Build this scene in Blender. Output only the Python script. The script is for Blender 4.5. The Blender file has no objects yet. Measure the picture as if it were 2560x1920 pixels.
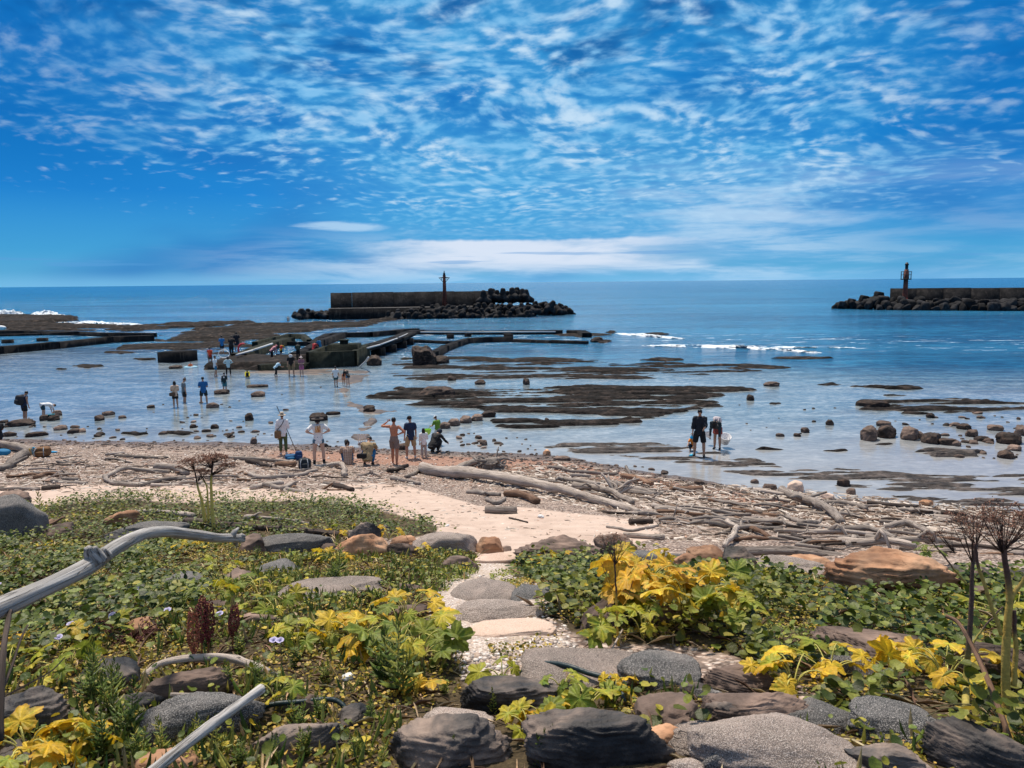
import bpy, math, random
import numpy as np
from mathutils import Vector, Matrix
R = math.radians
scene = bpy.context.scene
COL = scene.collection
rng = np.random.default_rng(7)
random.seed(7)

# ------------------------------------------------------------------ camera
CAM = np.array([0.0, 0.0, 6.4])
PITCH, ROLL, FPX = R(7.77), R(0.54), 1862.0
cd = bpy.data.cameras.new('camera'); cam = bpy.data.objects.new('camera', cd); COL.objects.link(cam)
cd.sensor_width = 36; cd.lens = 36 * FPX / 2560; cd.clip_start = 0.1; cd.clip_end = 60000
M_ = Matrix.Translation(CAM) @ Matrix.Rotation(R(90) - PITCH, 4, 'X') @ Matrix.Rotation(-ROLL, 4, 'Z')
cam.matrix_world = M_
cd.dof.use_dof = True; cd.dof.focus_distance = 22; cd.dof.aperture_fstop = 9
scene.camera = cam
CR = np.array(M_.to_3x3())

# ------------------------------------------------------------------ view, sun
scene.view_settings.view_transform = 'Standard'; scene.view_settings.look = 'None'
scene.view_settings.exposure = 0.10; scene.view_settings.gamma = 1.0
SUN_EL, SUN_AZ = R(64), R(-24)
sl = bpy.data.lights.new('sun', 'SUN'); sl.energy = 4.9; sl.angle = R(4.5); sl.color = (1, .89, .77)
so = bpy.data.objects.new('sun', sl); COL.objects.link(so)
sv = Vector((math.sin(SUN_AZ) * math.cos(SUN_EL), math.cos(SUN_AZ) * math.cos(SUN_EL), math.sin(SUN_EL)))
so.rotation_euler = sv.to_track_quat('Z', 'Y').to_euler(); so.location = (0, 0, 60)

# ------------------------------------------------------------------ node helper
class NT:
    def __init__(s, tree): s.t = tree; s.n = tree.nodes; s.l = tree.links
    def node(s, ty, **k):
        n = s.n.new(ty)
        for a, b in k.items(): setattr(n, a, b)
        return n
    def put(s, sock, v):
        if isinstance(v, bpy.types.NodeSocket): s.l.new(v, sock)
        elif v is not None:
            if sock.type == 'RGBA' and not isinstance(v, (int, float)) and len(v) == 3: v = (*v, 1)
            if sock.type == 'VECTOR' and isinstance(v, (int, float)): v = (v, v, v)
            sock.default_value = v
    def m(s, op, a, b=None, c=None, clamp=False):
        n = s.node('ShaderNodeMath', operation=op, use_clamp=clamp)
        s.put(n.inputs[0], a); s.put(n.inputs[1], b)
        if c is not None: s.put(n.inputs[2], c)
        return n.outputs[0]
    def vm(s, op, a, b=None):
        n = s.node('ShaderNodeVectorMath', operation=op); s.put(n.inputs[0], a); s.put(n.inputs[1], b); return n.outputs[0]
    def mix(s, f, a, b, mode='MIX'):
        n = s.node('ShaderNodeMix', data_type='RGBA', blend_type=mode); n.clamp_factor = True
        s.put(n.inputs[0], f); s.put(n.inputs[6], a); s.put(n.inputs[7], b); return n.outputs[2]
    def noise(s, vec, sc, det=3, rough=.5, dist=0, out=0):
        n = s.node('ShaderNodeTexNoise'); s.put(n.inputs['Vector'], vec); s.put(n.inputs['Scale'], sc)
        s.put(n.inputs['Detail'], det); s.put(n.inputs['Roughness'], rough); s.put(n.inputs['Distortion'], dist); return n.outputs[out]
    def vor(s, vec, sc, feature='F1', out='Distance', rnd=1.0):
        n = s.node('ShaderNodeTexVoronoi', feature=feature); s.put(n.inputs['Vector'], vec); s.put(n.inputs['Scale'], sc)
        s.put(n.inputs['Randomness'], rnd); return n.outputs[out]
    def ss(s, v, a, b, lo=0., hi=1.):
        n = s.node('ShaderNodeMapRange', interpolation_type='SMOOTHSTEP'); s.put(n.inputs[0], v)
        s.put(n.inputs[1], a); s.put(n.inputs[2], b); s.put(n.inputs[3], lo); s.put(n.inputs[4], hi); return n.outputs[0]
    def lin(s, v, a, b, lo=0., hi=1.):
        n = s.node('ShaderNodeMapRange'); s.put(n.inputs[0], v)
        s.put(n.inputs[1], a); s.put(n.inputs[2], b); s.put(n.inputs[3], lo); s.put(n.inputs[4], hi); return n.outputs[0]
    def scale(s, vec, x, y, z):
        n = s.node('ShaderNodeMapping'); s.put(n.inputs[0], vec); n.inputs['Scale'].default_value = (x, y, z); return n.outputs[0]
    def ramp(s, f, stops, interp='LINEAR'):
        n = s.node('ShaderNodeValToRGB'); s.put(n.inputs[0], f); e = n.color_ramp.elements; n.color_ramp.interpolation = interp
        while len(e) < len(stops): e.new(.5)
        for i, (p, c) in enumerate(stops):
            e[i].position = p; e[i].color = (*c, 1)
        return n.outputs[0]
    def sep(s, v):
        n = s.node('ShaderNodeSeparateXYZ'); s.put(n.inputs[0], v); return n.outputs
    def comb(s, x, y, z):
        n = s.node('ShaderNodeCombineXYZ'); s.put(n.inputs[0], x); s.put(n.inputs[1], y); s.put(n.inputs[2], z); return n.outputs[0]
    def bump(s, h, dist=.02, strength=1., nrm=None):
        n = s.node('ShaderNodeBump'); s.put(n.inputs['Height'], h); s.put(n.inputs['Distance'], dist)
        s.put(n.inputs['Strength'], strength)
        if nrm is not None: s.put(n.inputs['Normal'], nrm)
        return n.outputs[0]
    def attr(s, name, out='Color'):
        n = s.node('ShaderNodeAttribute', attribute_name=name); return n.outputs[out]

def material(name, fn, rough=.8, spec=.3):
    m = bpy.data.materials.new(name); m.use_nodes = True
    t = NT(m.node_tree); b = m.node_tree.nodes['Principled BSDF']
    b.inputs['Roughness'].default_value = rough; b.inputs['Specular IOR Level'].default_value = spec
    r = fn(t, b)
    for k, v in (r or {}).items(): t.put(b.inputs[k], v)
    return m

# ------------------------------------------------------------------ sky
# direction -> azimuth a (radians from +Y, positive to +X) and elevation e
w = bpy.data.worlds.new('World'); scene.world = w; w.use_nodes = True
t = NT(w.node_tree); bg = w.node_tree.nodes['Background']
D = t.node('ShaderNodeTexCoord').outputs['Generated']
dx, dy, dz = t.sep(D)
nish = t.node('ShaderNodeTexSky', sky_type='NISHITA'); nish.sun_disc = False; nish.sun_elevation = SUN_EL; nish.sun_rotation = SUN_AZ
nish.air_density = 1.2; nish.dust_density = .3; nish.ozone_density = 3
az = t.m('ARCTAN2', dx, dy)
el = t.m('ARCSINE', dz)
eld = t.m('MULTIPLY', el, 57.2958); azd = t.m('MULTIPLY', az, 57.2958)
# large slow variation of the air colour
big = t.noise(t.comb(t.m('MULTIPLY', az, 1.6), t.m('MULTIPLY', el, 4.5), 3.1), 1.6, 3, .5)
base = t.ramp(t.lin(eld, 0, 40), [(0, (.10, .40, .66)), (.06, (.035, .32, .64)), (.16, (.002, .215, .62)), (.35, (.001, .20, .57)), (.5, (.003, .17, .48)), (1, (.03, .16, .38))])
base = t.mix(t.ss(big, .42, .66, 0, .75), base, (.002, .15, .50))
ns = t.vm('MULTIPLY', nish.outputs[0], (.10, .10, .10))
base = t.mix(.03, base, ns)
# altocumulus on a high plane
inv = t.m('DIVIDE', 1.0, t.m('ADD', t.m('MAXIMUM', dz, 0.0), .19))
P = t.comb(t.m('MULTIPLY', dx, inv), t.m('MULTIPLY', dy, inv), 0.0)
wv = t.noise(P, 1.3, 2, .5, 0, 1)
P2 = t.vm('ADD', P, t.vm('MULTIPLY', wv, (.35, .35, 0)))
rot = t.node('ShaderNodeMapping'); t.put(rot.inputs[0], P2); rot.inputs['Rotation'].default_value = (0, 0, R(14)); rot.inputs['Scale'].default_value = (1.1, 1.15, 1)
PR = rot.outputs[0]
puff = t.noise(PR, 14.0, 4.0, .52, .1)
puff2 = t.m('SUBTRACT', 1.0, t.vor(t.vm('ADD', PR, t.vm('MULTIPLY', t.noise(PR, 9, 2, .5, 0, 1), (.10, .10, 0))), 18, 'SMOOTH_F1'))
pf = t.m('ADD', t.m('MULTIPLY', puff, .72), t.m('MULTIPLY', puff2, .28))
dens = t.noise(P, 1.15, 4, .55)
fan = t.ss(t.m('ABSOLUTE', t.m('SUBTRACT', azd, 1.0)), 8, 36, 1.0, 0.0)
upl = t.ss(t.m('ADD', eld, t.m('MULTIPLY', fan, 1.5)), 3.5, 8.5)
# the darker clear wedge low on one side
wedge = t.m('MULTIPLY', t.ss(azd, -14, -2, 1., 0.), t.ss(eld, 5.0, 10.5, 1., 0.))
cov = t.m('ADD', t.m('MULTIPLY', t.m('ADD', t.m('MULTIPLY', dens, .5), t.m('MULTIPLY', t.noise(P, 3.4, 3, .6), .5)), .80), t.m('ADD', t.m('MULTIPLY', fan, .10), t.ss(eld, 6, 12, 0, .02)))
cov = t.m('SUBTRACT', cov, t.m('MULTIPLY', wedge, .20))
thr = t.m('SUBTRACT', .815, t.m('MULTIPLY', cov, .72))
white = t.ss(t.m('SUBTRACT', pf, thr), -.02, .27)
white = t.m('MULTIPLY', white, upl)
veil = t.m('MULTIPLY', t.ss(t.m('ADD', cov, t.m('MULTIPLY', t.m('SUBTRACT', pf, .5), .45)), .36, .62), t.m('MULTIPLY', upl, .85))
shade = t.noise(PR, 4.0, 3, .5)
c1 = t.mix(veil, base, (.07, .37, .70))
milk = t.m('MULTIPLY', t.ss(t.m('ABSOLUTE', t.m('SUBTRACT', azd, 4)), 24, 7), t.m('MULTIPLY', t.ss(eld, 2.2, 4.6), t.ss(eld, 13.5, 7.5)))
c1 = t.mix(t.m('MULTIPLY', milk, t.lin(pf, .3, .7, .35, .85)), c1, (.10, .41, .72))
c1 = t.mix(t.m('MULTIPLY', white, .82), c1, t.mix(t.ss(shade, .38, .66), (.24, .53, .82), (.60, .76, .90)))
c1 = t.mix(t.m('MULTIPLY', t.m('MULTIPLY', t.ss(t.m('ABSOLUTE', t.m('SUBTRACT', azd, 2)), 17, 34), t.ss(eld, 4, 10)), .55), c1, (.002, .125, .45))
# dark blue ragged patches high up
dk = t.m('MULTIPLY', t.ss(t.noise(PR, 2.6, 4, .6), .50, .66), t.ss(eld, 11, 18))
c1 = t.mix(t.m('MULTIPLY', dk, t.m('SUBTRACT', .75, t.m('MULTIPLY', white, .6))), c1, (.004, .075, .30))
# low veil and bright bank near the horizon
S = t.comb(t.m('MULTIPLY', az, 2.2), t.m('MULTIPLY', el, 17), 0.0)
wisp = t.noise(S, 2.3, 6, .6, .3)
lowv = t.m('MULTIPLY', t.ss(azd, -27, -8), t.ss(eld, 4.6, 1.6))
rightv = t.m('MULTIPLY', t.ss(azd, 0, 16), t.m('MULTIPLY', t.ss(eld, 9.5, 5.6), t.ss(eld, .4, 2.0)))
lv = t.m('MAXIMUM', t.m('MULTIPLY', lowv, t.ss(wisp, .36, .56)), t.m('MULTIPLY', rightv, t.ss(wisp, .34, .54, .25, .9)))
lv = t.m('MULTIPLY', lv, t.ss(t.m('ABSOLUTE', t.m('SUBTRACT', azd, 31)), 3, 12, .35, 1.))
c2 = t.mix(t.m('MULTIPLY', lv, .8), c1, t.mix(t.ss(wisp, .42, .64), (.20, .46, .75), (.50, .68, .86)))
# the bank with a sharp upper edge and flat base
edge = t.m('SUBTRACT', t.m('ADD', 2.75, t.m('MULTIPLY', t.noise(t.comb(t.m('MULTIPLY', az, 9), 0.0, 0.0), 1.0, 4, .6), 1.1)), eld)
bank = t.m('MULTIPLY', t.ss(edge, 0., .28), t.m('MULTIPLY', t.ss(azd, -14, -4), t.ss(azd, 18, 6)))
bank = t.m('MULTIPLY', bank, t.ss(eld, .35, 1.7))
c3 = t.mix(t.m('MULTIPLY', bank, t.ss(wisp, .30, .52, .45, .95)), c2, (.66, .74, .87))
streak = t.m('MULTIPLY', t.m('MULTIPLY', t.ss(t.noise(t.comb(t.m('MULTIPLY', az, 5), t.m('MULTIPLY', el, 90), 2.0), 1.3, 3, .5), .58, .68), t.ss(eld, .8, 1.4)), t.ss(eld, 3.2, 2.2))
c3 = t.mix(t.m('MULTIPLY', streak, .5), c3, (.10, .33, .66))
# small separate cloud
sc_ = t.m('ADD', t.m('POWER', t.m('DIVIDE', t.m('ADD', azd, 12.6), 3.6), 2.0), t.m('POWER', t.m('DIVIDE', t.m('SUBTRACT', eld, 4.15), .42), 2.0))
c3 = t.mix(t.m('MULTIPLY', t.ss(t.m('ADD', sc_, t.m('MULTIPLY', t.m('SUBTRACT', wisp, .5), 5)), 1.3, .3), .7), c3, (.48, .68, .87))
c3 = t.mix(t.ss(eld, 1.1, .0, 0, .55), c3, (.20, .50, .80))
over = t.mix(t.ss(t.noise(P, 1.7, 4, .6), .35, .6), (.14, .31, .52), (.66, .66, .66))   # whiter cloud added above the view to lift and neutralise the fill light
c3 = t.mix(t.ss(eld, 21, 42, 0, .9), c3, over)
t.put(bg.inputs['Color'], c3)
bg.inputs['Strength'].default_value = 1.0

# ------------------------------------------------------------------ numpy noise
def _hash(ix, iy, seed):
    h = (ix.astype(np.int64) * 374761393 + iy.astype(np.int64) * 668265263 + seed * 1442695041) & 0xffffffff
    h = ((h ^ (h >> 13)) * 1274126177) & 0xffffffff
    return ((h ^ (h >> 16)) & 0xffff) / 65535.0
def vnoise(x, y, seed=0):
    x = np.asarray(x, float); y = np.asarray(y, float)
    ix, iy = np.floor(x), np.floor(y); fx, fy = x - ix, y - iy
    fx = fx * fx * (3 - 2 * fx); fy = fy * fy * (3 - 2 * fy)
    a = _hash(ix, iy, seed); b = _hash(ix + 1, iy, seed); c = _hash(ix, iy + 1, seed); d = _hash(ix + 1, iy + 1, seed)
    return (a * (1 - fx) + b * fx) * (1 - fy) + (c * (1 - fx) + d * fx) * fy
def fbm(x, y, seed=0, o=4, g=.5):
    s = 0; a = 1; n = 0
    for i in range(o):
        s = s + a * vnoise(np.asarray(x) * 2 ** i + 17.3 * i, np.asarray(y) * 2 ** i - 9.1 * i, seed + i); n += a; a *= g
    return s / n
def sstep(x, a, b):
    t_ = np.clip((np.asarray(x, float) - a) / (b - a), 0, 1); return t_ * t_ * (3 - 2 * t_)

# ------------------------------------------------------------------ photo <-> world
K = 2560 / 2212.0
def rays(dxs, dys):
    px, py = np.asarray(dxs, float) * K, np.asarray(dys, float) * K
    v = np.stack([px - 1280, -(py - 960), np.full_like(px, -FPX)], -1)
    v = v / np.linalg.norm(v, axis=-1, keepdims=True)
    return v @ CR.T
def proj(pts):
    v = (np.asarray(pts, float) - CAM) @ CR
    z = -v[..., 2]
    return np.stack([(v[..., 0] / z * FPX + 1280) / K, (-v[..., 1] / z * FPX + 960) / K], -1), z
def at_z(x, y, z=0.0):
    r = rays(x, y); k = (z - CAM[2]) / r[..., 2]; return CAM + r * k[..., None] if np.ndim(k) else CAM + r * k
_sh = np.array([at_z(a, b) for a, b in [(-200, 948), (0, 948), (250, 953), (500, 955), (700, 962), (900, 972), (1180, 982), (1250, 992), (1400, 1018), (1600, 1052), (1800, 1078), (2000, 1096), (2212, 1108), (2500, 1125)]])
def shore(x): 
    # shoreline y for a world x (piecewise on the bearing x/y, solved once)
    return np.interp(x, _sh[:, 0], _sh[:, 1])
_pu = [-5, 0, 2.6, 4.6, 7, 9.5, 12, 14, 17, 20, 22, 25.6, 28, 29.2, 31, 36, 60, 400]
_pz = [5.0, 4.82, 4.52, 4.1, 3.45, 2.78, 2.15, 1.82, 1.35, .88, .62, .22, .07, 0, -.12, -.3, -.6, -2]
def terr(x, y):
    x = np.asarray(x, float); y = np.asarray(y, float)
    s = shore(x)
    u = y + (29.2 - s) * sstep(y / s, .38, 1.0)
    z = np.interp(u, _pu, _pz)
    near = 1 - sstep(y, 9, 15)
    z = z + (fbm(x * .7, y * .7, 3) - .5) * .30 * near + (fbm(x * .35, y * .35, 11) - .5) * .22 * (1 - near) * sstep(z, .02, .4) * (1 - sstep(y, 30, 40)) \
          + (fbm(x * 2.2, y * 2.2, 5) - .5) * .05
    return z
def on(x, y, lift=0.0):
    """world point where the view ray through photo point (x, y) meets the beach (or the water)"""
    r = rays(x, y); ts = np.concatenate([np.arange(1.5, 40, .04), np.arange(40, 400, .5)])
    p = CAM + r * ts[:, None]
    g = np.maximum(terr(p[:, 0], p[:, 1]), 0.0) + lift
    i = np.argmax(p[:, 2] < g)
    a, b = p[i - 1], p[i]; ga, gb = g[i - 1], g[i]
    k = (a[2] - ga) / max(1e-9, (a[2] - ga) - (b[2] - gb))
    return a + (b - a) * k
def inpoly(pts, poly):
    x, y = pts[..., 0], pts[..., 1]; ins = np.zeros(x.shape, bool); n = len(poly)
    for i in range(n):
        x0, y0 = poly[i]; x1, y1 = poly[(i + 1) % n]
        c = ((y0 > y) != (y1 > y)) & (x < (x1 - x0) * (y - y0) / (y1 - y0 + 1e-12) + x0); ins ^= c
    return ins
def polydist(pts, poly):
    d = np.full(pts.shape[:-1], 1e9); n = len(poly)
    for i in range(n):
        a = np.array(poly[i], float)[:2]; b = np.array(poly[(i + 1) % n], float)[:2]; ab = b - a
        k = np.clip(((pts - a) @ ab) / (ab @ ab + 1e-12), 0, 1)
        d = np.minimum(d, np.linalg.norm(pts - a - k[..., None] * ab, axis=-1))
    return np.where(inpoly(pts, poly), d, -d)

# ------------------------------------------------------------------ mesh builder
class MB:
    def __init__(s): s.V = []; s.F = []; s.n = 0; s.A = {}
    def add(s, V, F, **attrs):
        V = np.asarray(V, float); s.V.append(V)
        for f in (F if isinstance(F, list) else [F]):
            f = np.asarray(f, np.int64)
            if f.size: s.F.append(f + s.n)
        for k, a in attrs.items():
            a = np.asarray(a, float)
            if a.ndim == 1: a = np.tile(a, (len(V), 1))
            s.A.setdefault(k, {})[s.n] = a
        s.n += len(V); return s
    def mesh(s, name, mats=(), smooth=True):
        V = np.concatenate(s.V); me = bpy.data.meshes.new(name)
        loops = np.concatenate([f.reshape(-1) for f in s.F]); sizes = np.concatenate([np.full(len(f), f.shape[1]) for f in s.F])
        starts = np.concatenate([[0], np.cumsum(sizes)[:-1]])
        me.vertices.add(len(V)); me.vertices.foreach_set('co', V.astype(np.float32).ravel())
        me.loops.add(len(loops)); me.loops.foreach_set('vertex_index', loops.astype(np.int32))
        me.polygons.add(len(sizes)); me.polygons.foreach_set('loop_start', starts.astype(np.int32))
        try: me.polygons.foreach_set('loop_total', sizes.astype(np.int32))
        except Exception: pass
        for k, d in s.A.items():
            dim = next(iter(d.values())).shape[1]; arr = np.zeros((len(V), dim))
            for st, a in d.items(): arr[st:st + len(a)] = a
            if dim == 3: at = me.attributes.new(k, 'FLOAT_VECTOR', 'POINT'); at.data.foreach_set('vector', arr.astype(np.float32).ravel())
            else: at = me.attributes.new(k, 'FLOAT_COLOR', 'POINT'); at.data.foreach_set('color', arr.astype(np.float32).ravel())
        me.update(calc_edges=True); me.validate()
        if smooth: me.polygons.foreach_set('use_smooth', np.ones(len(me.polygons), bool))
        for m in (mats if isinstance(mats, (list, tuple)) else [mats]): me.materials.append(m)
        return me
def link(name, me, parent=None, loc=None, rot=None, sc=None, label=None, cat=None, group=None, kind=None):
    o = bpy.data.objects.new(name, me); COL.objects.link(o)
    if parent: o.parent = parent
    if loc is not None: o.location = tuple(float(v) for v in loc)
    if rot is not None: o.rotation_euler = rot
    if sc is not None: o.scale = sc if hasattr(sc, '__len__') else (sc, sc, sc)
    if label: o['label'] = label
    if cat: o['category'] = cat
    if group: o['group'] = group
    if kind: o['kind'] = kind
    return o
def empty(name, loc, rz=0.0, **k): return link(name, None, loc=loc, rot=(0, 0, rz), **k)

def grid_faces(nr, nc, closed=False):
    i = np.arange(nr - 1)[:, None]; j = np.arange(nc if closed else nc - 1)[None, :]; j2 = (j + 1) % nc
    return np.stack([i * nc + j, i * nc + j2, (i + 1) * nc + j2, (i + 1) * nc + j], -1).reshape(-1, 4)
def tube(P, Rr, seg=10, lump=0.0, seed=0, flat=1.0, grain0=0.0, caps=True):
    """tapered tube along P; returns V, [faces], grain attribute (straightened coordinates)"""
    P = np.asarray(P, float); n = len(P); Rr = np.broadcast_to(np.asarray(Rr, float), (n,))
    T = np.gradient(P, axis=0); T /= np.linalg.norm(T, axis=1, keepdims=True) + 1e-12
    up = np.array([0, 0, 1.0]) if abs(T[0, 2]) < .9 else np.array([0, 1.0, 0])
    N = np.zeros_like(P); v = up - T[0] * (up @ T[0]); N[0] = v / np.linalg.norm(v)
    for i in range(1, n):
        v = N[i - 1] - T[i] * (N[i - 1] @ T[i]); N[i] = v / (np.linalg.norm(v) + 1e-12)
    B = np.cross(T, N); a = np.arange(seg) / seg * 2 * np.pi
    s = np.concatenate([[0], np.cumsum(np.linalg.norm(np.diff(P, axis=0), axis=1))])
    rr = Rr[:, None] * np.ones(seg)[None]
    if lump:
        rr = rr * (1 + lump * 2 * (fbm(np.cos(a)[None] * 1.6 + s[:, None] / (Rr.mean() * 5 + 1e-6) + seed * 7.7, np.sin(a)[None] * 1.6 + seed * 3.1, seed, 3) - .5)
                   + lump * .6 * (vnoise(a[None] * 2.5 + np.zeros((n, 1)), np.full((n, seg), seed * 1.7), seed + 5) - .5))
    V = P[:, None] + rr[..., None] * (np.cos(a)[None, :, None] * N[:, None] * flat + np.sin(a)[None, :, None] * B[:, None])
    G = np.stack([rr * np.cos(a)[None], rr * np.sin(a)[None], np.broadcast_to(s[:, None], rr.shape) + grain0], -1)
    V = V.reshape(-1, 3); G = G.reshape(-1, 3); F = [grid_faces(n, seg, True)]
    if caps:
        V = np.concatenate([V, P[:1] - T[:1] * Rr[0] * .15, P[-1:] + T[-1:] * Rr[-1] * .15]); G = np.concatenate([G, [[0, 0, s[0] + grain0]], [[0, 0, s[-1] + grain0]]])
        j = np.arange(seg); j2 = (j + 1) % seg; c0 = n * seg
        F.append(np.stack([np.full(seg, c0), j2, j], -1)); F.append(np.stack([np.full(seg, c0 + 1), (n - 1) * seg + j, (n - 1) * seg + j2], -1))
    return V, F, G
def curve(pts, n=20, wob=0.0, seed=0):
    """Catmull-Rom through pts resampled to n points"""
    p = np.asarray(pts, float); p = np.concatenate([2 * p[:1] - p[1:2], p, 2 * p[-1:] - p[-2:-1]])
    m = len(p) - 3; u = np.linspace(0, m - 1e-6, n); i = u.astype(int); f = (u - i)[:, None]
    a, b, c, d = p[i], p[i + 1], p[i + 2], p[i + 3]
    q = .5 * ((2 * b) + (-a + c) * f + (2 * a - 5 * b + 4 * c - d) * f ** 2 + (-a + 3 * b - 3 * c + d) * f ** 3)
    if wob:
        for k in range(q.shape[1]): q[:, k] += wob * 2 * (fbm(np.arange(n) * .35 + seed * 3.3, np.full(n, k * 5.1 + seed), seed, 3) - .5)
    return q
_ico = {}
def ico(sub):
    if sub not in _ico:
        import bmesh
        bm = bmesh.new(); bmesh.ops.create_icosphere(bm, subdivisions=sub, radius=1); bm.verts.ensure_lookup_table()
        _ico[sub] = (np.array([v.co[:] for v in bm.verts]), np.array([[v.index for v in f.verts] for f in bm.faces])); bm.free()
    return _ico[sub]
def n3(V, f, seed):
    return (fbm(V[:, 0] * f + seed * 1.3, V[:, 1] * f + V[:, 2] * f * .7, seed, 3) + fbm(V[:, 1] * f - seed, V[:, 2] * f - V[:, 0] * f * .6, seed + 9, 3)) / 2 - .5
def rock(sx, sy, sz, seed=0, sub=4, cuts=7, rough=.25, power=2.6, cutdepth=.78, strat=0.0):
    """stone of half-sizes sx, sy, sz: rounded block with a few broken faces"""
    V, F = ico(sub); V = V.copy(); r_ = np.random.default_rng(seed + 1000)
    k = (np.abs(V) ** power).sum(1) ** (-1 / power); V = V * k[:, None]
    for c in range(cuts):
        n = r_.normal(size=3); n[2] = abs(n[2]) * .8 + .05; n /= np.linalg.norm(n); d = cutdepth + r_.random() * .25
        e = V @ n - d; V = V - np.where(e > 0, e, 0)[:, None] * n * .93
    V = V * (1 + rough * n3(V, 1.7, seed)[:, None] + rough * .35 * n3(V, 5.5, seed + 3)[:, None] + rough * .10 * n3(V, 14, seed + 5)[:, None])
    if strat:      # bedding: small ledges across a tilted axis, and a ragged chipped skin
        ax = r_.normal(size=3) * [.25, .25, 0] + [0, 0, 1]; ax /= np.linalg.norm(ax); q = V @ ax * (5 + 4 * r_.random()) + fbm(V[:, 0] * 1.5, V[:, 1] * 1.5, seed, 3) * 2.5
        led = q - np.floor(q); V = V * (1 + strat * ((np.where(led < .75, led / .75, (1 - led) / .25) - .5) * .7 + np.abs(n3(V, 3.2, seed + 21))* -1.6 + .12)[:, None])
    return V * np.array([sx, sy, sz]), F
def box(x0, x1, y0, y1, z0, z1):
    V = np.array([(x, y, z) for z in (z0, z1) for y in (y0, y1) for x in (x0, x1)], float)
    return V, np.array([[0, 2, 3, 1], [4, 5, 7, 6], [0, 1, 5, 4], [2, 6, 7, 3], [0, 4, 6, 2], [1, 3, 7, 5]])
def ellipsoid(c, r, sub=3):
    V, F = ico(sub); return V * np.array(r) + np.array(c), F
def rotz(V, a):
    c, s = math.cos(a), math.sin(a); return np.asarray(V) @ np.array([[c, s, 0], [-s, c, 0], [0, 0, 1]])
# ------------------------------------------------------------------ materials
OBJ = lambda t: t.node('ShaderNodeTexCoord').outputs['Object']
GEO = lambda t: t.node('ShaderNodeNewGeometry').outputs['Position']
RND = lambda t: t.node('ShaderNodeObjectInfo').outputs['Random']
def rock_mat(name, cols, speck=None, sc=6., bumpd=.02, rough=.8, spec=.3, vary=.35, crack=True, strat=0., patch=None):
    def fn(t, b):
        g = t.vm('ADD', GEO(t), 0.0)
        n = t.noise(g, sc, 6, .62, .4); c = t.ramp(n, cols)
        if strat:
            st = t.noise(t.scale(g, 1.2, 1.2, 16), strat, 4, .6, .6)
            c = t.mix(t.ss(st, .40, .62, .0, .55), c, cols[0][1])
        if patch: c = t.mix(t.ss(t.noise(g, sc * .35, 5, .65, .8), .50, .60, 0, patch[1]), c, patch[0])
        h = t.m('ADD', n, t.m('MULTIPLY', t.noise(g, sc * 5, 5, .6), .45))
        if crack:
            v = t.noise(t.scale(g, 1, 1, 3), sc * .8, 3, .5, 1.5); cr = t.ss(t.m('ABSOLUTE', t.m('SUBTRACT', v, .5)), 0, .018, 1, 0)
            cr = t.m('MULTIPLY', cr, t.ss(t.noise(g, sc * .6, 2), .5, .62)); c = t.mix(t.m('MULTIPLY', cr, .5), c, tuple(x * .35 for x in cols[0][1])); h = t.m('SUBTRACT', h, t.m('MULTIPLY', cr, .35))
        if speck:
            s1 = t.noise(g, speck[0], 2, .7); c = t.mix(t.ss(s1, .52, .60), c, speck[1]); s2 = t.noise(t.vm('ADD', g, 9.), speck[0] * .8, 2, .7)
            c = t.mix(t.ss(s2, .54, .62, 0, .85), c, speck[2]); h = t.m('ADD', h, t.m('MULTIPLY', s1, .35))
        r = RND(t); v2 = t.lin(r, 0, 1, 1 - vary, 1 + vary)
        c = t.mix(1., c, t.comb(v2, v2, v2), 'MULTIPLY')
        return {'Base Color': c, 'Normal': t.bump(h, bumpd), 'Roughness': t.lin(n, .3, .7, rough - .12, min(1, rough + .1))}
    return material(name, fn, rough, spec)
M = {}
M['dark_rock'] = rock_mat('dark_rock', [(.28, (.012, .013, .015)), (.42, (.042, .040, .040)), (.52, (.12, .10, .088)), (.66, (.32, .24, .19))], sc=3.2, bumpd=.03, rough=.72, spec=.3, strat=1.0, crack=False)
M['speck_rock'] = rock_mat('speckled_rock', [(.3, (.18, .145, .12)), (.5, (.30, .24, .205)), (.7, (.42, .33, .28))], speck=(230., (.60, .52, .46), (.07, .065, .06)), sc=3.5, bumpd=.02, rough=.9, vary=.2, crack=True, patch=((.11, .09, .08), .5))
M['dark_speck'] = rock_mat('dark_speckled_rock', [(.3, (.035, .037, .038)), (.5, (.10, .098, .095)), (.7, (.19, .17, .155))], speck=(190., (.34, .32, .30), (.018, .018, .02)), sc=4., bumpd=.02, rough=.85, vary=.25, crack=False)
M['orange_rock'] = rock_mat('sandstone_rock', [(.25, (.15, .07, .038)), (.45, (.42, .22, .12)), (.6, (.58, .35, .21)), (.78, (.68, .46, .31))], sc=2.6, bumpd=.016, rough=.85, strat=.8, patch=((.09, .055, .04), .45))
M['brown_rock'] = rock_mat('brown_rock', [(.28, (.05, .036, .03)), (.48, (.155, .11, .088)), (.64, (.27, .19, .15)), (.8, (.40, .30, .245))], sc=3.4, bumpd=.022, rough=.85, strat=.8)
M['pale_rock'] = rock_mat('pale_rock', [(.25, (.42, .27, .19)), (.5, (.66, .47, .36)), (.75, (.74, .58, .47))], speck=(200., (.70, .58, .49), (.42, .31, .25)), sc=2., bumpd=.008, rough=.9, vary=.1, crack=False)
M['wet_rock'] = rock_mat('wet_rock', [(.3, (.014, .012, .011)), (.5, (.05, .036, .03)), (.68, (.13, .085, .062)), (.85, (.22, .15, .11))], sc=4., bumpd=.02, rough=.8, spec=.2)
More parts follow.
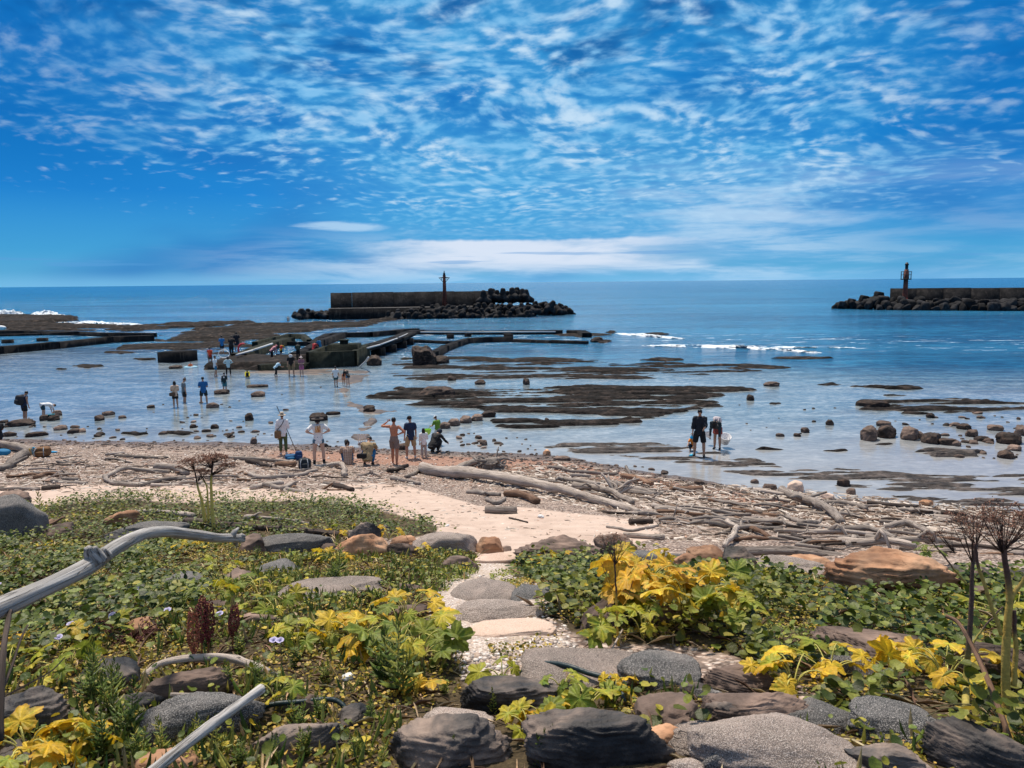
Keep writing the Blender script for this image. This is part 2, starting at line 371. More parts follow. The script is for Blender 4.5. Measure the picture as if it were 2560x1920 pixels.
M['block_rock'] = rock_mat('weathered_black_stone', [(.3, (.006, .006, .007)), (.5, (.018, .018, .019)), (.68, (.042, .042, .044)), (.85, (.09, .088, .085))], sc=1.3, bumpd=.05, rough=.9, spec=.15, vary=.5)
M['reef'] = rock_mat('reef_rock', [(.28, (.005, .005, .005)), (.45, (.015, .013, .012)), (.57, (.040, .032, .028)), (.72, (.125, .098, .082))], sc=1.6, bumpd=.09, rough=.9, spec=.12, strat=.5, vary=0)
M['reef_flat'] = rock_mat('striped_reef_flat', [(.28, (.012, .011, .011)), (.45, (.045, .038, .035)), (.57, (.11, .09, .08)), (.72, (.22, .185, .165))], sc=2.2, bumpd=.05, rough=.75, spec=.25, strat=.8, vary=0)
M['reef_wet'] = rock_mat('wet_mud_rock', [(.3, (.035, .026, .022)), (.5, (.085, .062, .05)), (.7, (.16, .115, .09))], sc=1.2, bumpd=.02, rough=.55, spec=.35, vary=0)
def concrete(name, cols, sc=.8):
    def fn(t, b):
        g = GEO(t); n = t.noise(g, sc, 7, .65, .5); c = t.ramp(n, cols)
        st = t.noise(t.scale(g, 3.5, 3.5, .35), 1.0, 5, .7); c = t.mix(t.ss(st, .56, .68, 0, .45), c, cols[-1][1])
        pl = t.sep(g)[2]; band = t.ss(t.m('ABSOLUTE', t.m('SUBTRACT', t.m('FRACT', t.m('MULTIPLY', pl, 1.1)), .5)), 0, .03, 1, 0)
        return {'Base Color': t.mix(t.m('MULTIPLY', band, .3), c, (.004, .004, .004)), 'Normal': t.bump(t.m('ADD', n, t.noise(g, sc * 12, 4, .6)), .05)}
    return material(name, fn, .95, .1)
M['concrete'] = concrete('black_concrete', [(.3, (.005, .006, .007)), (.5, (.015, .015, .016)), (.68, (.034, .032, .031)), (.85, (.10, .088, .076))])
M['concrete_green'] = concrete('mossy_concrete', [(.3, (.010, .012, .009)), (.5, (.028, .032, .024)), (.68, (.052, .055, .042)), (.85, (.11, .10, .075))], 1.2)
M['concrete_top'] = concrete('grey_concrete', [(.3, (.06, .06, .06)), (.5, (.12, .115, .11)), (.7, (.22, .21, .20))], 1.2)
def wood(name, cols, ring=1.0):
    def fn(t, b):
        g = t.attr('grain', 'Vector'); r = RND(t)
        g2 = t.vm('ADD', g, t.comb(t.m('MULTIPLY', r, 9), 0., t.m('MULTIPLY', r, 30)))
        f = t.noise(t.scale(g2, 60 * ring, 60 * ring, 2.2), 1.0, 5, .65, .3)
        n = t.noise(t.scale(g2, 9, 9, 1.2), 1.0, 4, .6, .8)
        c = t.ramp(t.m('ADD', t.m('MULTIPLY', f, .6), t.m('MULTIPLY', n, .4)), cols)
        cr = t.ss(t.m('ABSOLUTE', t.m('SUBTRACT', t.noise(t.scale(g2, 22 * ring, 22 * ring, .9), 1., 2, .5), .5)), 0, .014, 1, 0)
        c = t.mix(t.m('MULTIPLY', cr, .65 if ring < 1.5 else .45), c, tuple(x * .25 for x in cols[0][1]))
        v = t.lin(t.m('FRACT', t.m('MULTIPLY', r, 7.3)), 0, 1, .68, 1.2); c = t.mix(1., c, t.comb(v, v, v), 'MULTIPLY')
        return {'Base Color': c, 'Normal': t.bump(t.m('SUBTRACT', t.m('ADD', f, t.m('MULTIPLY', n, .5)), cr), .012 if ring < 1.5 else .005)}
    return material(name, fn, .8, .2)
M['wood_pale'] = wood('bleached_wood', [(.3, (.17, .135, .11)), (.45, (.34, .285, .24)), (.6, (.50, .43, .375)), (.8, (.66, .59, .52))])
M['wood_grey'] = wood('grey_wood', [(.3, (.09, .075, .065)), (.45, (.22, .185, .16)), (.6, (.38, .33, .29)), (.8, (.55, .49, .44))])
M['wood_brown'] = wood('brown_wood', [(.3, (.07, .038, .024)), (.45, (.19, .11, .07)), (.6, (.34, .215, .145)), (.8, (.50, .36, .26))])
M['wood_dark'] = wood('dark_wood', [(.3, (.018, .014, .012)), (.45, (.06, .045, .037)), (.6, (.13, .10, .085)), (.8, (.25, .21, .18))])
M['wood_branch'] = wood('smooth_pale_branch', [(.36, (.13, .12, .11)), (.45, (.31, .295, .275)), (.53, (.47, .45, .425)), (.63, (.62, .60, .565))], 1.6)
def plain(name, col, rough=.7, spec=.3, var=.25, sc=20., bumpd=.004, metal=0.):
    def fn(t, b):
        n = t.noise(OBJ(t), sc, 4, .6); b.inputs['Metallic'].default_value = metal
        return {'Base Color': t.mix(n, tuple(c * (1 - var) for c in col), tuple(min(1, c * (1 + var)) for c in col)), 'Normal': t.bump(n, bumpd)}
    return material(name, fn, rough, spec)
_pc = {}
def P_(col, rough=.75, name='cloth'):
    k = (col, rough, name)
    if k not in _pc: _pc[k] = plain(name + '_%d' % len(_pc), col, rough, sc=9., bumpd=.012)
    return _pc[k]
def leafmat(name, gain=1., rough=.5, trans=.25, vein=0.):
    m = bpy.data.materials.new(name); m.use_nodes = True; t = NT(m.node_tree); b = m.node_tree.nodes['Principled BSDF']; out = m.node_tree.nodes['Material Output']
    c = t.attr('tint'); n = t.noise(GEO(t), 60., 3, .6); c = t.mix(t.ss(t.noise(GEO(t), 22., 4, .65), .5, .68, 0, .7 if name == 'broad_leaf' else .0), c, t.mix(1., c, (.45, .80, .9), 'MULTIPLY')); c2 = t.mix(1., c, t.ramp(n, [(.3, (.72 * gain,) * 3), (.7, (1.2 * gain,) * 3)]), 'MULTIPLY')
    t.put(b.inputs['Base Color'], c2); b.inputs['Roughness'].default_value = rough; b.inputs['Specular IOR Level'].default_value = .35
    t.put(b.inputs['Normal'], t.bump(n, .004))
    tr = t.node('ShaderNodeBsdfTranslucent'); t.put(tr.inputs[0], c2); mx = t.node('ShaderNodeMixShader'); mx.inputs[0].default_value = trans
    t.l.new(b.outputs[0], mx.inputs[1]); t.l.new(tr.outputs[0], mx.inputs[2]); t.l.new(mx.outputs[0], out.inputs[0])
    return m
M['leaf'] = leafmat('leaf'); M['leaf_big'] = leafmat('broad_leaf', 1., .55, .35); M['stalk'] = leafmat('stalk', 1., .7, .0)

# ground --------------------------------------------------------------------
def ground_fn(t, b):
    g = GEO(t); z = t.attr('zone'); sand, soil, red = [t.node('ShaderNodeSeparateColor')] * 3
    sp = t.node('ShaderNodeSeparateColor'); t.put(sp.inputs[0], z); sand, soil, red = sp.outputs[0], sp.outputs[1], sp.outputs[2]
    grav = t.attr('zone', 'Alpha')
    nb = t.noise(g, 2.2, 5, .6); nf = t.noise(g, 45., 4, .7); nff = t.noise(g, 160., 2, .7)
    sandc = t.ramp(t.m('ADD', t.m('MULTIPLY', nb, .55), t.m('MULTIPLY', nf, .45)), [(.3, (.40, .295, .235)), (.5, (.53, .41, .335)), (.7, (.63, .505, .42))])
    sandc = t.mix(t.ss(nff, .62, .72, 0, .6), sandc, (.22, .14, .10))
    vc = t.vor(g, 22., 'F1', 'Color'); vd = t.vor(g, 22.); vs = t.vor(g, 55., 'F1', 'Color')
    pebc = t.ramp(t.sep(vc)[0], [(0., (.06, .04, .03)), (.3, (.20, .13, .10)), (.55, (.38, .28, .22)), (.8, (.56, .45, .38)), (1., (.76, .69, .62))])
    pebs = t.ramp(t.sep(vs)[1], [(0., (.08, .055, .045)), (.4, (.35, .25, .2)), (.7, (.6, .48, .4)), (1., (.82, .76, .7))])
    pebc = t.mix(.45, pebc, pebs)
    pebc = t.mix(t.ss(vd, .35, .62, 0, .8), pebc, (.06, .042, .034))
    pebc = t.mix(t.ss(nb, .5, .65, 0, .4), pebc, sandc)
    soilc = t.ramp(t.m('ADD', t.m('MULTIPLY', nf, .6), t.m('MULTIPLY', nb, .4)), [(.3, (.03, .022, .014)), (.5, (.07, .052, .028)), (.68, (.17, .13, .07))])
    redc = t.mix(t.ss(nf, .4, .65), (.24, .11, .07), (.52, .29, .20))
    gc = t.ramp(t.sep(t.vor(g, 70., 'F1', 'Color'))[0], [(0., (.30, .24, .20)), (.4, (.45, .36, .30)), (.8, (.62, .54, .48)), (1., (.76, .71, .67))])
    gc = t.mix(t.ss(nb, .45, .6, 0, .5), gc, (.42, .33, .24))
    jit = lambda v, a=.25: t.ss(t.m('ADD', v, t.m('MULTIPLY', t.m('SUBTRACT', t.noise(g, 5., 4, .7), .5), a * 2)), .32, .68)
    c = t.mix(jit(sand), pebc, sandc); c = t.mix(jit(red), c, t.mix(.35, redc, pebc)); c = t.mix(jit(soil), c, soilc); c = t.mix(jit(grav), c, gc)
    zz = t.sep(g)[2]; wet = t.ss(t.m('ADD', zz, t.m('MULTIPLY', nb, .06)), .14, .05)
    c = t.mix(t.m('MULTIPLY', wet, .7), c, (.055, .035, .026))
    h = t.m('ADD', t.m('MULTIPLY', t.m('SUBTRACT', 1., vd), t.ss(sand, .7, .3)), t.m('ADD', t.m('MULTIPLY', nf, .6), t.m('MULTIPLY', t.m('MULTIPLY', t.ss(t.vor(g, 3.2, 'SMOOTH_F1'), .15, .45), sand), 1.6)))
    return {'Base Color': c, 'Normal': t.bump(h, .018), 'Roughness': t.lin(wet, 0, 1, .95, .4)}
M['ground'] = material('beach_ground', ground_fn, .95, .2)

# regions in photo coordinates
SAND = [(-300, 1048), (100, 1050), (330, 1046), (520, 1052), (700, 1060), (790, 1042), (860, 1046), (930, 1062), (1030, 1092), (1120, 1094), (1220, 1104), (1330, 1118), (1420, 1130), (1440, 1165), (1330, 1188), (1130, 1215), (1030, 1205), (930, 1175), (770, 1130), (600, 1120), (250, 1110), (-300, 1120)]
VEGL = [(-400, 1145), (40, 1150), (60, 1092), (250, 1076), (420, 1086), (520, 1084), (640, 1080), (760, 1092), (860, 1112), (930, 1132), (938, 1152), (880, 1160), (760, 1160), (830, 1200), (1010, 1180), (1040, 1200), (985, 1250), (940, 1300), (950, 1380), (1000, 1440), (985, 1500), (900, 1560), (830, 1620), (820, 1750), (-600, 1800)]
VEGR = [(1085, 1226), (1110, 1206), (1300, 1200), (1500, 1215), (1620, 1222), (1700, 1232), (1800, 1250), (1990, 1285), (2050, 1262), (2600, 1240), (2900, 1800), (2000, 1800), (1880, 1590), (1740, 1480), (1640, 1465), (1600, 1420), (1500, 1400), (1330, 1392), (1260, 1385), (1215, 1345), (1135, 1330), (1180, 1275)]
FRONT = [(-900, 1480), (560, 1480), (1000, 1480), (1600, 1480), (1900, 1580), (3300, 1620), (3300, 3500), (-1500, 3500)]
PATH = [(960, 1240), (1010, 1215), (1110, 1222), (1180, 1260), (1190, 1300), (1130, 1330), (1250, 1400), (1130, 1400), (1050, 1470), (990, 1470), (1005, 1430), (950, 1380), (940, 1320)]
def pmask(pts, poly, soft=14):
    return sstep(polydist(pts, poly), -soft, soft)
xs = np.concatenate([[-30000, -6000, -1500, -400, -150, -80, -45], np.arange(-28, -9, .3), np.arange(-9, 10, .1), np.arange(10, 28, .3), [28, 45, 80, 150, 400, 1500, 6000, 30000]])
ys = np.concatenate([[-400, -60, -20, -8, -4, -2, -.5], np.arange(.6, 14, .1), np.arange(14, 34, .2), [34, 37, 42, 50, 70, 120, 400, 1500, 6000, 40000]])
X, Y = np.meshgrid(xs, ys); Z = terr(X, np.clip(Y, -3, 400))
Z = np.where(Y > 400, -2.5, Z)
PT = np.stack([X, Y, Z], -1).reshape(-1, 3)
safe = PT.copy(); safe[:, 1] = np.maximum(safe[:, 1], 2.2)
pj, dep = proj(safe)
jx = (fbm(PT[:, 0] * .9, PT[:, 1] * .9, 21) - .5) * 30
pj = pj + np.stack([jx * 2, jx * .5], -1)
sand = pmask(pj, SAND, 8); soil = np.maximum.reduce([pmask(pj, VEGL), pmask(pj, VEGR), pmask(pj, FRONT, 30)])
grv = pmask(pj, PATH, 16)
sy = shore(PT[:, 0]); d2 = sy - PT[:, 1]
red = sstep(d2, .8, 1.6) * (1 - sstep(d2, 2.6, 4.2)) * sstep(PT[:, 0], -12, -6) * (1 - sstep(PT[:, 0], 6, 10))
zone = np.stack([sand, soil * (1 - grv), red, grv], -1)
mb = MB().add(PT, grid_faces(len(ys), len(xs)), zone=zone)
link('ground', mb.mesh('ground', M['ground']), kind='structure')

# sea -----------------------------------------------------------------------
def sea_fn(t, b):
    g = GEO(t); gx, gy, gz = t.sep(g)
    off = t.ss(t.m('ADD', t.m('SUBTRACT', gy, 62.), t.m('ADD', t.m('MULTIPLY', gx, .35), t.m('MULTIPLY', t.noise(g, .05, 3), 12.))), -8, 12)
    n0 = t.noise(t.scale(g, .35, 1, 1), .16, 5, .65, .3); n1 = t.noise(t.scale(g, .5, 1, 1), .9, 5, .66, .2); n2 = t.noise(t.scale(g, .6, 1, 1), 4.0, 4, .6)
    nb = t.noise(t.scale(g, .35, 1, 1), .03, 10, .74)
    n3_ = t.noise(t.scale(g, .45, 1, 1), 8., 3, .5)
    far = t.ss(gy, 100, 1200)
    h = t.m('ADD', t.m('MULTIPLY', n1, .42), t.m('ADD', t.m('MULTIPLY', n0, 1.3), t.m('MULTIPLY', n2, .08)))
    h = t.m('MULTIPLY', h, off)
    calm = t.ss(gy, 40, 62, .45, 1.)
    hc = t.m('ADD', t.m('MULTIPLY', n3_, .012), t.m('MULTIPLY', n2, .028)); h = t.m('ADD', h, t.m('MULTIPLY', hc, calm))
    crest = t.m('ADD', t.m('MULTIPLY', nb, .55), t.m('MULTIPLY', n1, .45))
    deep = t.ramp(crest, [(.37, (.002, .030, .085)), (.47, (.005, .070, .165)), (.55, (.015, .15, .29)), (.65, (.08, .30, .46))])
    deep = t.mix(t.ss(gy, 200, 900, 0, .55), deep, (.003, .075, .19))
    band = t.noise(t.scale(g, .02, .12, 1), .35, 5, .65); deep = t.mix(t.ss(band, .45, .62, 0, .45), deep, (.03, .20, .36))
    ri = t.m('ADD', t.m('MULTIPLY', n2, .5), t.m('MULTIPLY', n1, .5))
    sh = t.ramp(ri, [(.38, (.085, .125, .155)), (.5, (.19, .235, .26)), (.62, (.38, .42, .435))])  # pale ripple tones painted into the shallows for reflected sky and cloud
    bed = t.ss(t.noise(t.scale(g, .5, 1, 1), .35, 5, .65), .50, .66, 0, .55); sh = t.mix(bed, sh, (.10, .10, .095))
    mud = t.ss(gy, 36, 25, 0, .6); sh = t.mix(mud, sh, (.36, .34, .33))  # paler again towards the beach, imitating reflected sky over silt
    c = t.mix(off, sh, deep)
    # broken foam where swell meets the reef
    fm = t.noise(t.scale(g, .3, 1, 1), .7, 7, .72, .6)
    fz = t.m('MULTIPLY', t.ss(t.m('ABSOLUTE', t.m('SUBTRACT', gy, t.m('ADD', 88., t.m('MULTIPLY', gx, -.3)))), 16, 3), t.ss(fm, .57, .64))
    c = t.mix(t.m('MULTIPLY', fz, .8), c, (.62, .70, .76))
    return {'Base Color': c, 'Normal': t.bump(h, 1.0, t.lin(far, 0, 1, 1., .55)), 'Roughness': t.m('ADD', t.lin(off, 0, 1, .05, .16), t.m('MULTIPLY', fz, .5))}
M['sea'] = material('sea_water', sea_fn, .08, .5); M['sea'].node_tree.nodes['Principled BSDF'].inputs['IOR'].default_value = 1.33
xs = np.array([-40000, -8000, -1500, -300, -80, 0, 80, 300, 1500, 8000, 40000.]); ys = np.array([12, 30, 60, 120, 300, 900, 3000, 12000, 50000.])
X, Y = np.meshgrid(xs, ys); mb = MB().add(np.stack([X, Y, X * 0], -1).reshape(-1, 3), grid_faces(len(ys), len(xs)))
link('sea', mb.mesh('sea', M['sea']), kind='structure')
# ------------------------------------------------------------------ reefs
def shelf(name, poly, zb=.02, amp=.16, fy=.55, fx=.10, seed=0, soft=1.2, nx=260, ny=130, mat='reef', cover=.5, label=None, fine=.05, z0=0.0):
    W = np.array([at_z(a, b, 0.)[:2] for a, b in poly])
    x0, y0 = W.min(0) - .5; x1, y1 = W.max(0) + .5
    X, Y = np.meshgrid(np.linspace(x0, x1, nx), np.linspace(y0, y1, ny)); pts = np.stack([X, Y], -1)
    sd = polydist(pts, [tuple(p) for p in W]) + (fbm(X * .35, Y * .9, seed + 40, 4) - .5) * soft * 2.4
    m = sstep(sd, -soft * .2, soft)
    ph = Y * fy + X * .02 + fbm(X * fx, Y * .12, seed, 4) * 3.2
    saw = ph - np.floor(ph)
    st = np.where(saw < .8, saw / .8, (1 - saw) / .2)
    row = fbm(np.floor(ph) * 3.1 + seed, X * .10, seed + 3, 3)
    n = fbm(X * fx * 1.2, Y * fy * .35, seed + 7, 3); n4 = fbm(X * max(.10, fx * 1.6), Y * fy * 1.25, seed + 8, 5, .62)
    f = .40 * (st - .5) + .55 * (row - .5) + .55 * (n - .5) + 2.1 * (n4 - .5)
    f = f - np.quantile(f[m > .6] if (m > .6).any() else f, 1 - cover)
    z = np.where(f > 0, amp * 1.1 * np.tanh(f * 2.2) ** .8 if False else amp * 1.1 * np.tanh(np.maximum(f, 0) * 2.6), f * .5) + zb * .35 + (fbm(X * 1.8, Y * 4.5, seed + 12, 3) - .5) * fine
    z = -.35 + (z + .35) * m
    V = np.stack([X, Y, z + z0], -1).reshape(-1, 3); F = grid_faces(ny, nx)
    keep = (V[F, 2].max(1) > -.06); F = F[keep]
    if len(F) < 4: return None
    used = np.unique(F); idx = np.full(len(V), -1); idx[used] = np.arange(len(used))
    mb = MB().add(V[used], idx[F])
    return link(name, mb.mesh(name, M[mat], smooth=False), kind='structure', label=label)
# broad layered shelf in the middle
shelf('rock_shelf', [(760, 862), (850, 835), (1000, 838), (1250, 832), (1640, 834), (1630, 848), (1570, 862), (1560, 882), (1470, 903), (1430, 912), (1330, 904), (1200, 897), (1040, 892), (930, 886), (870, 876)], zb=.04, amp=.14, fy=1.35, fx=.16, seed=1, cover=.57, soft=.9, nx=460, ny=300, label='dark layered rock shelf full of small pools in the middle of the lagoon')
shelf('rock_shelf', [(1290, 907), (1400, 903), (1400, 915), (1330, 922), (1210, 922), (1130, 918), (1120, 907)], zb=.03, amp=.16, fy=1.1, seed=2, cover=.6, soft=.5, label='small patch of layered rock behind the orange stone')
shelf('rock_shelf', [(1050, 908), (1140, 906), (1290, 914), (1250, 926), (1120, 928), (1060, 922)], zb=.02, amp=.16, fy=1.2, seed=31, cover=.5, soft=.4, label='ragged low ledge shoreward of the big layered shelf')
shelf('rock_shelf', [(840, 772), (1010, 770), (1330, 780), (1660, 784), (1660, 808), (1500, 815), (1330, 824), (1100, 826), (900, 824), (820, 812)], zb=-.03, amp=.16, fy=.9, fx=.09, seed=3, cover=.36, soft=1.2, nx=420, ny=200, label='broken rock ribs in thin bands below the ruined wall')
shelf('rock_shelf', [(1150, 964), (1230, 955), (1390, 955), (1500, 960), (1640, 985), (1700, 1004), (1850, 1010), (2000, 1020), (2300, 1020), (2300, 1092), (2000, 1074), (1850, 1062), (1700, 1044), (1560, 1020), (1400, 1000), (1280, 988), (1200, 978)], zb=.0, amp=.075, fy=2.0, fx=.24, seed=4, cover=.46, soft=.5, nx=600, ny=340, mat='reef_flat', label='wet striped rock flat along the shore under the family', fine=.03)
shelf('rock_shelf', [(2212, 1078), (2080, 1074), (1900, 1068), (1980, 1085), (2100, 1100), (2300, 1108), (2500, 1100)], zb=.0, amp=.08, fy=2.4, fx=.24, seed=14, cover=.6, soft=.4, mat='reef_flat', label='wet striped rock flat touching the beach', fine=.03)
shelf('rock_shelf', [(1810, 862), (1900, 850), (1990, 853), (2090, 856), (2212, 868), (2300, 872), (2300, 884), (2100, 895), (1990, 896), (1860, 886)], zb=.0, amp=.14, fy=1.2, fx=.13, seed=5, cover=.45, soft=.8, nx=360, label='low weedy reef awash beyond the boulders')
shelf('rock_shelf', [(1690, 826), (1800, 826), (1960, 830), (2060, 838), (1960, 844), (1850, 838), (1700, 832)], zb=-.02, amp=.22, fy=.4, seed=6, cover=.55, soft=1., label='thin reef rib awash at the edge of the open sea')
shelf('rock_shelf', [(1950, 976), (1990, 968), (2100, 970), (2160, 976), (2130, 990), (2020, 992)], mat='reef_flat', zb=.16, amp=.12, fy=1., seed=7, cover=.7, soft=.35, label='flat grey slab standing proud among the boulders')
for i, (a, b, c, hh) in enumerate([(1370, 1505, 778, 5), (1640, 1840, 774, 4), (1540, 1730, 795, 7), (1390, 1460, 786, 3), (1000, 1340, 779, 6), (1330, 1480, 800, 3), (1630, 1740, 971, 3), (1760, 1862, 974, 4), (1870, 1960, 960, 4), (1650, 1700, 872, 3), (1930, 2040, 893, 4), (143, 235, 791, 5), (110, 150, 797, 2), (215, 300, 762, 4), (276, 345, 776, 3), (300, 470, 752, 5), (1270, 1330, 737, 6), (1300, 1340, 718, 4), (1368, 1460, 722, 4), (1180, 1330, 724, 5), (250, 335, 937, 6), (345, 445, 936, 6), (930, 1000, 815, 4)]):
    shelf('rock_ledge', [(a, c), ((a + b) / 2, c - hh), (b, c), ((a + b) / 2, c + hh)], zb=.12, amp=.12, fy=.5, seed=50 + i, cover=.7, soft=.22 if c > 800 else .4, nx=120, ny=36, label='narrow dark rock ledge just breaking the water surface')
# reefs off the left side of the lagoon
shelf('reef', [(-60, 684), (60, 683), (165, 686), (172, 692), (100, 700), (-60, 706)], zb=.9, amp=.4, fy=.1, fx=.03, seed=21, cover=.8, soft=3, nx=200, ny=80, label='long flat black reef where the swell breaks')
shelf('reef', [(-60, 703), (120, 700), (290, 703), (420, 699), (545, 695), (552, 698), (430, 708), (300, 716), (120, 716), (-60, 716)], zb=.2, amp=.45, fy=.22, fx=.03, seed=22, cover=.62, soft=3, nx=300, ny=120, label='black reef ridge between the sea and the old pool walls')
shelf('reef', [(400, 712), (520, 702), (640, 698), (720, 694), (860, 690), (800, 705), (700, 714), (640, 726), (560, 736), (470, 742), (330, 738)], zb=.15, amp=.38, fy=.30, fx=.04, seed=23, cover=.60, soft=2.5, nx=420, ny=160, label='broad dark reef running out to the breakwater')
shelf('reef', [(330, 732), (480, 738), (600, 742), (560, 760), (500, 768), (430, 764), (240, 764), (200, 756)], zb=-.02, amp=.34, fy=.2, fx=.05, seed=24, cover=.45, soft=2, nx=360, ny=140, label='low half flooded reef in front of the sloping wall')
# flat slab beside the tank and the wet way across
shelf('rock_shelf', [(436, 797), (470, 782), (505, 768), (560, 776), (665, 776), (675, 796), (560, 801), (500, 800)], zb=1.2, amp=.12, fy=.2, seed=25, cover=.97, soft=1., nx=160, ny=80, label='flat dark slab with people standing beside the concrete tank')
shelf('mud_flat', [(500, 806), (560, 800), (760, 796), (815, 800), (800, 822), (765, 838), (765, 862), (800, 878), (870, 888), (850, 893), (800, 900), (770, 896), (742, 880), (722, 850), (722, 812), (640, 811)], zb=.022, amp=.035, fy=.2, seed=26, cover=.85, soft=.7, nx=200, ny=260, mat='reef_wet', label='brown wet rock causeway from the beach to the tank', fine=.012)
shelf('mud_flat', [(790, 896), (830, 905), (812, 930), (812, 950), (770, 955), (745, 948), (760, 925), (780, 912)], zb=.05, amp=.05, fy=.4, seed=27, cover=.75, soft=.35, nx=120, ny=120, mat='reef_wet', label='pale tongue of flat rock in the shallows near the standing man', fine=.02)

# ------------------------------------------------------------------ swell and foam
def foam(pts, wd, hgt, seed, name='foam'):
    p = np.array([at_z(a, b, 0.) for a, b in pts]); c = curve(p[:, :2], 160, .5, seed); n = 26
    T = np.gradient(c, axis=0); T /= np.linalg.norm(T, axis=1, keepdims=True); N = np.stack([-T[:, 1], T[:, 0]], 1)
    u = np.linspace(-1, 1, n); X = c[:, None, 0] + N[:, None, 0] * u[None] * wd; Y = c[:, None, 1] + N[:, None, 1] * u[None] * wd
    s = np.linspace(0, 1, 160)[:, None]; env = np.sin(np.pi * s) ** .6
    f = fbm(X * .5, Y * .9, seed, 5, .65)
    z = (1 - u[None] ** 2) * env * hgt * (.2 + 1.7 * f) - hgt * .28 + (fbm(X * 3, Y * 3, seed + 2, 3) - .5) * hgt * .5
    V = np.stack([X, Y, z], -1).reshape(-1, 3); F = grid_faces(160, n); F = F[(V[F, 2].max(1) > -.01) & (fbm(V[F[:, 0], 0] * .45, V[F[:, 0], 1] * 2.2, seed + 8, 4, .65) > .42 + .16 * np.abs(((F[:, 0] % n) / n) * 2 - 1))]
    return link(name, MB().add(V, F).mesh(name, M['foam']), kind='stuff', label='white foam of a small breaking wave')
M['foam'] = material('foam', lambda t, b: {'Base Color': t.ramp(t.noise(GEO(t), 1.5, 5, .7), [(.3, (.35, .48, .58)), (.48, (.70, .77, .82)), (.7, (.88, .9, .92))])}, .7, .3)
foam([(1370, 746), (1480, 748), (1600, 752), (1700, 757), (1785, 764)], 1.1, .24, 1)
foam([(1560, 745), (1650, 749), (1760, 752), (1860, 750)], .5, .12, 2)
foam([(-20, 682), (15, 680), (45, 679)], 2.2, 1.3, 3)
foam([(68, 684), (95, 682), (140, 684)], 2.2, 1.1, 4)
foam([(80, 702), (170, 699), (260, 703), (330, 702)], 2.2, .5, 5)
foam([(1330, 720), (1400, 726), (1480, 732)], 1.0, .2, 6)

# ------------------------------------------------------------------ concrete structures
def seg_box(mb, a, b, w_, z0, z1, batter=0.0, jag=0.0, seed=0):
    """wall from a to b (xy), width w_, slightly uneven top"""
    a = np.array(a[:2]); b = np.array(b[:2]); L = np.linalg.norm(b - a); T = (b - a) / L; N = np.array([-T[1], T[0]]); n = max(2, int(L / 1.2) + 1)
    s = np.linspace(0, L, n); top = z1 + (fbm(s * .3 + seed, s * 0 + seed, seed, 3) - .5) * 2 * jag
    V = []
    for i in range(n):
        c = a + T * s[i]
        for (o, z) in ((-w_ / 2 - batter, z0), (-w_ / 2, top[i]), (w_ / 2, top[i]), (w_ / 2 + batter, z0)): V.append((*(c + N * o), z))
    F = grid_faces(n, 4); mb.add(V, [F, np.array([[0, 1, 2, 3], [(n - 1) * 4 + 3, (n - 1) * 4 + 2, (n - 1) * 4 + 1, (n - 1) * 4]])]); return mb
W0 = lambda x, y, z=0.: at_z(x, y, z)
def wall_line(name, pts, w_, h, label, cat='wall', jag=.06, seed=0, mat='concrete', z0=-.6, parent=None, **k):
    mb = MB(); P = [W0(x, y) for x, y in pts]
    for i in range(len(P) - 1): seg_box(mb, P[i], P[i + 1], w_, z0, h + .003 * i, .05, jag, seed + i)
    return link(name, mb.mesh(name, M[mat], smooth=False), label=label, cat=cat, parent=parent, **k)
# breakwater in the middle
def breakwater(A, B, H, ledge_h, ledge_w, ext, label, batter, mat='concrete'):
    A = np.array(A[:2]); B = np.array(B[:2]); L = np.linalg.norm(B - A); T = (B - A) / L; N = np.array([T[1], -T[0]])
    if N[1] > 0: N = -N           # N points at the camera side
    root = empty('breakwater', (A[0], A[1], 0), label=label, cat='breakwater')
    rel = lambda s, o, z: (*(T * s + N * o), z)
    s = np.linspace(0, L, 9); mb = MB()
    for i in range(8):       # cast sections with a small joint between them
        a_, b_ = s[i] + (.015 if i else 0), s[i + 1] - .015
        V = []
        for q in (a_, b_):
            V += [rel(q, -1.6, -1.5), rel(q, -1.6, H + (i % 3) * .03), rel(q, -.4, H + (i % 3) * .03), rel(q, batter, ledge_h), rel(q, batter, -1.5)]
        mb.add(V, [np.array([[0, 1, 6, 5], [1, 2, 7, 6], [2, 3, 8, 7], [3, 4, 9, 8]]), np.array([[4, 3, 2, 1, 0], [5, 6, 7, 8, 9]])])
    link('parapet', mb.mesh('parapet', M[mat], smooth=False), root)
    V = [rel(q, o, z) for q in (-.3, ext) for o, z in ((batter + .01, -1.5), (batter + .01, ledge_h), (ledge_w, ledge_h), (ledge_w, -1.5))]
    link('ledge', MB().add(V, [np.array([[0, 1, 5, 4], [1, 2, 6, 5], [2, 3, 7, 6], [3, 0, 4, 7]]), np.array([[3, 2, 1, 0], [4, 5, 6, 7]])]).mesh('ledge', M[mat], smooth=False), root)
    V = [rel(q, o, z) for q in (-.28, ext - .02) for o, z in ((batter + .3, ledge_h), (batter + .3, ledge_h + .05), (ledge_w - .02, ledge_h + .05), (ledge_w - .02, ledge_h))]
    link('ledge_top', MB().add(V, [np.array([[0, 1, 5, 4], [1, 2, 6, 5], [2, 3, 7, 6]]), np.array([[3, 2, 1, 0], [4, 5, 6, 7]])]).mesh('ledge_top', M['concrete_top'], smooth=False), root)
    return A, T, N, L
bwA, bwT, bwN, bwL = breakwater(W0(716, 688), W0(1068, 681.5), 4.75, 1.95, 5.0, 37.5, 'long black concrete breakwater with a sloping parapet wall beside the slim mast', 1.6)
rwA, rwT, rwN, rwL = breakwater(W0(1921, 667), W0(2420, 670), 4.35, 1.75, 4.6, 130, 'black concrete breakwater with the railed light tower', 1.0)
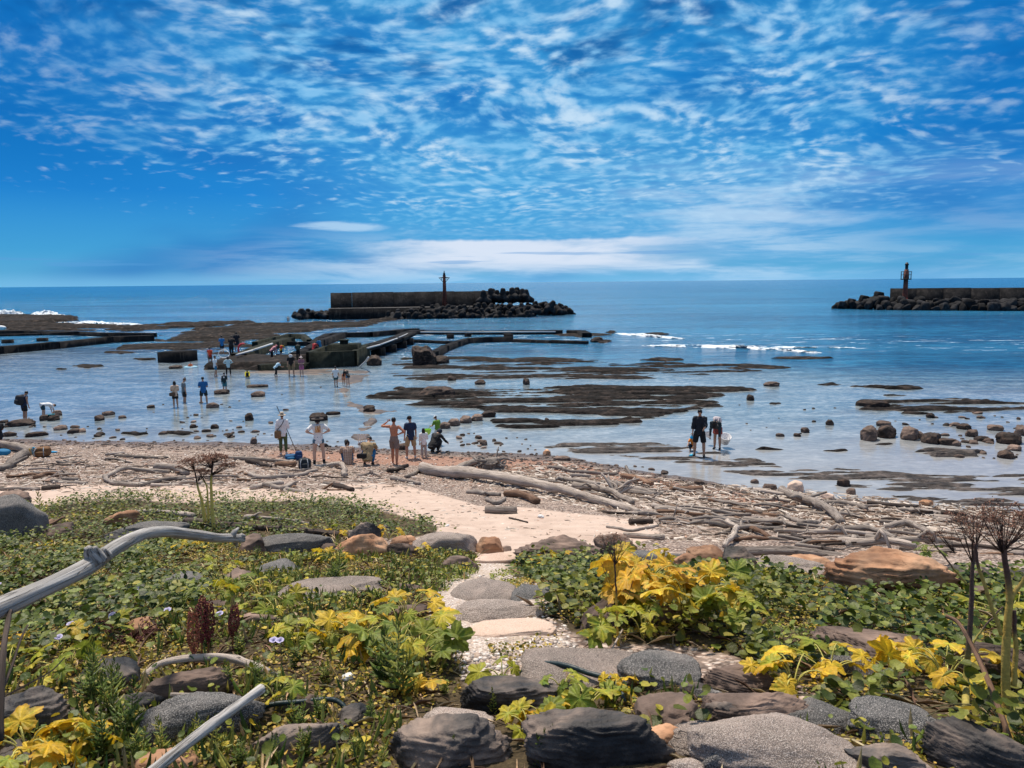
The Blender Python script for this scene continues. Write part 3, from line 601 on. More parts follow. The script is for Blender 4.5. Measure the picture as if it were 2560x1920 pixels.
def tetra(seed=0, s=1.0):
    mb = MB(); dirs = np.array([[0, 0, 1], [.943, 0, -.333], [-.471, .816, -.333], [-.471, -.816, -.333]])
    for d in dirs:
        P = np.array([d * q for q in (0, .25, .5, .75, .95, 1.03)]) * s
        V, F, G = tube(P, np.array([.46, .44, .38, .33, .29, .17]) * s, 14); mb.add(V, F)
    return mb.mesh('tetrapod', M['block_rock'])
tet = tetra()
tg = 'tetrapods heaped around the central breakwater'
tl = ['black rounded tetrapod in the heap along the front of the central breakwater', 'black tetrapod standing upright on the end of the central breakwater', 'black tetrapod in the low heap at the left end of the central breakwater', 'black tetrapod in the heap past the end of the central breakwater']
r_ = np.random.default_rng(3)
tets = []
def put_tet(s_, o_, z, k, sc=None):
    p = bwA + bwT * s_ + bwN * o_
    tets.append((link('tetrapod', tet, loc=(p[0], p[1], z), rot=tuple(r_.uniform(-3.1, 3.1, 3)) if k != 1 else (r_.uniform(-.25, .25), r_.uniform(-.25, .25), r_.uniform(0, 6)), sc=sc or r_.uniform(1.05, 1.5), label=tl[k], cat='tetrapod', group=tg), p, z, k))
for i in range(92):
    s_ = 11 + (i / 92) * 26.5 + r_.uniform(-.8, .8); lay = i % 3
    put_tet(s_, 5.6 + lay * 1.5 + r_.uniform(-.4, .4), [1.35, .8, .15][lay] * min(1, .2 + (s_ - 11) / 10), 0)
for i, (x, o) in enumerate([(28.6, 2.2), (30.4, 1.4), (31.6, .2), (32.4, 2), (33.6, 1), (34.4, 2.2), (35.4, .4), (36.4, 2), (37.4, .6), (30.9, -1), (33.2, -1.2), (36, -.8)]): put_tet(x, o, [3.3, 3.7][i % 2], 1, r_.uniform(1.4, 1.8))
for i in range(44):
    q = r_.random(); put_tet(37 + q * 9.5, r_.uniform(-3, 7) * (1 - .55 * q), (2.6 * (1 - q) ** 1.0) * r_.uniform(.25, 1.1), 3)
for i in range(14): put_tet(-6.6 + r_.uniform(0, 6.2), r_.uniform(-2.5, 3), r_.uniform(.1, .8), 2)
# armour rocks on the other breakwater
rg = 'boulders heaped around the breakwater with the railed light tower'
variants = []
for k in range(10):
    V, F = rock(1, 1, 1, 300 + k, 3, cuts=9, rough=.28, power=4.5, cutdepth=.66); variants.append(MB().add(V, F).mesh('boulder', M['block_rock'], smooth=False))
arm = []
for i in range(150):
    if i < 112: s_ = -3 + i / 112 * 62; lay = i % 3; o_ = 5.0 + lay * 1.3 + r_.uniform(-.4, .4); z = [1.35, .75, .1][lay] + r_.uniform(-.1, .35); k = 0
    else: q = r_.random(); s_ = -1 - q * 9.5; o_ = r_.uniform(-2, 7) * (1 - .5 * q); z = 2.0 * (1 - q) * r_.uniform(.3, 1.1); k = 1
    p = rwA + rwT * s_ + rwN * o_; a_ = r_.uniform(.65, 1.15)
    arm.append((link('boulder', variants[i % 10], loc=(p[0], p[1], z), rot=tuple(r_.uniform(-3, 3, 3)), sc=(a_ * r_.uniform(.9, 1.4), a_, a_ * r_.uniform(.7, 1.1)), label=['black boulder in the bank along the foot of the railed tower breakwater', 'black boulder in the heap at the sea end of the railed tower breakwater'][k], cat='boulder', group=rg), p, z, k))
ORDW = 'first second third fourth fifth sixth seventh eighth ninth tenth eleventh twelfth thirteenth fourteenth fifteenth sixteenth seventeenth eighteenth nineteenth twentieth twenty-first twenty-second twenty-third twenty-fourth twenty-fifth twenty-sixth twenty-seventh twenty-eighth twenty-ninth thirtieth'.split()
def heap_labels(L, noun, marks):
    rows = {}
    for o, p, z, k in L:
        row = 'waterline' if z < .45 else 'middle' if z < 1.0 else 'upper'; px = float(proj([[p[0], p[1], z]])[0][0][0]); mx, mn = min(marks, key=lambda m: abs(m[0] - px))
        rows.setdefault((row, mn, 'left' if px < mx else 'right', 'upright ' if k == 1 and noun == 'tetrapod' else ''), []).append((abs(px - mx), o))
    for (row, mn, sd, up), q in rows.items():
        q.sort(key=lambda a: a[0])
        for i, (_, o) in enumerate(q): o['label'] = f'black {up}{row} row {noun}, {ORDW[min(i, 29)]} {sd} of the {mn}'
heap_labels(tets, 'tetrapod', [(713, 'breakwater end wall'), (800, 'first wall joints'), (880, 'middle of the parapet'), (959, 'slim mast'), (1068, 'parapet end'), (1150, 'ledge tip')])
heap_labels(arm, 'boulder', [(1850, 'square concrete blocks'), (1921, 'parapet end'), (1958, 'railed light tower'), (2040, 'first parapet joint'), (2120, 'long far parapet'), (2190, 'cropped wall section')])
def cubeblock(x, y, z, s, rz): 
    p = rwA + rwT * x + rwN * y; V, F = box(-s, s, -s, s, -s, s); V = V * (1 - .08 * (np.abs(V).sum(1) > 2.9 * s))[:, None]
    V, F = rock(s, s, s, int(x * 10) & 255, 3, cuts=0, rough=.05, power=9)
    link('concrete_block', MB().add(V, F).mesh('concrete_block', M['block_rock'], smooth=False), loc=(p[0], p[1], z), rot=(.1, .15, rz), label='square black concrete block, %s of the blocks left of the railed tower' % ['topmost', 'second', 'third', 'lowest'][cubeblock.n], cat='concrete block'); cubeblock.n += 1
cubeblock.n = 0
for a_ in ((-2.2, 1.5, 2.9, .8, .3), (-5.0, 2, 2.1, .8, .1), (-7.4, 2, 1.5, .7, .5), (-9.2, 2.5, 1.0, .65, .9)): cubeblock(*a_)

def rust(t, b):
    g = GEO(t); n = t.noise(t.scale(g, 2, 2, .6), 1.2, 5, .7); z = t.sep(g)[2]
    c = t.ramp(n, [(.35, (.05, .022, .016)), (.5, (.15, .05, .035)), (.65, (.26, .075, .045)), (.8, (.35, .25, .2))])
    return {'Base Color': c, 'Normal': t.bump(n, .03)}
M['rust'] = material('rusty_red_paint', rust, .8); M['red'] = P_((.45, .05, .03), .6, 'red_paint'); M['blackmetal'] = plain('black_metal', (.03, .028, .028), .6)
# slim mast
q0 = at_z(959, 662, 1.95); p = bwA + bwT * (float((q0[:2] - bwA) @ bwT)) + bwN * 2.6; bz = 2.0
root = empty('navigation_mast', (p[0], p[1], bz), label='slim rusty red navigation mast with a small crossarm on the central breakwater', cat='mast')
hb = at_z(959, 585)[2]
top = CAM[2] + np.linalg.norm(p) * math.tan(math.radians(.93)) - bz
mb = MB()
for q in range(4):
    a_ = q * math.pi / 2 + .4; dx_, dy_ = math.cos(a_), math.sin(a_); V, F, G = tube([(dx_ * .42, dy_ * .42, 0), (dx_ * .26, dy_ * .26, top * .45), (dx_ * .2, dy_ * .2, top * .86)], .09, 6); mb.add(V, F)
for z in np.arange(0, top * .84, .42):
    k_ = .42 - .2 * z / top
    for q in range(4):
        a_ = q * math.pi / 2 + .4; b_ = a_ + math.pi / 2
        V, F, G = tube([(math.cos(a_) * k_, math.sin(a_) * k_, z), (math.cos(b_) * k_, math.sin(b_) * k_, z + .4)], .06, 4); mb.add(V, F)
V, F, G = tube([(0, 0, 0), (0, 0, top * .86)], [.24, .17], 10); mb.add(V, F)
link('shaft', mb.mesh('shaft', M['rust']), root)
mb = MB()
for s_ in (-1, 1):
    for a_, b_ in (((s_ * .1, 0, top * .66), (s_ * .95, 0, top * .80)), ((s_ * .95, 0, top * .80), (s_ * .1, 0, top * .82)), ((s_ * .5, 0, top * .735), (s_ * .5, 0, top * .81))): V, F, G = tube([a_, b_], .05, 5); mb.add(V, F)
V, F, G = tube([(-1.05, 0, top * .80), (1.05, 0, top * .80)], .06, 5); mb.add(V, F)
V, F, G = tube([(0, -.8, top * .80), (0, .8, top * .80)], .06, 5); mb.add(V, F)
link('crossarm', mb.mesh('crossarm', M['blackmetal']), root)
V, F, G = tube([(0, 0, top * .86), (0, 0, top * .93), (0, 0, top * .935), (0, 0, top * .97), (0, 0, top)], [.22, .22, .1, .1, .02], 10); link('lantern', MB().add(V, F).mesh('lantern', M['blackmetal']), root)
# railed light tower
q0 = W0(1950, 665); s_ = float((q0[:2] - rwA) @ rwT); p = rwA + rwT * s_ + rwN * 2.0; bz = 1.8; D_ = np.linalg.norm(p)
hz = lambda dpx: CAM[2] + D_ * dpx * K / FPX - bz       # height of something dpx above the horizon
root = empty('light_tower', (p[0], p[1], bz), label='small round light tower with a railed gallery and a red foot', cat='light tower')
gz, tz = hz(-1.0), hz(20.5)
def lathe(prof, seg=20, c=(0, 0)):
    prof = np.array(prof, float); a = np.arange(seg) / seg * 2 * np.pi
    V = np.stack([c[0] + prof[:, :1] * np.cos(a), c[1] + prof[:, :1] * np.sin(a), prof[:, 1:2] + 0 * a], -1).reshape(-1, 3); return V, grid_faces(len(prof), seg, True)
V, F = lathe([(.50, .55), (.44, gz), (.42, gz + 2.05), (.0, gz + 2.1)]); link('tower_shaft', MB().add(V, F).mesh('tower_shaft', M['rust']), root)
V, F = lathe([(.56, 0), (.54, .54), (0, .56)]); link('red_foot', MB().add(V, F).mesh('red_foot', M['red']), root)
V, F = lathe([(.0, gz - .12), (1.05, gz - .1), (1.05, gz + .1), (.0, gz + .13)], 12); link('gallery', MB().add(V, F).mesh('gallery', M['blackmetal'], smooth=False), root)
mb = MB()
for i in range(12):
    a_ = i * math.pi / 6; V, F, G = tube([(1.0 * math.cos(a_), 1.0 * math.sin(a_), gz + .1), (1.0 * math.cos(a_), 1.0 * math.sin(a_), gz + 1.6)], .035, 5); mb.add(V, F)
for z in (gz + .9, gz + 1.6):
    V, F, G = tube([(1.0 * math.cos(a), 1.0 * math.sin(a), z) for a in np.linspace(0, 2 * math.pi, 25)], .05, 5); mb.add(V, F)
link('railing', mb.mesh('railing', M['blackmetal']), root)
V, F = lathe([(.30, gz + 2.1), (.30, gz + 2.9), (.42, gz + 2.95), (.2, gz + 3.5), (.05, tz), (0, tz + .1)], 12); link('lantern', MB().add(V, F).mesh('lantern', M['blackmetal']), root)
mb = MB()
for z in np.arange(.8, gz - .2, .4): V, F, G = tube([(.4, -.25, z), (.66, -.25, z), (.66, .05, z), (.4, .05, z)], .03, 4); mb.add(V, F)
link('rungs', mb.mesh('rungs', M['blackmetal']), root)

# concrete tank
a_, b_ = W0(668, 795), W0(766, 791); c_ = W0(795, 775); root = empty('concrete_tank', (a_[0], a_[1], 0), label='mossy open concrete tank beside the flat slab', cat='tank')
rel = lambda p: p - np.array([a_[0], a_[1], 0]); TH = 1.22
mb = MB(); pts = [a_, b_, c_, c_ + (a_ - b_)]
for i in range(4): seg_box(mb, rel(pts[i]), rel(pts[(i + 1) % 4]), .42 + .004 * i, -.5, TH + .004 * i, 0, .02, i)
link('tank_wall', mb.mesh('tank_wall', M['concrete_green'], smooth=False), root)
m_ = rel((a_ + b_) / 2 * .55 + c_ * .45 + (a_ - b_) * .10)
V, F = box(-1.15, 1.15, -1.0, 1.2, -.5, TH + .35); link('raised_chamber', MB().add(V + m_, F).mesh('raised_chamber', M['concrete_green'], smooth=False), root)
V, F = lathe([(.34, TH + .351), (.34, TH + .62), (.42, TH + .63), (.42, TH + .72), (0, TH + .73)], 14); link('chamber_cap', MB().add(V + m_, F).mesh('chamber_cap', M['concrete_green']), root)
# walkway on piers with a pale pipe along its edge
wp = [(782, 757), (815, 749), (857, 737), (889, 722), (903, 718)]; wz = 1.05
root = empty('pier_walkway', W0(857, 740), label='raised concrete walkway on square piers leading away from the tank', cat='walkway'); o0 = np.array(root.location)
lift = lambda x, y, z: at_z(x, y, z)
mb = MB(); deckpts = [lift(776, 750, wz), lift(815, 741, wz), lift(857, 729, wz), lift(889, 715.5, wz), lift(904, 712.5, wz)]
for i in range(4): 
    a1, b1 = deckpts[i] - o0, deckpts[i + 1] - o0; seg_box(mb, a1, b1, 1.5 + .01 * i, wz - .34, wz + .004 * i, 0, .02, i)
link('deck', mb.mesh('deck', M['concrete'], smooth=False), root)
mb2 = [(817, 768), (842, 761), (865, 752), (880, 745)]
for x, y in mb2:
    q = W0(x, y) - o0; V, F = box(-.62, .62, -.3, .3, -.8, wz - .345); link('pier', MB().add(V + [q[0], q[1], 0], F).mesh('pier', M['concrete'], smooth=False), root)
pts = [(791, 755, .9), (806, 746, wz), (849, 734.5, wz), (886, 718.5, wz), (1010, 717, 1.15), (1080, 716.5, 1.15)]
def pipe(name, pts, r, mat, label, cat, seed=0, parent=None, n=40):
    P = np.array([at_z(x, y, z + r) for x, y, z in pts]); V, F, G = tube(curve(P, n), r, 8); return link(name, MB().add(V, F).mesh(name, mat), label=label, cat=cat, parent=parent)
M['white_pipe'] = P_((.55, .56, .56), .5, 'pale_plastic')
def pipe_w(name, pts, r, label, z_=None):
    P = np.array([at_z(x, y, z) for x, y, z in pts]); mb = MB()
    for i in range(len(P) - 1): V, F, G = tube([P[i], P[i + 1]], r, 8); mb.add(V, F)
    return link(name, mb.mesh(name, M['white_pipe']), label=label, cat='pipe')
pipe_w('water_pipe', [(793, 752, wz + .05), (820, 745, wz + .05), (850, 734, wz + .05), (858, 731, wz + .05)], .07, 'pale pipe along the near stretch of the raised walkway')
pipe_w('water_pipe', [(862, 729, wz + .05), (889, 717.5, wz - .1), (1010, 717.6, .56), (1200, 716.6, .52)], .07, 'long pale pipe on top of the wall beyond the raised walkway')
pipe_w('water_pipe', [(778, 792, .1), (790, 781, .6), (796, 772, 1.1)], .07, 'short pale pipe leaning on the corner of the tank')
pipe_w('water_pipe', [(511, 767, .75), (545, 757, .8), (588, 742.5, .9)], .09, 'pale pipe lying on the long sloping wall')
# walls
wall_line('sea_wall', [(904, 722), (960, 722.5), (1040, 722.5), (1120, 722), (1215, 722)], 1.0, .46, 'low black wall with gaps reaching out past the raised walkway', seed=3)
wall_line('sea_wall', [(1224, 722), (1255, 722), (1268, 729)], 1.1, .5, 'short broken black wall beyond the gap, bent at its end', seed=4)
wall_line('sea_wall', [(674, 752), (692, 740), (708, 732), (734, 729), (800, 728), (852, 723), (902, 719)], .8, .58, 'curving black wall behind the tank', seed=5)
wall_line('sea_wall', [(905, 786), (939, 772), (962, 758), (988, 748), (1010, 741), (1062, 739), (1107, 738)], .7, .52, 'black wall running from the ruined block out to the lagoon', seed=6)
wall_line('sea_wall', [(1108, 739), (1151, 740), (1190, 741), (1269, 743)], .8, .30, 'low flat black wall continuing from the bent one', seed=7, jag=.05)
wall_line('sea_wall', [(857, 741), (920, 744), (988, 747)], .4, .45, 'thin beam wall crossing below the raised walkway', seed=8, z0=.15, jag=.02)
wall_line('sea_wall', [(516, 781), (545, 770), (590, 752), (626, 742)], 1.2, .66, 'long sloping wall at the edge of the flat slab', seed=9, mat='concrete_green')
wall_line('sea_wall', [(551, 750), (590, 739), (627, 731), (655, 732), (669, 745)], .6, .55, 'bent wall of the small square basin', seed=10, mat='concrete_green')
wall_line('sea_wall', [(575, 746), (669, 747)], .4, .42, 'straight thin wall closing the small square basin', seed=11)
wall_line('sea_wall', [(636, 778), (664, 766), (694, 747), (743, 729)], .8, .62, 'diagonal wall beside the people sitting by the tank', seed=12)
wall_line('sea_wall', [(560, 801), (600, 798), (668, 797)], .8, .45, 'low kerb like wall at the foot of the flat slab', seed=13, mat='concrete_green', jag=.03)
wall_line('sea_wall', [(-60, 770), (0, 764), (120, 753), (240, 740), (333, 736)], 1.2, .68, 'long black wall of the old pool running out from the beach side', seed=14)
wall_line('sea_wall', [(-60, 722), (60, 722), (160, 724), (240, 727), (333, 728)], 1.1, .48, 'far black wall of the old pool below the reef', seed=15)
wall_line('sea_wall', [(-60, 735), (20, 733), (90, 731), (170, 727)], 1.0, .66, 'thin raised beam wall on short piers in the old pool', seed=16, z0=.40, jag=.02)
for i, (x, y) in enumerate([(17, 741), (92, 737)]):
    q = W0(x, y); V, F = box(-.5, .5, -.35, .35, -.8, .39); link('pier', MB().add(V, F).mesh('pier', M['concrete'], smooth=False), loc=(q[0], q[1], 0), label=['square pier under the beam wall, close to the white float', 'square pier under the beam wall, farther from the white float'][i], cat='pier')
for i, (x, y, w_, h_) in enumerate([(1011, 727, .4, .42), (1096, 727, .45, .42), (973, 731, .4, .5), (1100, 733, .45, .6)]):
    q = W0(x, y); V, F = box(-w_, w_, -.5, .5, -.8, h_); link('pier', MB().add(V, F).mesh('pier', M['concrete'], smooth=False), loc=(q[0], q[1], 0), label='square black pier, %s in the row beyond the raised walkway' % ['second', 'third', 'first', 'last'][i], cat='pier')
a_, b_ = W0(341, 783), W0(386, 784); L = np.linalg.norm(b_ - a_); V, F = box(0, L, 0, 2.4, -.4, .86)
link('concrete_block', MB().add(V, F).mesh('concrete_block', M['concrete'], smooth=False), loc=(a_[0], a_[1], 0), rot=(0, 0, math.atan2(b_[1] - a_[1], b_[0] - a_[0])), label='lone black concrete block standing in the calm lagoon', cat='concrete block')
q = W0(2, 728); V, F = ellipsoid((0, 0, .5), (.8, .35, .3)); link('float', MB().add(V, F).mesh('float', P_((.7, .72, .72), .5, 'white_plastic')), loc=(q[0], q[1], .7), label='white plastic float lying on the old pool wall', cat='float')
# ------------------------------------------------------------------ placed stones
def place_rock(x0, y0, x1, y1, mat, label, hf=.32, seed=None, name='rock', sub=4, cuts=7, rough=.25, power=2.6, rz=None, tilt=(0, 0), sink=.3, cat='rock', water=False, smooth=True, group=None, cutdepth=.78):
    seed = int(x0 * 7 + y0) % 9973 if seed is None else seed
    N = at_z((x0 + x1) / 2, y1, 0.) if water else on((x0 + x1) / 2, y1)
    dist = (N - CAM) @ (-CR[:, 2]); wd = (x1 - x0) * K * dist / FPX
    h = hf * wd
    r0 = rays((x0 + x1) / 2, y0); zt = N[2] + h * .8; kk = (zt - CAM[2]) / r0[2]; Fp = CAM + r0 * kk
    if not water:
        for _ in range(3): zt = max(terr(Fp[0], Fp[1]), N[2]) + h * .8; kk = (zt - CAM[2]) / r0[2]; Fp = CAM + r0 * kk
    dep_ = float(np.clip(np.linalg.norm(Fp[:2] - N[:2]), wd * .45, wd * 1.3))
    dirn = N[:2] / np.linalg.norm(N[:2]); c = N[:2] + dirn * dep_ / 2
    zb = 0.0 if water else float(terr(c[0], c[1]))
    V, F = rock(wd / 2 * 1.04, dep_ / 2 * 1.05, h * (1 + sink) / 2 * 1.15, seed, sub, cuts, rough, power, cutdepth, strat=.16 if mat in ('dark_rock', 'brown_rock', 'orange_rock', 'wet_rock') else .04)
    a_ = -math.atan2(c[0], c[1]) + (rz or 0)
    V = rotz(V, a_)
    me = MB().add(V, F).mesh(name, M[mat] if isinstance(mat, str) else mat, smooth)
    o = link(name, me, loc=(c[0], c[1], zb + h * (1 - sink) / 2), rot=(tilt[0], tilt[1], 0), label=label, cat=cat, group=group)
    placed.append((c[0], c[1], wd / 2, dep_ / 2, zb + h))
    return o
placed = []
FR = [ # x0, y0, x1, y1, material, height/width, power, label
 (815, 1537, 1112, 1668, 'dark_rock', .34, 3.2, 'large charcoal boulder with a streaked top, wedge shaped, beside the speckled slab'),
 (1138, 1525, 1452, 1664, 'dark_rock', .36, 3.0, 'biggest charcoal boulder with a peaked back and brownish streaks on top'),
 (982, 1466, 1215, 1545, 'dark_rock', .24, 3.0, 'flat grey boulder with pale streaks under the curved black hose'),
 (905, 1515, 1062, 1590, 'speck_rock', .25, 2.6, 'speckled grey slab behind the wedge shaped charcoal boulder'),
 (1120, 1376, 1385, 1490, 'speck_rock', .10, 3.4, 'broad speckled stepping slab above the curved black hose'),
 (1338, 1384, 1512, 1488, 'dark_speck', .28, 3.0, 'dark speckled slab sloping away from the orange leaf plant'),
 (1515, 1418, 1675, 1502, 'brown_rock', .28, 2.8, 'brown rounded slab beside the dark speckled slab'),
 (1374, 1478, 1524, 1580, 'brown_rock', .32, 3.0, 'pale brown tilted stone with a smooth top'),
 (1490, 1478, 1735, 1582, 'brown_rock', .26, 3.2, 'long pale brown boulder with a flat ribbed top'),
 (1516, 1512, 1622, 1582, 'dark_rock', .55, 4.0, 'small black angular stone in front of the long pale brown boulder'),
 (1445, 1556, 1650, 1645, 'speck_rock', .20, 3.0, 'speckled grey slab beside the biggest charcoal boulder'),
 (1480, 1575, 1905, 1690, 'speck_rock', .20, 2.8, 'very wide speckled slab at the bottom edge, half dark'),
 (1500, 1600, 1640, 1680, 'dark_speck', .45, 2.6, 'rough dark grey stone lying on the very wide speckled slab'),
 (1440, 1630, 1520, 1680, 'speck_rock', .3, 2.6, 'small speckled stone squeezed in front of the biggest boulder'),
 (1010, 1322, 1200, 1376, 'pale_rock', .09, 2.4, 'pale pink flat stepping stone in the middle of the path'),
 (972, 1232, 1120, 1302, 'speck_rock', .12, 2.6, 'speckled round topped stone at the head of the path'),
 (1105, 1246, 1190, 1298, 'dark_speck', .18, 3.0, 'small dark speckled stone right of the path head'),
 (975, 1290, 1172, 1340, 'speck_rock', .10, 3.0, 'wide speckled stepping stone across the path'),
 (942, 1188, 1032, 1234, 'brown_rock', .35, 2.8, 'brown rounded stone beside the pale flat stone'),
 (1028, 1188, 1114, 1216, 'pale_rock', .16, 2.8, 'pale flat stone between the brown stone and the sand'),
 (1030, 1158, 1090, 1197, 'orange_rock', .5, 3.5, 'orange broken stone with a sharp ridge at the edge of the sand'),
 (1078, 1170, 1104, 1192, 'brown_rock', .4, 3., 'small brown stone behind the sharp ridged orange one'),
 (892, 1153, 1033, 1195, 'speck_rock', .30, 3.4, 'long speckled block with a dark end facing the sand'),
 (846, 1153, 905, 1185, 'orange_rock', .35, 2.6, 'round orange stone next to the long speckled block'),
 (728, 1155, 836, 1206, 'orange_rock', .45, 2.6, 'large rounded orange boulder at the end of the grey log'),
 (755, 1138, 822, 1170, 'dark_rock', .55, 2.6, 'black domed stone resting above the rounded orange boulder'),
 (822, 1164, 902, 1202, 'brown_rock', .35, 3., 'purple brown stone next to the rounded orange boulder'),
 (690, 1172, 735, 1195, 'brown_rock', .4, 2.6, 'small round tan stone beside the rounded orange boulder'),
 (1108, 1160, 1296, 1212, 'brown_rock', .24, 2.6, 'wide flat brown boulder behind the green creepers'),
 (1288, 1148, 1374, 1200, 'brown_rock', .55, 3., 'peaked brown boulder behind the dry seed head'),
 (1355, 1180, 1475, 1225, 'dark_speck', .22, 2.6, 'grey speckled boulder between the peaked one and the driftwood'),
 (1458, 1193, 1514, 1228, 'orange_rock', .5, 2.2, 'small round ochre stone above the yellow leaves'),
 (1478, 1168, 1566, 1222, 'orange_rock', .35, 3.2, 'ochre angular stone with a dark face beside the small round one'),
 (1545, 1172, 1645, 1226, 'dark_rock', .42, 2.8, 'dark brown rounded boulder beside the big grey log'),
 (1640, 1202, 1805, 1244, 'speck_rock', .16, 3., 'flat speckled slab in front of the big grey log'),
 (1695, 1198, 1806, 1224, 'orange_rock', .16, 2.6, 'long low pinkish stone next to the huge sandstone boulder'),
 (1800, 1190, 2044, 1292, 'orange_rock', .34, 2.5, 'huge orange sandstone boulder sloping down into the creepers'),
 (2025, 1212, 2165, 1268, 'dark_rock', .36, 2.6, 'dark slate rounded boulder behind the tall dry stalks'),
 (2090, 1256, 2140, 1290, 'brown_rock', .4, 2.4, 'small olive brown stone below the slate boulder'),
 (2150, 1225, 2290, 1285, 'dark_rock', .4, 2.8, 'dark stone at the edge behind the thick dry stalk'),
 (1762, 1330, 2018, 1425, 'brown_rock', .14, 2.4, 'broad low brown rock surrounded by creepers'),
 (1776, 1416, 1905, 1462, 'dark_speck', .22, 2.6, 'dark speckled stone between the two low yellow plants'),
 (1765, 1250, 1878, 1292, 'dark_rock', .18, 2.4, 'low dark stone half buried in front of the huge sandstone boulder'),
 (1248, 1288, 1365, 1360, 'brown_rock', .5, 3.2, 'dark brown boulder behind the orange leaf plant stem'),
 (1380, 1300, 1500, 1352, 'brown_rock', .3, 2.6, 'brown boulder hidden under the orange leaves'),
 (1690, 1495, 1860, 1590, 'dark_speck', .24, 2.8, 'dark speckled boulder under the lowest creepers'),
 (1840, 1500, 2030, 1610, 'dark_speck', .22, 2.6, 'wide dark speckled boulder left of the thick stalk'),
 (2010, 1585, 2260, 1700, 'dark_rock', .35, 2.8, 'brown black boulder at the foot of the thick stalk'),
 (2045, 1395, 2260, 1475, 'brown_rock', .3, 3., 'brown block behind the thick yellow stalk'),
 (1830, 1600, 2020, 1690, 'dark_rock', .3, 2.8, 'black boulder at the bottom edge beside the very wide slab'),
 (-30, 1076, 94, 1165, 'dark_speck', .75, 3.6, 'big blue grey square boulder at the end of the creepers'),
 (-30, 1062, 60, 1105, 'brown_rock', .4, 2.6, 'smooth brown boulder behind the big square one'),
 (232, 1108, 304, 1142, 'orange_rock', .45, 2.6, 'orange stone with a speckled foot in the creepers'),
 (240, 1128, 404, 1168, 'dark_speck', .18, 2.4, 'long dark speckled slab below the orange stone'),
 (345, 1208, 436, 1270, 'dark_speck', .14, 2.2, 'round dark speckled slab lying flat below the pale branch'),
 (478, 1192, 548, 1260, 'brown_rock', .35, 3., 'purple brown tilted stone next to the round speckled slab'),
 (555, 1198, 650, 1244, 'dark_speck', .16, 2.4, 'flat grey speckled stone beside the purple brown one'),
 (606, 1226, 826, 1292, 'speck_rock', .10, 2.4, 'wide flat pale speckled slab among the moss'),
 (552, 1158, 712, 1198, 'dark_speck', .20, 2.8, 'grey speckled block below the grey log'),
 (512, 1150, 576, 1198, 'brown_rock', .55, 3., 'brown upright stone at the tip of the pale branch'),
 (506, 1312, 596, 1348, 'brown_rock', .25, 2.6, 'pinkish brown flat stone behind the red seed spikes'),
 (276, 1336, 336, 1380, 'orange_rock', .5, 2.5, 'small pink striped stone near the lilac flower'),
 (826, 1245, 916, 1280, 'brown_rock', .22, 2.6, 'flat brown stone in the moss beside the gravel'),
 (822, 1296, 922, 1334, 'brown_rock', .22, 2.4, 'rounded reddish brown stone above the yellow bush'),
 (-40, 1470, 160, 1592, 'dark_rock', .42, 2.8, 'big black lichened boulder at the edge under the twig'),
 (170, 1405, 296, 1500, 'dark_rock', .42, 2.8, 'black rounded rock behind the dry brown weeds'),
 (296, 1448, 496, 1530, 'brown_rock', .26, 2.8, 'pale topped rock under the arched grey stick'),
 (200, 1480, 350, 1560, 'dark_rock', .3, 3., 'low black ledge in front of the arched stick'),
 (290, 1510, 560, 1610, 'dark_speck', .28, 2.6, 'rough lichen covered boulder under the thick cut branch'),
 (540, 1540, 735, 1640, 'dark_rock', .34, 2.8, 'dark brown boulder beside the thick cut branch'),
 (636, 1494, 705, 1545, 'brown_rock', .5, 3., 'small pointed brown stone above the dark hose'),
 (720, 1515, 800, 1575, 'dark_rock', .4, 3., 'small dark square stone at the end of the dark hose'),
 (1286, 1525, 1350, 1580, 'brown_rock', .3, 2.8, 'small grey brown stone wedged behind the biggest charcoal boulder'),
 (1395, 1560, 1470, 1610, 'orange_rock', .4, 3., 'small reddish stone wedged between speckled slabs'),
 (1470, 1470, 1545, 1512, 'dark_rock', .5, 2.8, 'dark small round stone behind the pale brown boulders'),
 (1500, 1485, 1560, 1520, 'dark_speck', .5, 2.6, 'small blue grey speckled stone in the gap'),
 (-60, 1575, 110, 1700, 'dark_rock', .3, 2.8, 'black rock under the bright yellow plant'),
 (300, 1600, 420, 1680, 'orange_rock', .3, 3., 'reddish stone under the lower end of the thick cut branch'),
 (700, 1255, 760, 1280, 'brown_rock', .3, 3., 'small brown stone at the edge of the pale slab'),
 (420, 1295, 500, 1320, 'brown_rock', .2, 3., 'low brown stone half covered by leaves'),
 (90, 1130, 165, 1160, 'brown_rock', .3, 3., 'small brown stone beside the splintered wood'),
]
for i, (a, b, c, d, m_, hf, pw, lb) in enumerate(FR):
    place_rock(a, b, c, d, m_, lb, hf=hf, power=pw, sub=5 if (c - a) > 150 else 4, cuts=12 if 'dark_rock' == m_ else 8, rough=.22 if pw > 3 else .28, cutdepth=.62 if m_ in ('dark_rock', 'brown_rock') else .74, cat='boulder' if 'boulder' in lb else 'stone', name='boulder' if 'boulder' in lb else 'stone', seed=i * 3 + 1)
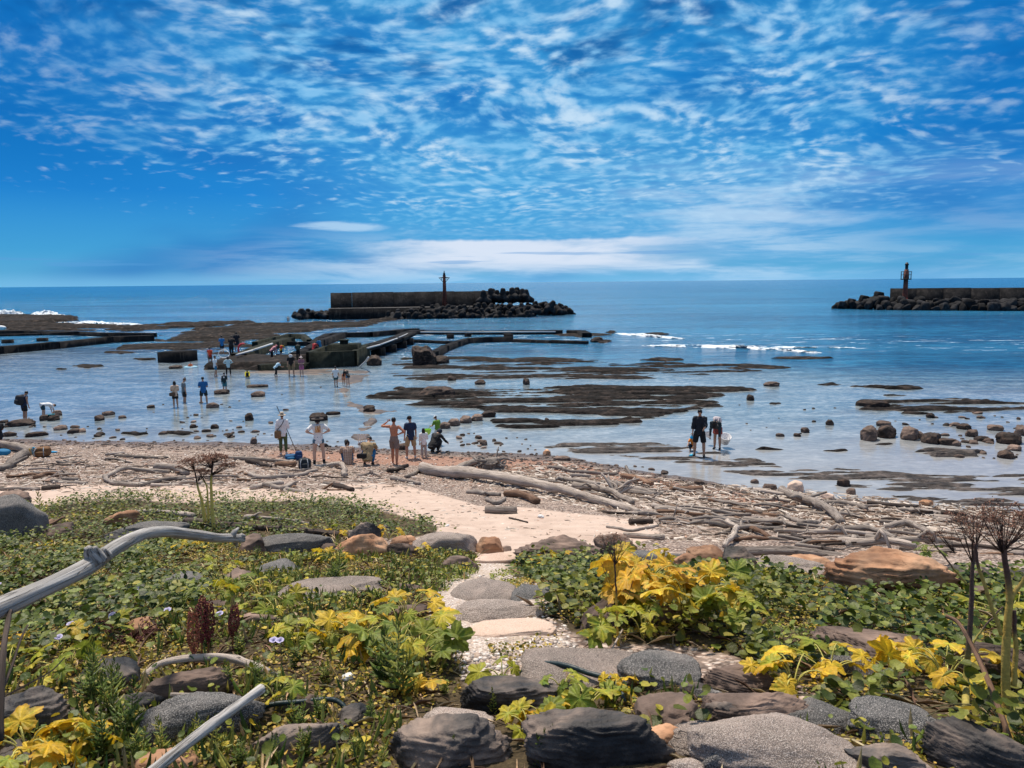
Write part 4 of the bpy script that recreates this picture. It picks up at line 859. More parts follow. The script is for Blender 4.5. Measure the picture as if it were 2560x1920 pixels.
WR = [ # lagoon stones x, y(centre), w, h
 (1876, 937, 32, 32, 'brown_rock', 'biggest upright brown boulder standing in the shallows with its reflection'), (1914, 934, 36, 26, 'wet_rock', 'dark wet boulder next to the biggest brown one'),
 (1908, 915, 28, 13, 'brown_rock', 'flat topped orange brown stone behind the dark wet boulder'), (1964, 936, 34, 30, 'brown_rock', 'pointed brown boulder right of the two big ones'),
 (2011, 947, 38, 24, 'wet_rock', 'dark brown clustered boulder beside the pointed one'), (1986, 940, 15, 16, 'brown_rock', 'small orange stone between two boulders'),
 (2049, 955, 40, 15, 'wet_rock', 'low dark stone beside the reddish round one'), (2064, 958, 20, 12, 'brown_rock', 'reddish round stone on the low dark one'),
 (2082, 922, 28, 12, 'wet_rock', 'dark oval stone farther out among the boulders'), (2099, 936, 24, 16, 'brown_rock', 'tan rounded stone among the boulders'),
 (2178, 948, 44, 24, 'wet_rock', 'large dark rounded boulder close to the slab'), (2120, 948, 28, 11, 'wet_rock', 'low dark stone between tan stone and large boulder'),
 (2172, 982, 30, 18, 'wet_rock', 'black jagged stone at the slab end'), (2150, 925, 30, 12, 'brown_rock', 'reddish stone farther out than the large dark boulder'), (2205, 930, 22, 22, 'brown_rock', 'brown stone cut by the picture edge'), (2190, 968, 26, 12, 'brown_rock', 'reddish pair like stone beside the slab'),
 (1885, 873, 64, 15, 'wet_rock', 'long flat table rock on the weedy reef'), (1667, 830, 31, 10, 'brown_rock', 'lone flat brown rock out in open shallows'), (1621, 859, 16, 13, 'wet_rock', 'small stacked stone off the end of the layered shelf'),
 (1739, 930, 17, 11, 'wet_rock', 'small black stone alone in calm water'), (1792, 913, 16, 12, 'wet_rock', 'small round dark stone farther out in calm water'), (1685, 940, 17, 7, 'brown_rock', 'small reddish stone, low in calm water'), (1722, 940, 15, 7, 'wet_rock', 'small flat stone beside the small black one'), (2009, 898, 16, 10, 'wet_rock', 'small square stone beside the weedy reef'),
 (1137, 822, 14, 19, 'wet_rock', 'upright stubby black rock on the thin ribs'), (1037, 826, 22, 10, 'wet_rock', 'round black rock on the thin ribs'), (944, 848, 76, 22, 'wet_rock', 'dark mound rising from the layered shelf'), (976, 818, 18, 9, 'wet_rock', 'brownish lump near the ruined block'),
 (798, 884, 24, 15, 'wet_rock', 'dark brown cube like stone beside the wet causeway'), (981, 913, 26, 15, 'brown_rock', 'middle brown boulder in the row behind the boy with the net'), (1007, 907, 26, 15, 'brown_rock', 'third boulder in the row leading to the shelf'), (1030, 903, 24, 14, 'brown_rock', 'fourth boulder in the row leading to the shelf'), (1055, 895, 30, 14, 'wet_rock', 'last boulder of the row touching the shelf'), (960, 920, 24, 13, 'brown_rock', 'olive boulder beside the boy with the net'),
 (1181, 978, 16, 12, 'orange_rock', 'round orange stone at the shore end of the striped flat'), (1045, 957, 16, 11, 'brown_rock', 'brown stone among shore rubble'), (1213, 990, 36, 10, 'brown_rock', 'flat brown stone on the shoreline by the striped flat'), (1181, 908, 10, 11, 'wet_rock', 'tiny upright dark stone by the small layered patch'),
 (539, 901, 17, 16, 'wet_rock', 'pointed dark stone behind the hat woman'), (497, 941, 13, 10, 'wet_rock', 'dark stone near the beach left of the hat woman'), (417, 921, 13, 8, 'wet_rock', 'grey oval stone in the lagoon below the waders'), (464, 922, 16, 9, 'wet_rock', 'brown oval stone in the lagoon below the waders'),
 (460, 876, 25, 11, 'brown_rock', 'flat tan stone beside the man in blue'), (235, 893, 24, 9, 'brown_rock', 'pinkish flat stone in the lagoon'), (215, 903, 18, 12, 'wet_rock', 'dark round stone left of the pinkish flat one'), (265, 901, 16, 6, 'brown_rock', 'tan low stone right of the pinkish flat one'), (326, 878, 15, 7, 'wet_rock', 'small dark stone on its own left of the waders'),
 (548, 950, 13, 19, 'brown_rock', 'upright brown stone at the water edge'), (689, 901, 36, 17, 'wet_rock', 'olive brown boulder behind the big round hat'), (161, 931, 26, 10, 'wet_rock', 'dark flat stone near the beach'), (131, 925, 25, 9, 'brown_rock', 'brown flat stone near the beach'), (719, 893, 30, 7, 'wet_rock', 'grey slab stone right of the round hat'),
 (44, 914, 54, 14, 'wet_rock', 'long dark rock at the wading woman feet'), (81, 938, 40, 10, 'wet_rock', 'dark low rock under the reflections'), (22, 938, 24, 10, 'wet_rock', 'dark rock at the water edge beside the log sitter'), (124, 893, 18, 12, 'brown_rock', 'tan block stone beyond the bending child'), (116, 903, 22, 12, 'wet_rock', 'olive rock under the child hands'), (98, 903, 20, 12, 'wet_rock', 'dark rock beside the bending child feet'),
 (558, 852, 28, 11, 'brown_rock', 'heap like pale and black stone in the lagoon'), (480, 847, 30, 10, 'wet_rock', 'dark stones lump at the star shirt boy'), (380, 793, 26, 7, 'wet_rock', 'low black rock in front of the lone concrete block'), (556, 834, 42, 6, 'wet_rock', 'flat grey rock just awash in the lagoon'),
 (1821, 1043, 26, 17, 'wet_rock', 'round dark boulder just off the driftwood beach'), (1718, 1052, 34, 23, 'pale_rock', 'pale whitish boulder at the top of the beach'), (1662, 1052, 28, 13, 'brown_rock', 'brown oval boulder at the top of the beach'), (1838, 1062, 18, 13, 'brown_rock', 'brown rounded stone beside the beach edge'), (1788, 1073, 28, 14, 'pale_rock', 'pinkish pale boulder under the dark round one'), (2000, 1087, 26, 13, 'orange_rock', 'smooth orange oval stone on the beach edge'), (1630, 1040, 16, 9, 'brown_rock', 'brown stone in the shoreline rubble'), (1510, 1043, 22, 10, 'brown_rock', 'round pinkish stone above the driftwood'),
 (870, 965, 20, 14, 'brown_rock', 'tan boulder behind the seated people'), (1590, 974, 1, 1, None, None)]
for i, (x, y, w_, h_, m_, lb) in enumerate(WR):
    if not m_: continue
    place_rock(x - w_ / 2, y - h_ / 2, x + w_ / 2, y + h_ * .5, m_, lb, hf=min(.9, h_ / w_ * .85), power=3.0, sub=4, cuts=8, rough=.3, seed=500 + i, name='stone', cat='stone', water=terr(*at_z(x, y)[:2]) < 0, sink=.2)
# ruined block and the boulder by the walkway
place_rock(893, 752, 942, 790, 'wet_rock', 'ruined rough block standing in the water at the end of the bent wall', hf=.72, power=5, cuts=3, rough=.5, seed=901, name='ruined_block', cat='ruin', water=True, sub=5, smooth=False)
place_rock(934, 768, 970, 786, 'wet_rock', 'low broken rock leaning on the ruined block', hf=.4, seed=902, water=True, name='boulder', cat='boulder')
place_rock(794, 768, 824, 790, 'wet_rock', 'rough boulder between the tank corner and the walkway piers', hf=.65, power=3.5, rough=.4, seed=903, water=True, name='boulder', cat='boulder')
place_rock(1277, 729, 1302, 740, 'wet_rock', 'black rock past the end of the low flat wall', hf=.4, seed=904, water=True, name='boulder', cat='boulder')
# scattered stones in bands
vars_w = []
for k in range(12):
    V, F = rock(1, .8, .55, 700 + k, 3, cuts=7, rough=.3, power=3.); vars_w.append(MB().add(V, F).mesh('stone', [M['wet_rock'], M['brown_rock'], M['wet_rock']][k % 3]))
pst = []
def scatter(poly, n, w0, w1, label, group, seed):
    r_ = np.random.default_rng(seed); P = np.array(poly); k = 0
    while k < n:
        x, y = r_.uniform(P[:, 0].min(), P[:, 0].max()), r_.uniform(P[:, 1].min(), P[:, 1].max())
        if not inpoly(np.array([[x, y]]), poly)[0]: continue
        p = on(x, y); wd = w0 + (w1 - w0) * r_.random() ** 2.2; s_ = wd / 2
        vi = int(r_.integers(12)); ob = link('stone', vars_w[vi], loc=(p[0], p[1], max(p[2], 0) + s_ * .12), rot=(r_.uniform(-.2, .2), r_.uniform(-.2, .2), r_.uniform(0, 6.3)), sc=(s_, s_ * r_.uniform(.7, 1.), s_ * r_.uniform(.6, 1.1)), label=label, cat='stone', group=group); k += 1
        pst.append((ob, x, y, ('tiny ' if wd < .18 else 'small ') + ('dark', 'brown', 'dark')[vi % 3]))
scatter([(0, 905), (120, 900), (300, 925), (520, 915), (600, 930), (720, 950), (1000, 930), (1000, 965), (700, 965), (500, 958), (240, 955), (0, 948)], 75, .10, .50, 'small dark stone in the stony fringe of the lagoon', 'small stones along the lagoon fringe', 5)
scatter([(380, 850), (700, 830), (720, 900), (620, 935), (330, 930), (280, 890)], 28, .10, .38, 'small stone poking out of the calm lagoon', 'small stones out in the calm lagoon', 6)
scatter([(1840, 910), (2212, 880), (2212, 1000), (2060, 990), (1960, 960)], 45, .12, .5, 'small dark stone among the big shallow water boulders', 'small stones among the boulders', 7)
scatter([(1000, 930), (1160, 950), (1170, 985), (1500, 1035), (1560, 1045), (1450, 1015), (1200, 985), (990, 972)], 40, .10, .35, 'small brown stone on the waterline beside the striped flat', 'small stones on the waterline', 8)
scatter([(1560, 870), (1820, 850), (1840, 950), (1600, 960)], 10, .08, .25, 'tiny stone breaking the still pool surface', 'tiny stones in the still pool', 9)

WMARKS = [(x, y, lb) for x, y, w_, h_, m_, lb in WR if m_ and w_ > 10]
# ------------------------------------------------------------------ driftwood
def log(pts, r0, r1, mat, label=None, group=None, seg=10, wob=.0, lump=.16, seed=0, name='driftwood_log', lift=None, cat='driftwood', forks=(), world=None, n=None, kinks=1.0):
    """pts in photo coordinates (on the ground), radii in photo pixels"""
    W = np.array([on(x, y) for x, y in pts]) if world is None else np.array(world, float)
    dist = (W - CAM) @ (-CR[:, 2])
    if world is None:
        ra = r0 * K * dist[0] / FPX; rb = r1 * K * dist[-1] / FPX
    else: ra, rb = r0, r1
    L = np.linalg.norm(np.diff(W, axis=0), axis=1).sum(); n = n or int(np.clip(L / max(ra, .015) / 1.2, 8, 60))
    C = curve(W, n, wob * max(ra, rb) * 2, seed)
    rr = np.linspace(ra, rb, n) * (1 + .15 * (fbm(np.arange(n) * .3 + seed, np.zeros(n), seed, 3) - .5) * 2)
    if world is None:
        g = terr(C[:, 0], C[:, 1]); C[:, 2] = np.maximum(C[:, 2] * 0 + g + rr * .75, C[:, 2] * 0 + np.linspace(g[0] + rr[0] * .75, g[-1] + rr[-1] * .75, n))
        if lift is not None: C[:, 2] += np.linspace(lift[0], lift[1], n)
    V, F, G = tube(C, rr, seg, lump, seed); mb = MB().add(V, F, grain=G)
    rs = np.random.default_rng(seed + 77)
    for (u, ang, ln, rf) in forks:
        i = int(u * (n - 1)); T = C[min(i + 1, n - 1)] - C[max(i - 1, 0)]; T /= np.linalg.norm(T)
        side = np.cross(T, [0, 0, 1.]); side /= np.linalg.norm(side); d = T * math.cos(ang) + side * math.sin(ang) + np.array([0, 0, .25])
        q = np.array([C[i], C[i] + d * ln * .4, C[i] + d * ln * .7 + [0, 0, .03], C[i] + d * ln + rs.normal(size=3) * ln * .06])
        V, F, G = tube(curve(q, 8), np.linspace(rr[i] * rf, rr[i] * rf * .45, 8), 7, lump, seed + 3); mb.add(V, F, grain=G)
    c = C[n // 2].copy(); mb.V = [v - c for v in mb.V]
    return link(name, mb.mesh(name, M[mat]), loc=c, label=label, cat=cat, group=group)
LG = [
 ([(912, 1021), (1080, 1047), (1240, 1078), (1378, 1110)], 12, 7, 'wood_pale', 'longest thick bleached trunk lying diagonally across the beach', []),
 ([(955, 1026), (1020, 1028), (1088, 1038)], 8, 9, 'wood_brown', 'peeling orange brown log behind the longest trunk', []),
 ([(976, 1022), (1032, 1000)], 8, 8, 'wood_pale', 'thick pale log leaning on the root stump', []),
 ([(1049, 1108), (1116, 1109)], 8, 8, 'wood_grey', 'short squared brown grey log alone on the sand', []),
 ([(1092, 1072), (1130, 1078), (1162, 1089)], 8, 8, 'wood_brown', 'stubby split red brown log below the longest trunk', []),
 ([(1012, 1066), (1050, 1070), (1080, 1072)], 5, 5, 'wood_grey', 'knobbly grey log tucked under the longest trunk', [(.6, 1.2, .4, .8)]),
 ([(1050, 1082), (1072, 1090), (1092, 1080)], 5, 4, 'wood_grey', 'curled bow shaped grey branch below the longest trunk', []),
 ([(1212, 1038), (1250, 1044), (1292, 1050)], 6, 5, 'wood_pale', 'straight pale log behind the middle of the longest trunk', [(.1, 1.4, .5, .9)]),
 ([(1186, 1012), (1215, 1016), (1235, 1022), (1335, 1028)], 5, 4, 'wood_grey', 'long grey log nearest the red shingle', []),
 ([(1232, 1030), (1275, 1032)], 5, 4, 'wood_pale', 'short fat pale log under the long grey one', []),
 ([(1240, 1054), (1310, 1070), (1368, 1090)], 7, 6, 'wood_pale', 'splintered pale trunk parallel to the longest one', [(.3, .8, .6, .5), (.6, -.9, .5, .4)]),
 ([(1255, 1068), (1300, 1078)], 5, 4, 'wood_brown', 'tan log squeezed beside the splintered trunk', []),
 ([(1322, 1047), (1370, 1060), (1420, 1070)], 6, 5, 'wood_grey', 'grey log right of the splintered trunk', []),
 ([(1343, 1032), (1375, 1040), (1408, 1050)], 6, 6, 'wood_brown', 'fat brown log pointing at the striped flat', []),
 ([(876, 1033), (900, 1024), (922, 1013)], 4, 5, 'wood_pale', 'crooked pale limb at the butt of the longest trunk', []),
 ([(846, 1036), (870, 1040), (908, 1048)], 5, 4, 'wood_grey', 'twisted grey limb left of the longest trunk', []),
 ([(840, 1022), (856, 1018), (880, 1008)], 6, 4, 'wood_dark', 'dark gnarled root piece behind the shirtless man', [(.4, 1.2, .4, .8)]),
 ([(708, 1009), (738, 1014), (745, 1032)], 5, 6, 'wood_pale', 'elbow shaped pale branch below the plaid shirt', []),
 ([(720, 1052), (762, 1062)], 6, 6, 'wood_dark', 'dark rotten log end beside the sand', []),
 ([(700, 1046), (724, 1052)], 4, 5, 'wood_grey', 'grey piece butted against the dark rotten log', []),
 ([(228, 1034), (265, 1024), (300, 1022), (365, 1022)], 5, 4, 'wood_pale', 'smooth white curved log left of the dry umbel', []),
 ([(228, 1034), (240, 1046), (300, 1052)], 5, 4, 'wood_grey', 'grey limb forking from under the white curved log', []),
 ([(336, 1014), (370, 1018), (405, 1026)], 8, 7, 'wood_grey', 'thick grey chunk beside the dry umbel', []),
 ([(249, 988), (300, 990), (363, 991)], 4, 3, 'wood_grey', 'straight split plank high on the beach', []),
 ([(228, 984), (268, 980)], 3, 3, 'wood_pale', 'short white stick above the straight plank', []),
 ([(302, 1052), (350, 1044), (398, 1036)], 4, 5, 'wood_grey', 'slanting grey limb under the thick chunk', []),
 ([(538, 1027), (571, 1035), (640, 1030), (686, 1018)], 5, 4, 'wood_pale', 'long sagging pale branch below the reddish block', [(.5, -.7, .5, .6)]),
 ([(544, 1058), (575, 1050), (610, 1046)], 6, 5, 'wood_pale', 'pale log close to the sand left of the bundle', []),
 ([(611, 1060), (638, 1047)], 6, 5, 'wood_pale', 'short pale forked bundle piece', [(.3, .7, .35, .8)]),
 ([(531, 998), (560, 1006), (585, 1010)], 6, 3, 'wood_dark', 'dark pointed slab of bark wood', []),
 ([(494, 992), (560, 997), (642, 1003)], 4, 4, 'wood_pale', 'long straight white pole ending at the black backpack', []),
 ([(596, 1008), (638, 1008)], 7, 7, 'wood_brown', 'short red brown block of wood beside the black backpack', []),
 ([(0, 1018), (20, 1010), (40, 996), (56, 986)], 8, 10, 'wood_grey', 'dark hollow root log below the seated person', [(.3, .8, .6, .5)]),
 ([(-40, 960), (0, 966), (68, 982)], 9, 8, 'wood_pale', 'thick spotted pale trunk carrying the brown bag', []),
 ([(0, 1060), (40, 1059), (85, 1060)], 4, 4, 'wood_grey', 'thin grey pole beside the sand', []),
 ([(76, 1036), (100, 1030), (126, 1030)], 6, 5, 'wood_brown', 'brown broken log in the pile by the edge', []),
 ([(92, 1060), (128, 1056)], 6, 5, 'wood_dark', 'dark cracked log beside the thin grey pole', []),
 ([(134, 1040), (170, 1038)], 5, 4, 'wood_grey', 'grey stub log right of the pile', []),
 ([(265, 1109), (330, 1113), (417, 1118)], 3, 6, 'wood_pale', 'white log in the creepers left of the dry umbel', []),
 ([(372, 1104), (406, 1105)], 4, 4, 'wood_brown', 'short brown stub above the white log', []),
 ([(382, 1116), (396, 1136)], 3, 2, 'wood_grey', 'little grey leg like stub under the white log', []),
 ([(398, 1132), (504, 1141), (640, 1150), (760, 1160)], 9, 6, 'wood_dark', 'long dark grey log along the creepers above the pale branch', []),
 ([(740, 1158), (790, 1154), (840, 1142)], 7, 6, 'wood_grey', 'thick grey log end beside the black domed stone', []),
 ([(535, 1118), (620, 1128), (680, 1136)], 3, 3, 'wood_pale', 'thin split pole on the creepers', []),
 ([(530, 1124), (548, 1118)], 7, 4, 'wood_pale', 'pale splintered stump piece on the creepers', [(.3, .9, .3, .6)]),
 ([(40, 1156), (80, 1146), (112, 1136)], 5, 9, 'wood_brown', 'orange splintered root piece beside the square boulder', [(.6, .6, .5, .6)]),
 ([(1691, 1066), (1740, 1092), (1780, 1110), (1823, 1133)], 9, 9, 'wood_grey', 'thick shaggy log pointing at the sandstone boulder', [(.35, 1.2, .5, .8), (.3, -1.1, .7, .5)]),
 ([(1661, 1108), (1722, 1092)], 5, 4, 'wood_brown', 'tan log touching the thick shaggy one', []),
 ([(1628, 1062), (1693, 1072)], 5, 5, 'wood_pale', 'pale log behind the thick shaggy one', []),
 ([(1450, 1062), (1515, 1060)], 6, 6, 'wood_brown', 'smooth red brown log near the waterline', []),
 ([(1348, 1060), (1380, 1068), (1430, 1070)], 5, 4, 'wood_pale', 'pale log left of the smooth red brown one', []),
 ([(1413, 1097), (1502, 1115), (1551, 1130)], 6, 5, 'wood_grey', 'long jointed grey branch in the middle of the debris', [(.5, 1.2, .5, .5)]),
 ([(1570, 1128), (1576, 1144), (1590, 1163), (1567, 1184)], 6, 6, 'wood_pale', 'white forked stump standing up from the debris', [(.6, 1.4, .4, .8)]),
 ([(1779, 1091), (1830, 1092), (1872, 1102)], 6, 5, 'wood_grey', 'grey log right of the shaggy one', []),
 ([(1876, 1091), (1930, 1096), (1982, 1098)], 6, 5, 'wood_dark', 'dark log high in the thick driftwood', []),
 ([(1941, 1105), (2000, 1110), (2062, 1120)], 6, 6, 'wood_grey', 'grey log with branches beside the dark one', [(.2, 1.1, .5, .5)]),
 ([(1807, 1148), (1880, 1160), (1957, 1176)], 7, 6, 'wood_grey', 'straight brown grey log above the sandstone boulder', []),
 ([(1831, 1182), (1850, 1160), (1872, 1138)], 6, 5, 'wood_pale', 'upright leaning white stub crossing the straight log', []),
 ([(1714, 1160), (1760, 1178), (1800, 1192)], 6, 4, 'wood_dark', 'black charred branch above the massive trunk', [(.5, 1., .3, .5)]),
 ([(1909, 1143), (1960, 1146), (2014, 1158)], 7, 6, 'wood_grey', 'furrowed grey log in the thick driftwood', []),
 ([(1856, 1128), (1941, 1126)], 4, 4, 'wood_brown', 'thin brown log above the furrowed one', []),
 ([(1700, 1116), (1738, 1133), (1775, 1122)], 5, 4, 'wood_pale', 'wavy white branch below the thick shaggy log', [(.2, 1.2, .4, .5)]),
 ([(1600, 1142), (1632, 1152), (1665, 1165)], 5, 5, 'wood_brown', 'brown squared plank above the massive trunk', []),
 ([(1348, 1158), (1433, 1166)], 5, 6, 'wood_pale', 'white log behind the peaked brown boulder', []),
 ([(1360, 1134), (1408, 1130)], 8, 7, 'wood_dark', 'dark hollow log end right of the sand', []),
 ([(1312, 1140), (1370, 1148), (1420, 1138)], 3, 3, 'wood_grey', 'crooked thin grey branch at the sand edge', []),
 ([(1755, 1154), (1830, 1152)], 4, 4, 'wood_pale', 'straight pale pole near the white stub', []),
 ([(2020, 1120), (2110, 1140), (2212, 1160)], 6, 6, 'wood_pale', 'pale log behind the dry umbels', []),
 ([(2000, 1170), (2100, 1185), (2212, 1200)], 6, 6, 'wood_grey', 'grey log behind the thick dry stalk', []),
 ([(1370, 1042), (1352, 1010)], 3, 3, 'wood_grey', 'thin stick poking up near the red shingle', []),
 ([(1700, 1305), (1740, 1316), (1800, 1330)], 4, 5, 'wood_pale', 'pale stick lying in the creepers above the broad low rock', []),
 ([(1100, 1120), (1140, 1130)], 2, 2, 'wood_dark', 'little dark twig on the sand', []),
]
for i, (p, a, b, m_, lb, fk) in enumerate(LG):
    log(p, a, b, m_, lb, forks=fk, seed=i + 1, wob=.35 if len(p) > 2 else .2, seg=16 if a >= 9 else 10, lump=.30 if a > 8 else .24)
# root stump
c = on(1062, 1014); mb = MB(); rs = np.random.default_rng(5)
for k in range(34):
    a_ = rs.uniform(0, 6.28); ln = rs.uniform(.35, .75); d = np.array([math.cos(a_) * 1.1, math.sin(a_) * .7, rs.uniform(.1, .95)]); d /= np.linalg.norm(d)
    q = [np.array([0, 0, .12]), d * ln * .4 + [0, 0, .1], d * ln * .8 + rs.normal(size=3) * .06, d * ln + rs.normal(size=3) * .14]
    V, F, G = tube(curve(q, 9), np.linspace(.085, .018, 9), 7, .3, k); mb.add(V, F, grain=G)
V, F = rock(.36, .28, .26, 5, 4, rough=.5); mb.add(V + [0, 0, .15], F, grain=V * 1.0)
link('root_stump', mb.mesh('root_stump', M['wood_grey']), loc=c, label='grey tangled root stump in the middle of the beach', cat='driftwood')
c = on(1330, 1070); mb = MB()
for k in range(14):
    a_ = rs.uniform(-.4, 3.5); ln = rs.uniform(.35, .8); d = np.array([math.cos(a_), math.sin(a_) * .7, rs.uniform(.1, .9)]); d /= np.linalg.norm(d)
    V, F, G = tube(curve([d * 0, d * ln * .5 + rs.normal(size=3) * .05, d * ln], 7), np.linspace(.06, .02, 7), 7, .3, k); mb.add(V, F, grain=G)
link('root_stump', mb.mesh('root_stump', M['wood_pale']), loc=c, label='white spiky root cluster beside the splintered trunk', cat='driftwood')
# many more sticks: individuals
vl = []
for k in range(22):
    rs = np.random.default_rng(900 + k); L = 1.0
    q = np.array([[-.5, 0, 0], [-.2, rs.normal() * .05, rs.uniform(0, .05)], [.15, rs.normal() * .07, rs.uniform(0, .04)], [.5, rs.normal() * .06, 0]])
    C = curve(q, 14, .02, k); r0 = rs.uniform(.028, .06); V, F, G = tube(C, np.linspace(r0, r0 * rs.uniform(.45, .9), 14), 8, .28, k); mb = MB().add(V, F, grain=G)
    if k % 3 == 0:
        i = 7; V, F, G = tube(curve([C[i], C[i] + [.12, rs.choice([-1, 1]) * .12, .05], C[i] + [.24, rs.choice([-1, 1]) * .2, .04]], 6), np.linspace(r0 * .7, r0 * .3, 6), 6, .2, k); mb.add(V, F, grain=G)
    vl.append(mb.mesh('driftwood_stick', M[['wood_pale', 'wood_grey', 'wood_brown', 'wood_pale', 'wood_grey', 'wood_dark'][k % 6]]))
vdesc = [('bleached', 'grey', 'brown', 'bleached', 'grey', 'dark')[k % 6] + (' forked' if k % 3 == 0 else '') for k in range(22)]
MARKS = [(sum(a for a, b in p) / len(p), sum(b for a, b in p) / len(p), lb) for p, a_, b_, m_, lb, fk in LG]
ORD = ['closest', 'second closest', 'third closest', 'fourth closest', 'fifth closest', 'sixth closest', 'seventh closest', 'eighth closest', 'ninth closest', 'tenth closest']
pending = []
def settle(pending, marks, noun):
    """say of each small thing what it is beside, and which of its like it is there"""
    seen = {}
    for o, x, y, d_ in pending:
        k = min(range(len(marks)), key=lambda i: (marks[i][0] - x) ** 2 + 9 * (marks[i][1] - y) ** 2); mx, my, lb = marks[k]
        dx_, dy_ = x - mx, (y - my) * 3; rel = ('seaward of' if dy_ < 0 else 'landward of') if abs(dy_) > abs(dx_) else ('left of' if dx_ < 0 else 'right of')
        seen.setdefault((d_, rel, k), []).append((math.hypot(dx_, dy_), o, lb))
    for (d_, rel, k), L in seen.items():
        L.sort(key=lambda q: q[0])
        for i, (_, o, lb) in enumerate(L):
            o['label'] = (' '.join((f'{d_} {noun}' + (', ' + ORD[min(i, 9)] if len(L) > 1 else '') + f' {rel} the {lb}').split()[:16]))
            while o['label'].split()[-1] in ('the', 'of', 'with', 'and', 'a', 'in', 'on', 'at', 'from', 'to', 'by', 'beside', 'under', 'behind', 'above', 'below', 'between', 'across', 'longest', 'thick', 'black', 'grey', 'dry', 'red'): o['label'] = ' '.join(o['label'].split()[:-1])
def sticks(poly, n, l0, l1, ang, label, group, seed, fat=1.0):
    r_ = np.random.default_rng(seed); P = np.array(poly); k = 0
    while k < n:
        x, y = r_.uniform(P[:, 0].min(), P[:, 0].max()), r_.uniform(P[:, 1].min(), P[:, 1].max())
        if not inpoly(np.array([[x, y]]), poly)[0]: continue
        p = on(x, y); s_ = l0 + (l1 - l0) * r_.random() ** 1.6; a_ = R(ang) + r_.normal() * .38
        e = np.array([math.cos(a_), math.sin(a_)]) * s_ / 2; z0, z1 = terr(p[0] - e[0], p[1] - e[1]), terr(p[0] + e[0], p[1] + e[1])
        f_ = fat * r_.uniform(.45, 1.15) / max(1, s_ ** .5)
        vi = int(r_.integers(22)); ob = link('driftwood_stick', vl[vi], loc=(p[0], p[1], (z0 + z1) / 2 + .03 * s_ * f_ + r_.uniform(0, .05)), rot=(r_.uniform(0, 6), -math.atan2(z1 - z0, s_) + r_.normal() * .05, a_), sc=(s_, s_ * f_, s_ * f_), label=label, cat='driftwood', group=group); k += 1
        pending.append((ob, x, y, ('long ' if s_ > 1.0 else 'short ' if s_ < .65 else '') + vdesc[vi]))
sticks([(150, 990), (420, 1000), (690, 1005), (830, 1030), (800, 1060), (640, 1062), (420, 1050), (200, 1055), (0, 1050), (0, 1010)], 78, .5, 1.7, 5, 'weathered stick in the scattered driftwood between the sand and the shingle', 'driftwood sticks in the middle and left of the beach', 3)
sticks([(940, 1030), (1200, 1020), (1420, 1045), (1560, 1075), (1640, 1110), (1560, 1150), (1400, 1130), (1230, 1065)], 60, .4, 1.3, -25, 'weathered stick scattered around the longest trunk', 'driftwood sticks around the longest trunk', 4)
sticks([(1560, 1075), (1800, 1085), (2050, 1105), (2212, 1125), (2212, 1210), (2050, 1200), (1850, 1190), (1650, 1175), (1480, 1150)], 120, .4, 1.5, -12, 'weathered stick in the thick driftwood bank toward the dry umbels', 'driftwood sticks in the thick bank', 5, 1.1)
settle(pending, MARKS, 'stick'); settle(pst, WMARKS, 'stone')
# fine debris and pebbles (beyond counting)
def bank_debris():
    r_ = np.random.default_rng(12); mb = MB(); zones = [([(0, 985), (420, 975), (830, 1010), (900, 1050), (640, 1066), (0, 1066)], 1500, .22), ([(900, 1020), (1200, 1000), (1500, 1045), (1750, 1060), (2212, 1105), (2212, 1225), (1850, 1200), (1500, 1185), (1400, 1160), (1340, 1120), (1100, 1060)], 7500, .26), ([(0, 1066), (830, 1066), (930, 1140), (1320, 1190), (1400, 1130), (1100, 1090), (900, 1050)], 800, .12)]
    for poly, n, L in zones:
        P = np.array(poly); X = r_.uniform(P[:, 0].min(), P[:, 0].max(), n * 3); Y = r_.uniform(P[:, 1].min(), P[:, 1].max(), n * 3)
        k_ = inpoly(np.stack([X, Y], -1), poly); X, Y = X[k_][:n], Y[k_][:n]
        r0 = rays(X, Y); z = np.full(len(X), .5)
        for _ in range(12): p = CAM + r0 * ((z - CAM[2]) / r0[:, 2])[:, None]; z = .5 * z + .5 * terr(p[:, 0], p[:, 1])
        m = len(p); a_ = r_.normal(size=m) * .9 - .2; s_ = L * r_.uniform(.25, 1.3, m) ; d = np.stack([np.cos(a_), np.sin(a_), r_.normal(size=m) * .12], -1) * (s_ / 2)[:, None]
        side = np.stack([-np.sin(a_), np.cos(a_), a_ * 0], -1) * (s_ * .035 + .004)[:, None]; up = np.zeros((m, 3)); up[:, 2] = s_ * .05 + .006
        b0 = p + [0, 0, .008] + up
        bend = side * r_.normal(size=m)[:, None] * 2.0
        V = np.stack([b0 - d - side, b0 - d + up, b0 - d + side, b0 + bend - side, b0 + bend + up * 1.4, b0 + bend + side, b0 + d - side * .5, b0 + d + up * .6, b0 + d + side * .5], 1)
        F = np.array([[0, 1, 4, 3], [1, 2, 5, 4], [3, 4, 7, 6], [4, 5, 8, 7]])
        FF = (F[None] + (np.arange(m) * 9)[:, None, None]).reshape(-1, 4)
        cc = np.array([(.52, .44, .37), (.34, .27, .22), (.17, .11, .075), (.06, .042, .03), (.66, .59, .52)])[r_.integers(0, 5, m)] * r_.uniform(.7, 1.15, m)[:, None]
        mb.add(V.reshape(-1, 3), FF, tint=np.repeat(np.concatenate([cc, np.ones((m, 1))], 1), 9, 0))
    link('driftwood_debris', mb.mesh('driftwood_debris', M['stalk'], smooth=False), kind='stuff', label='countless bleached wood splinters covering the upper beach')
bank_debris()
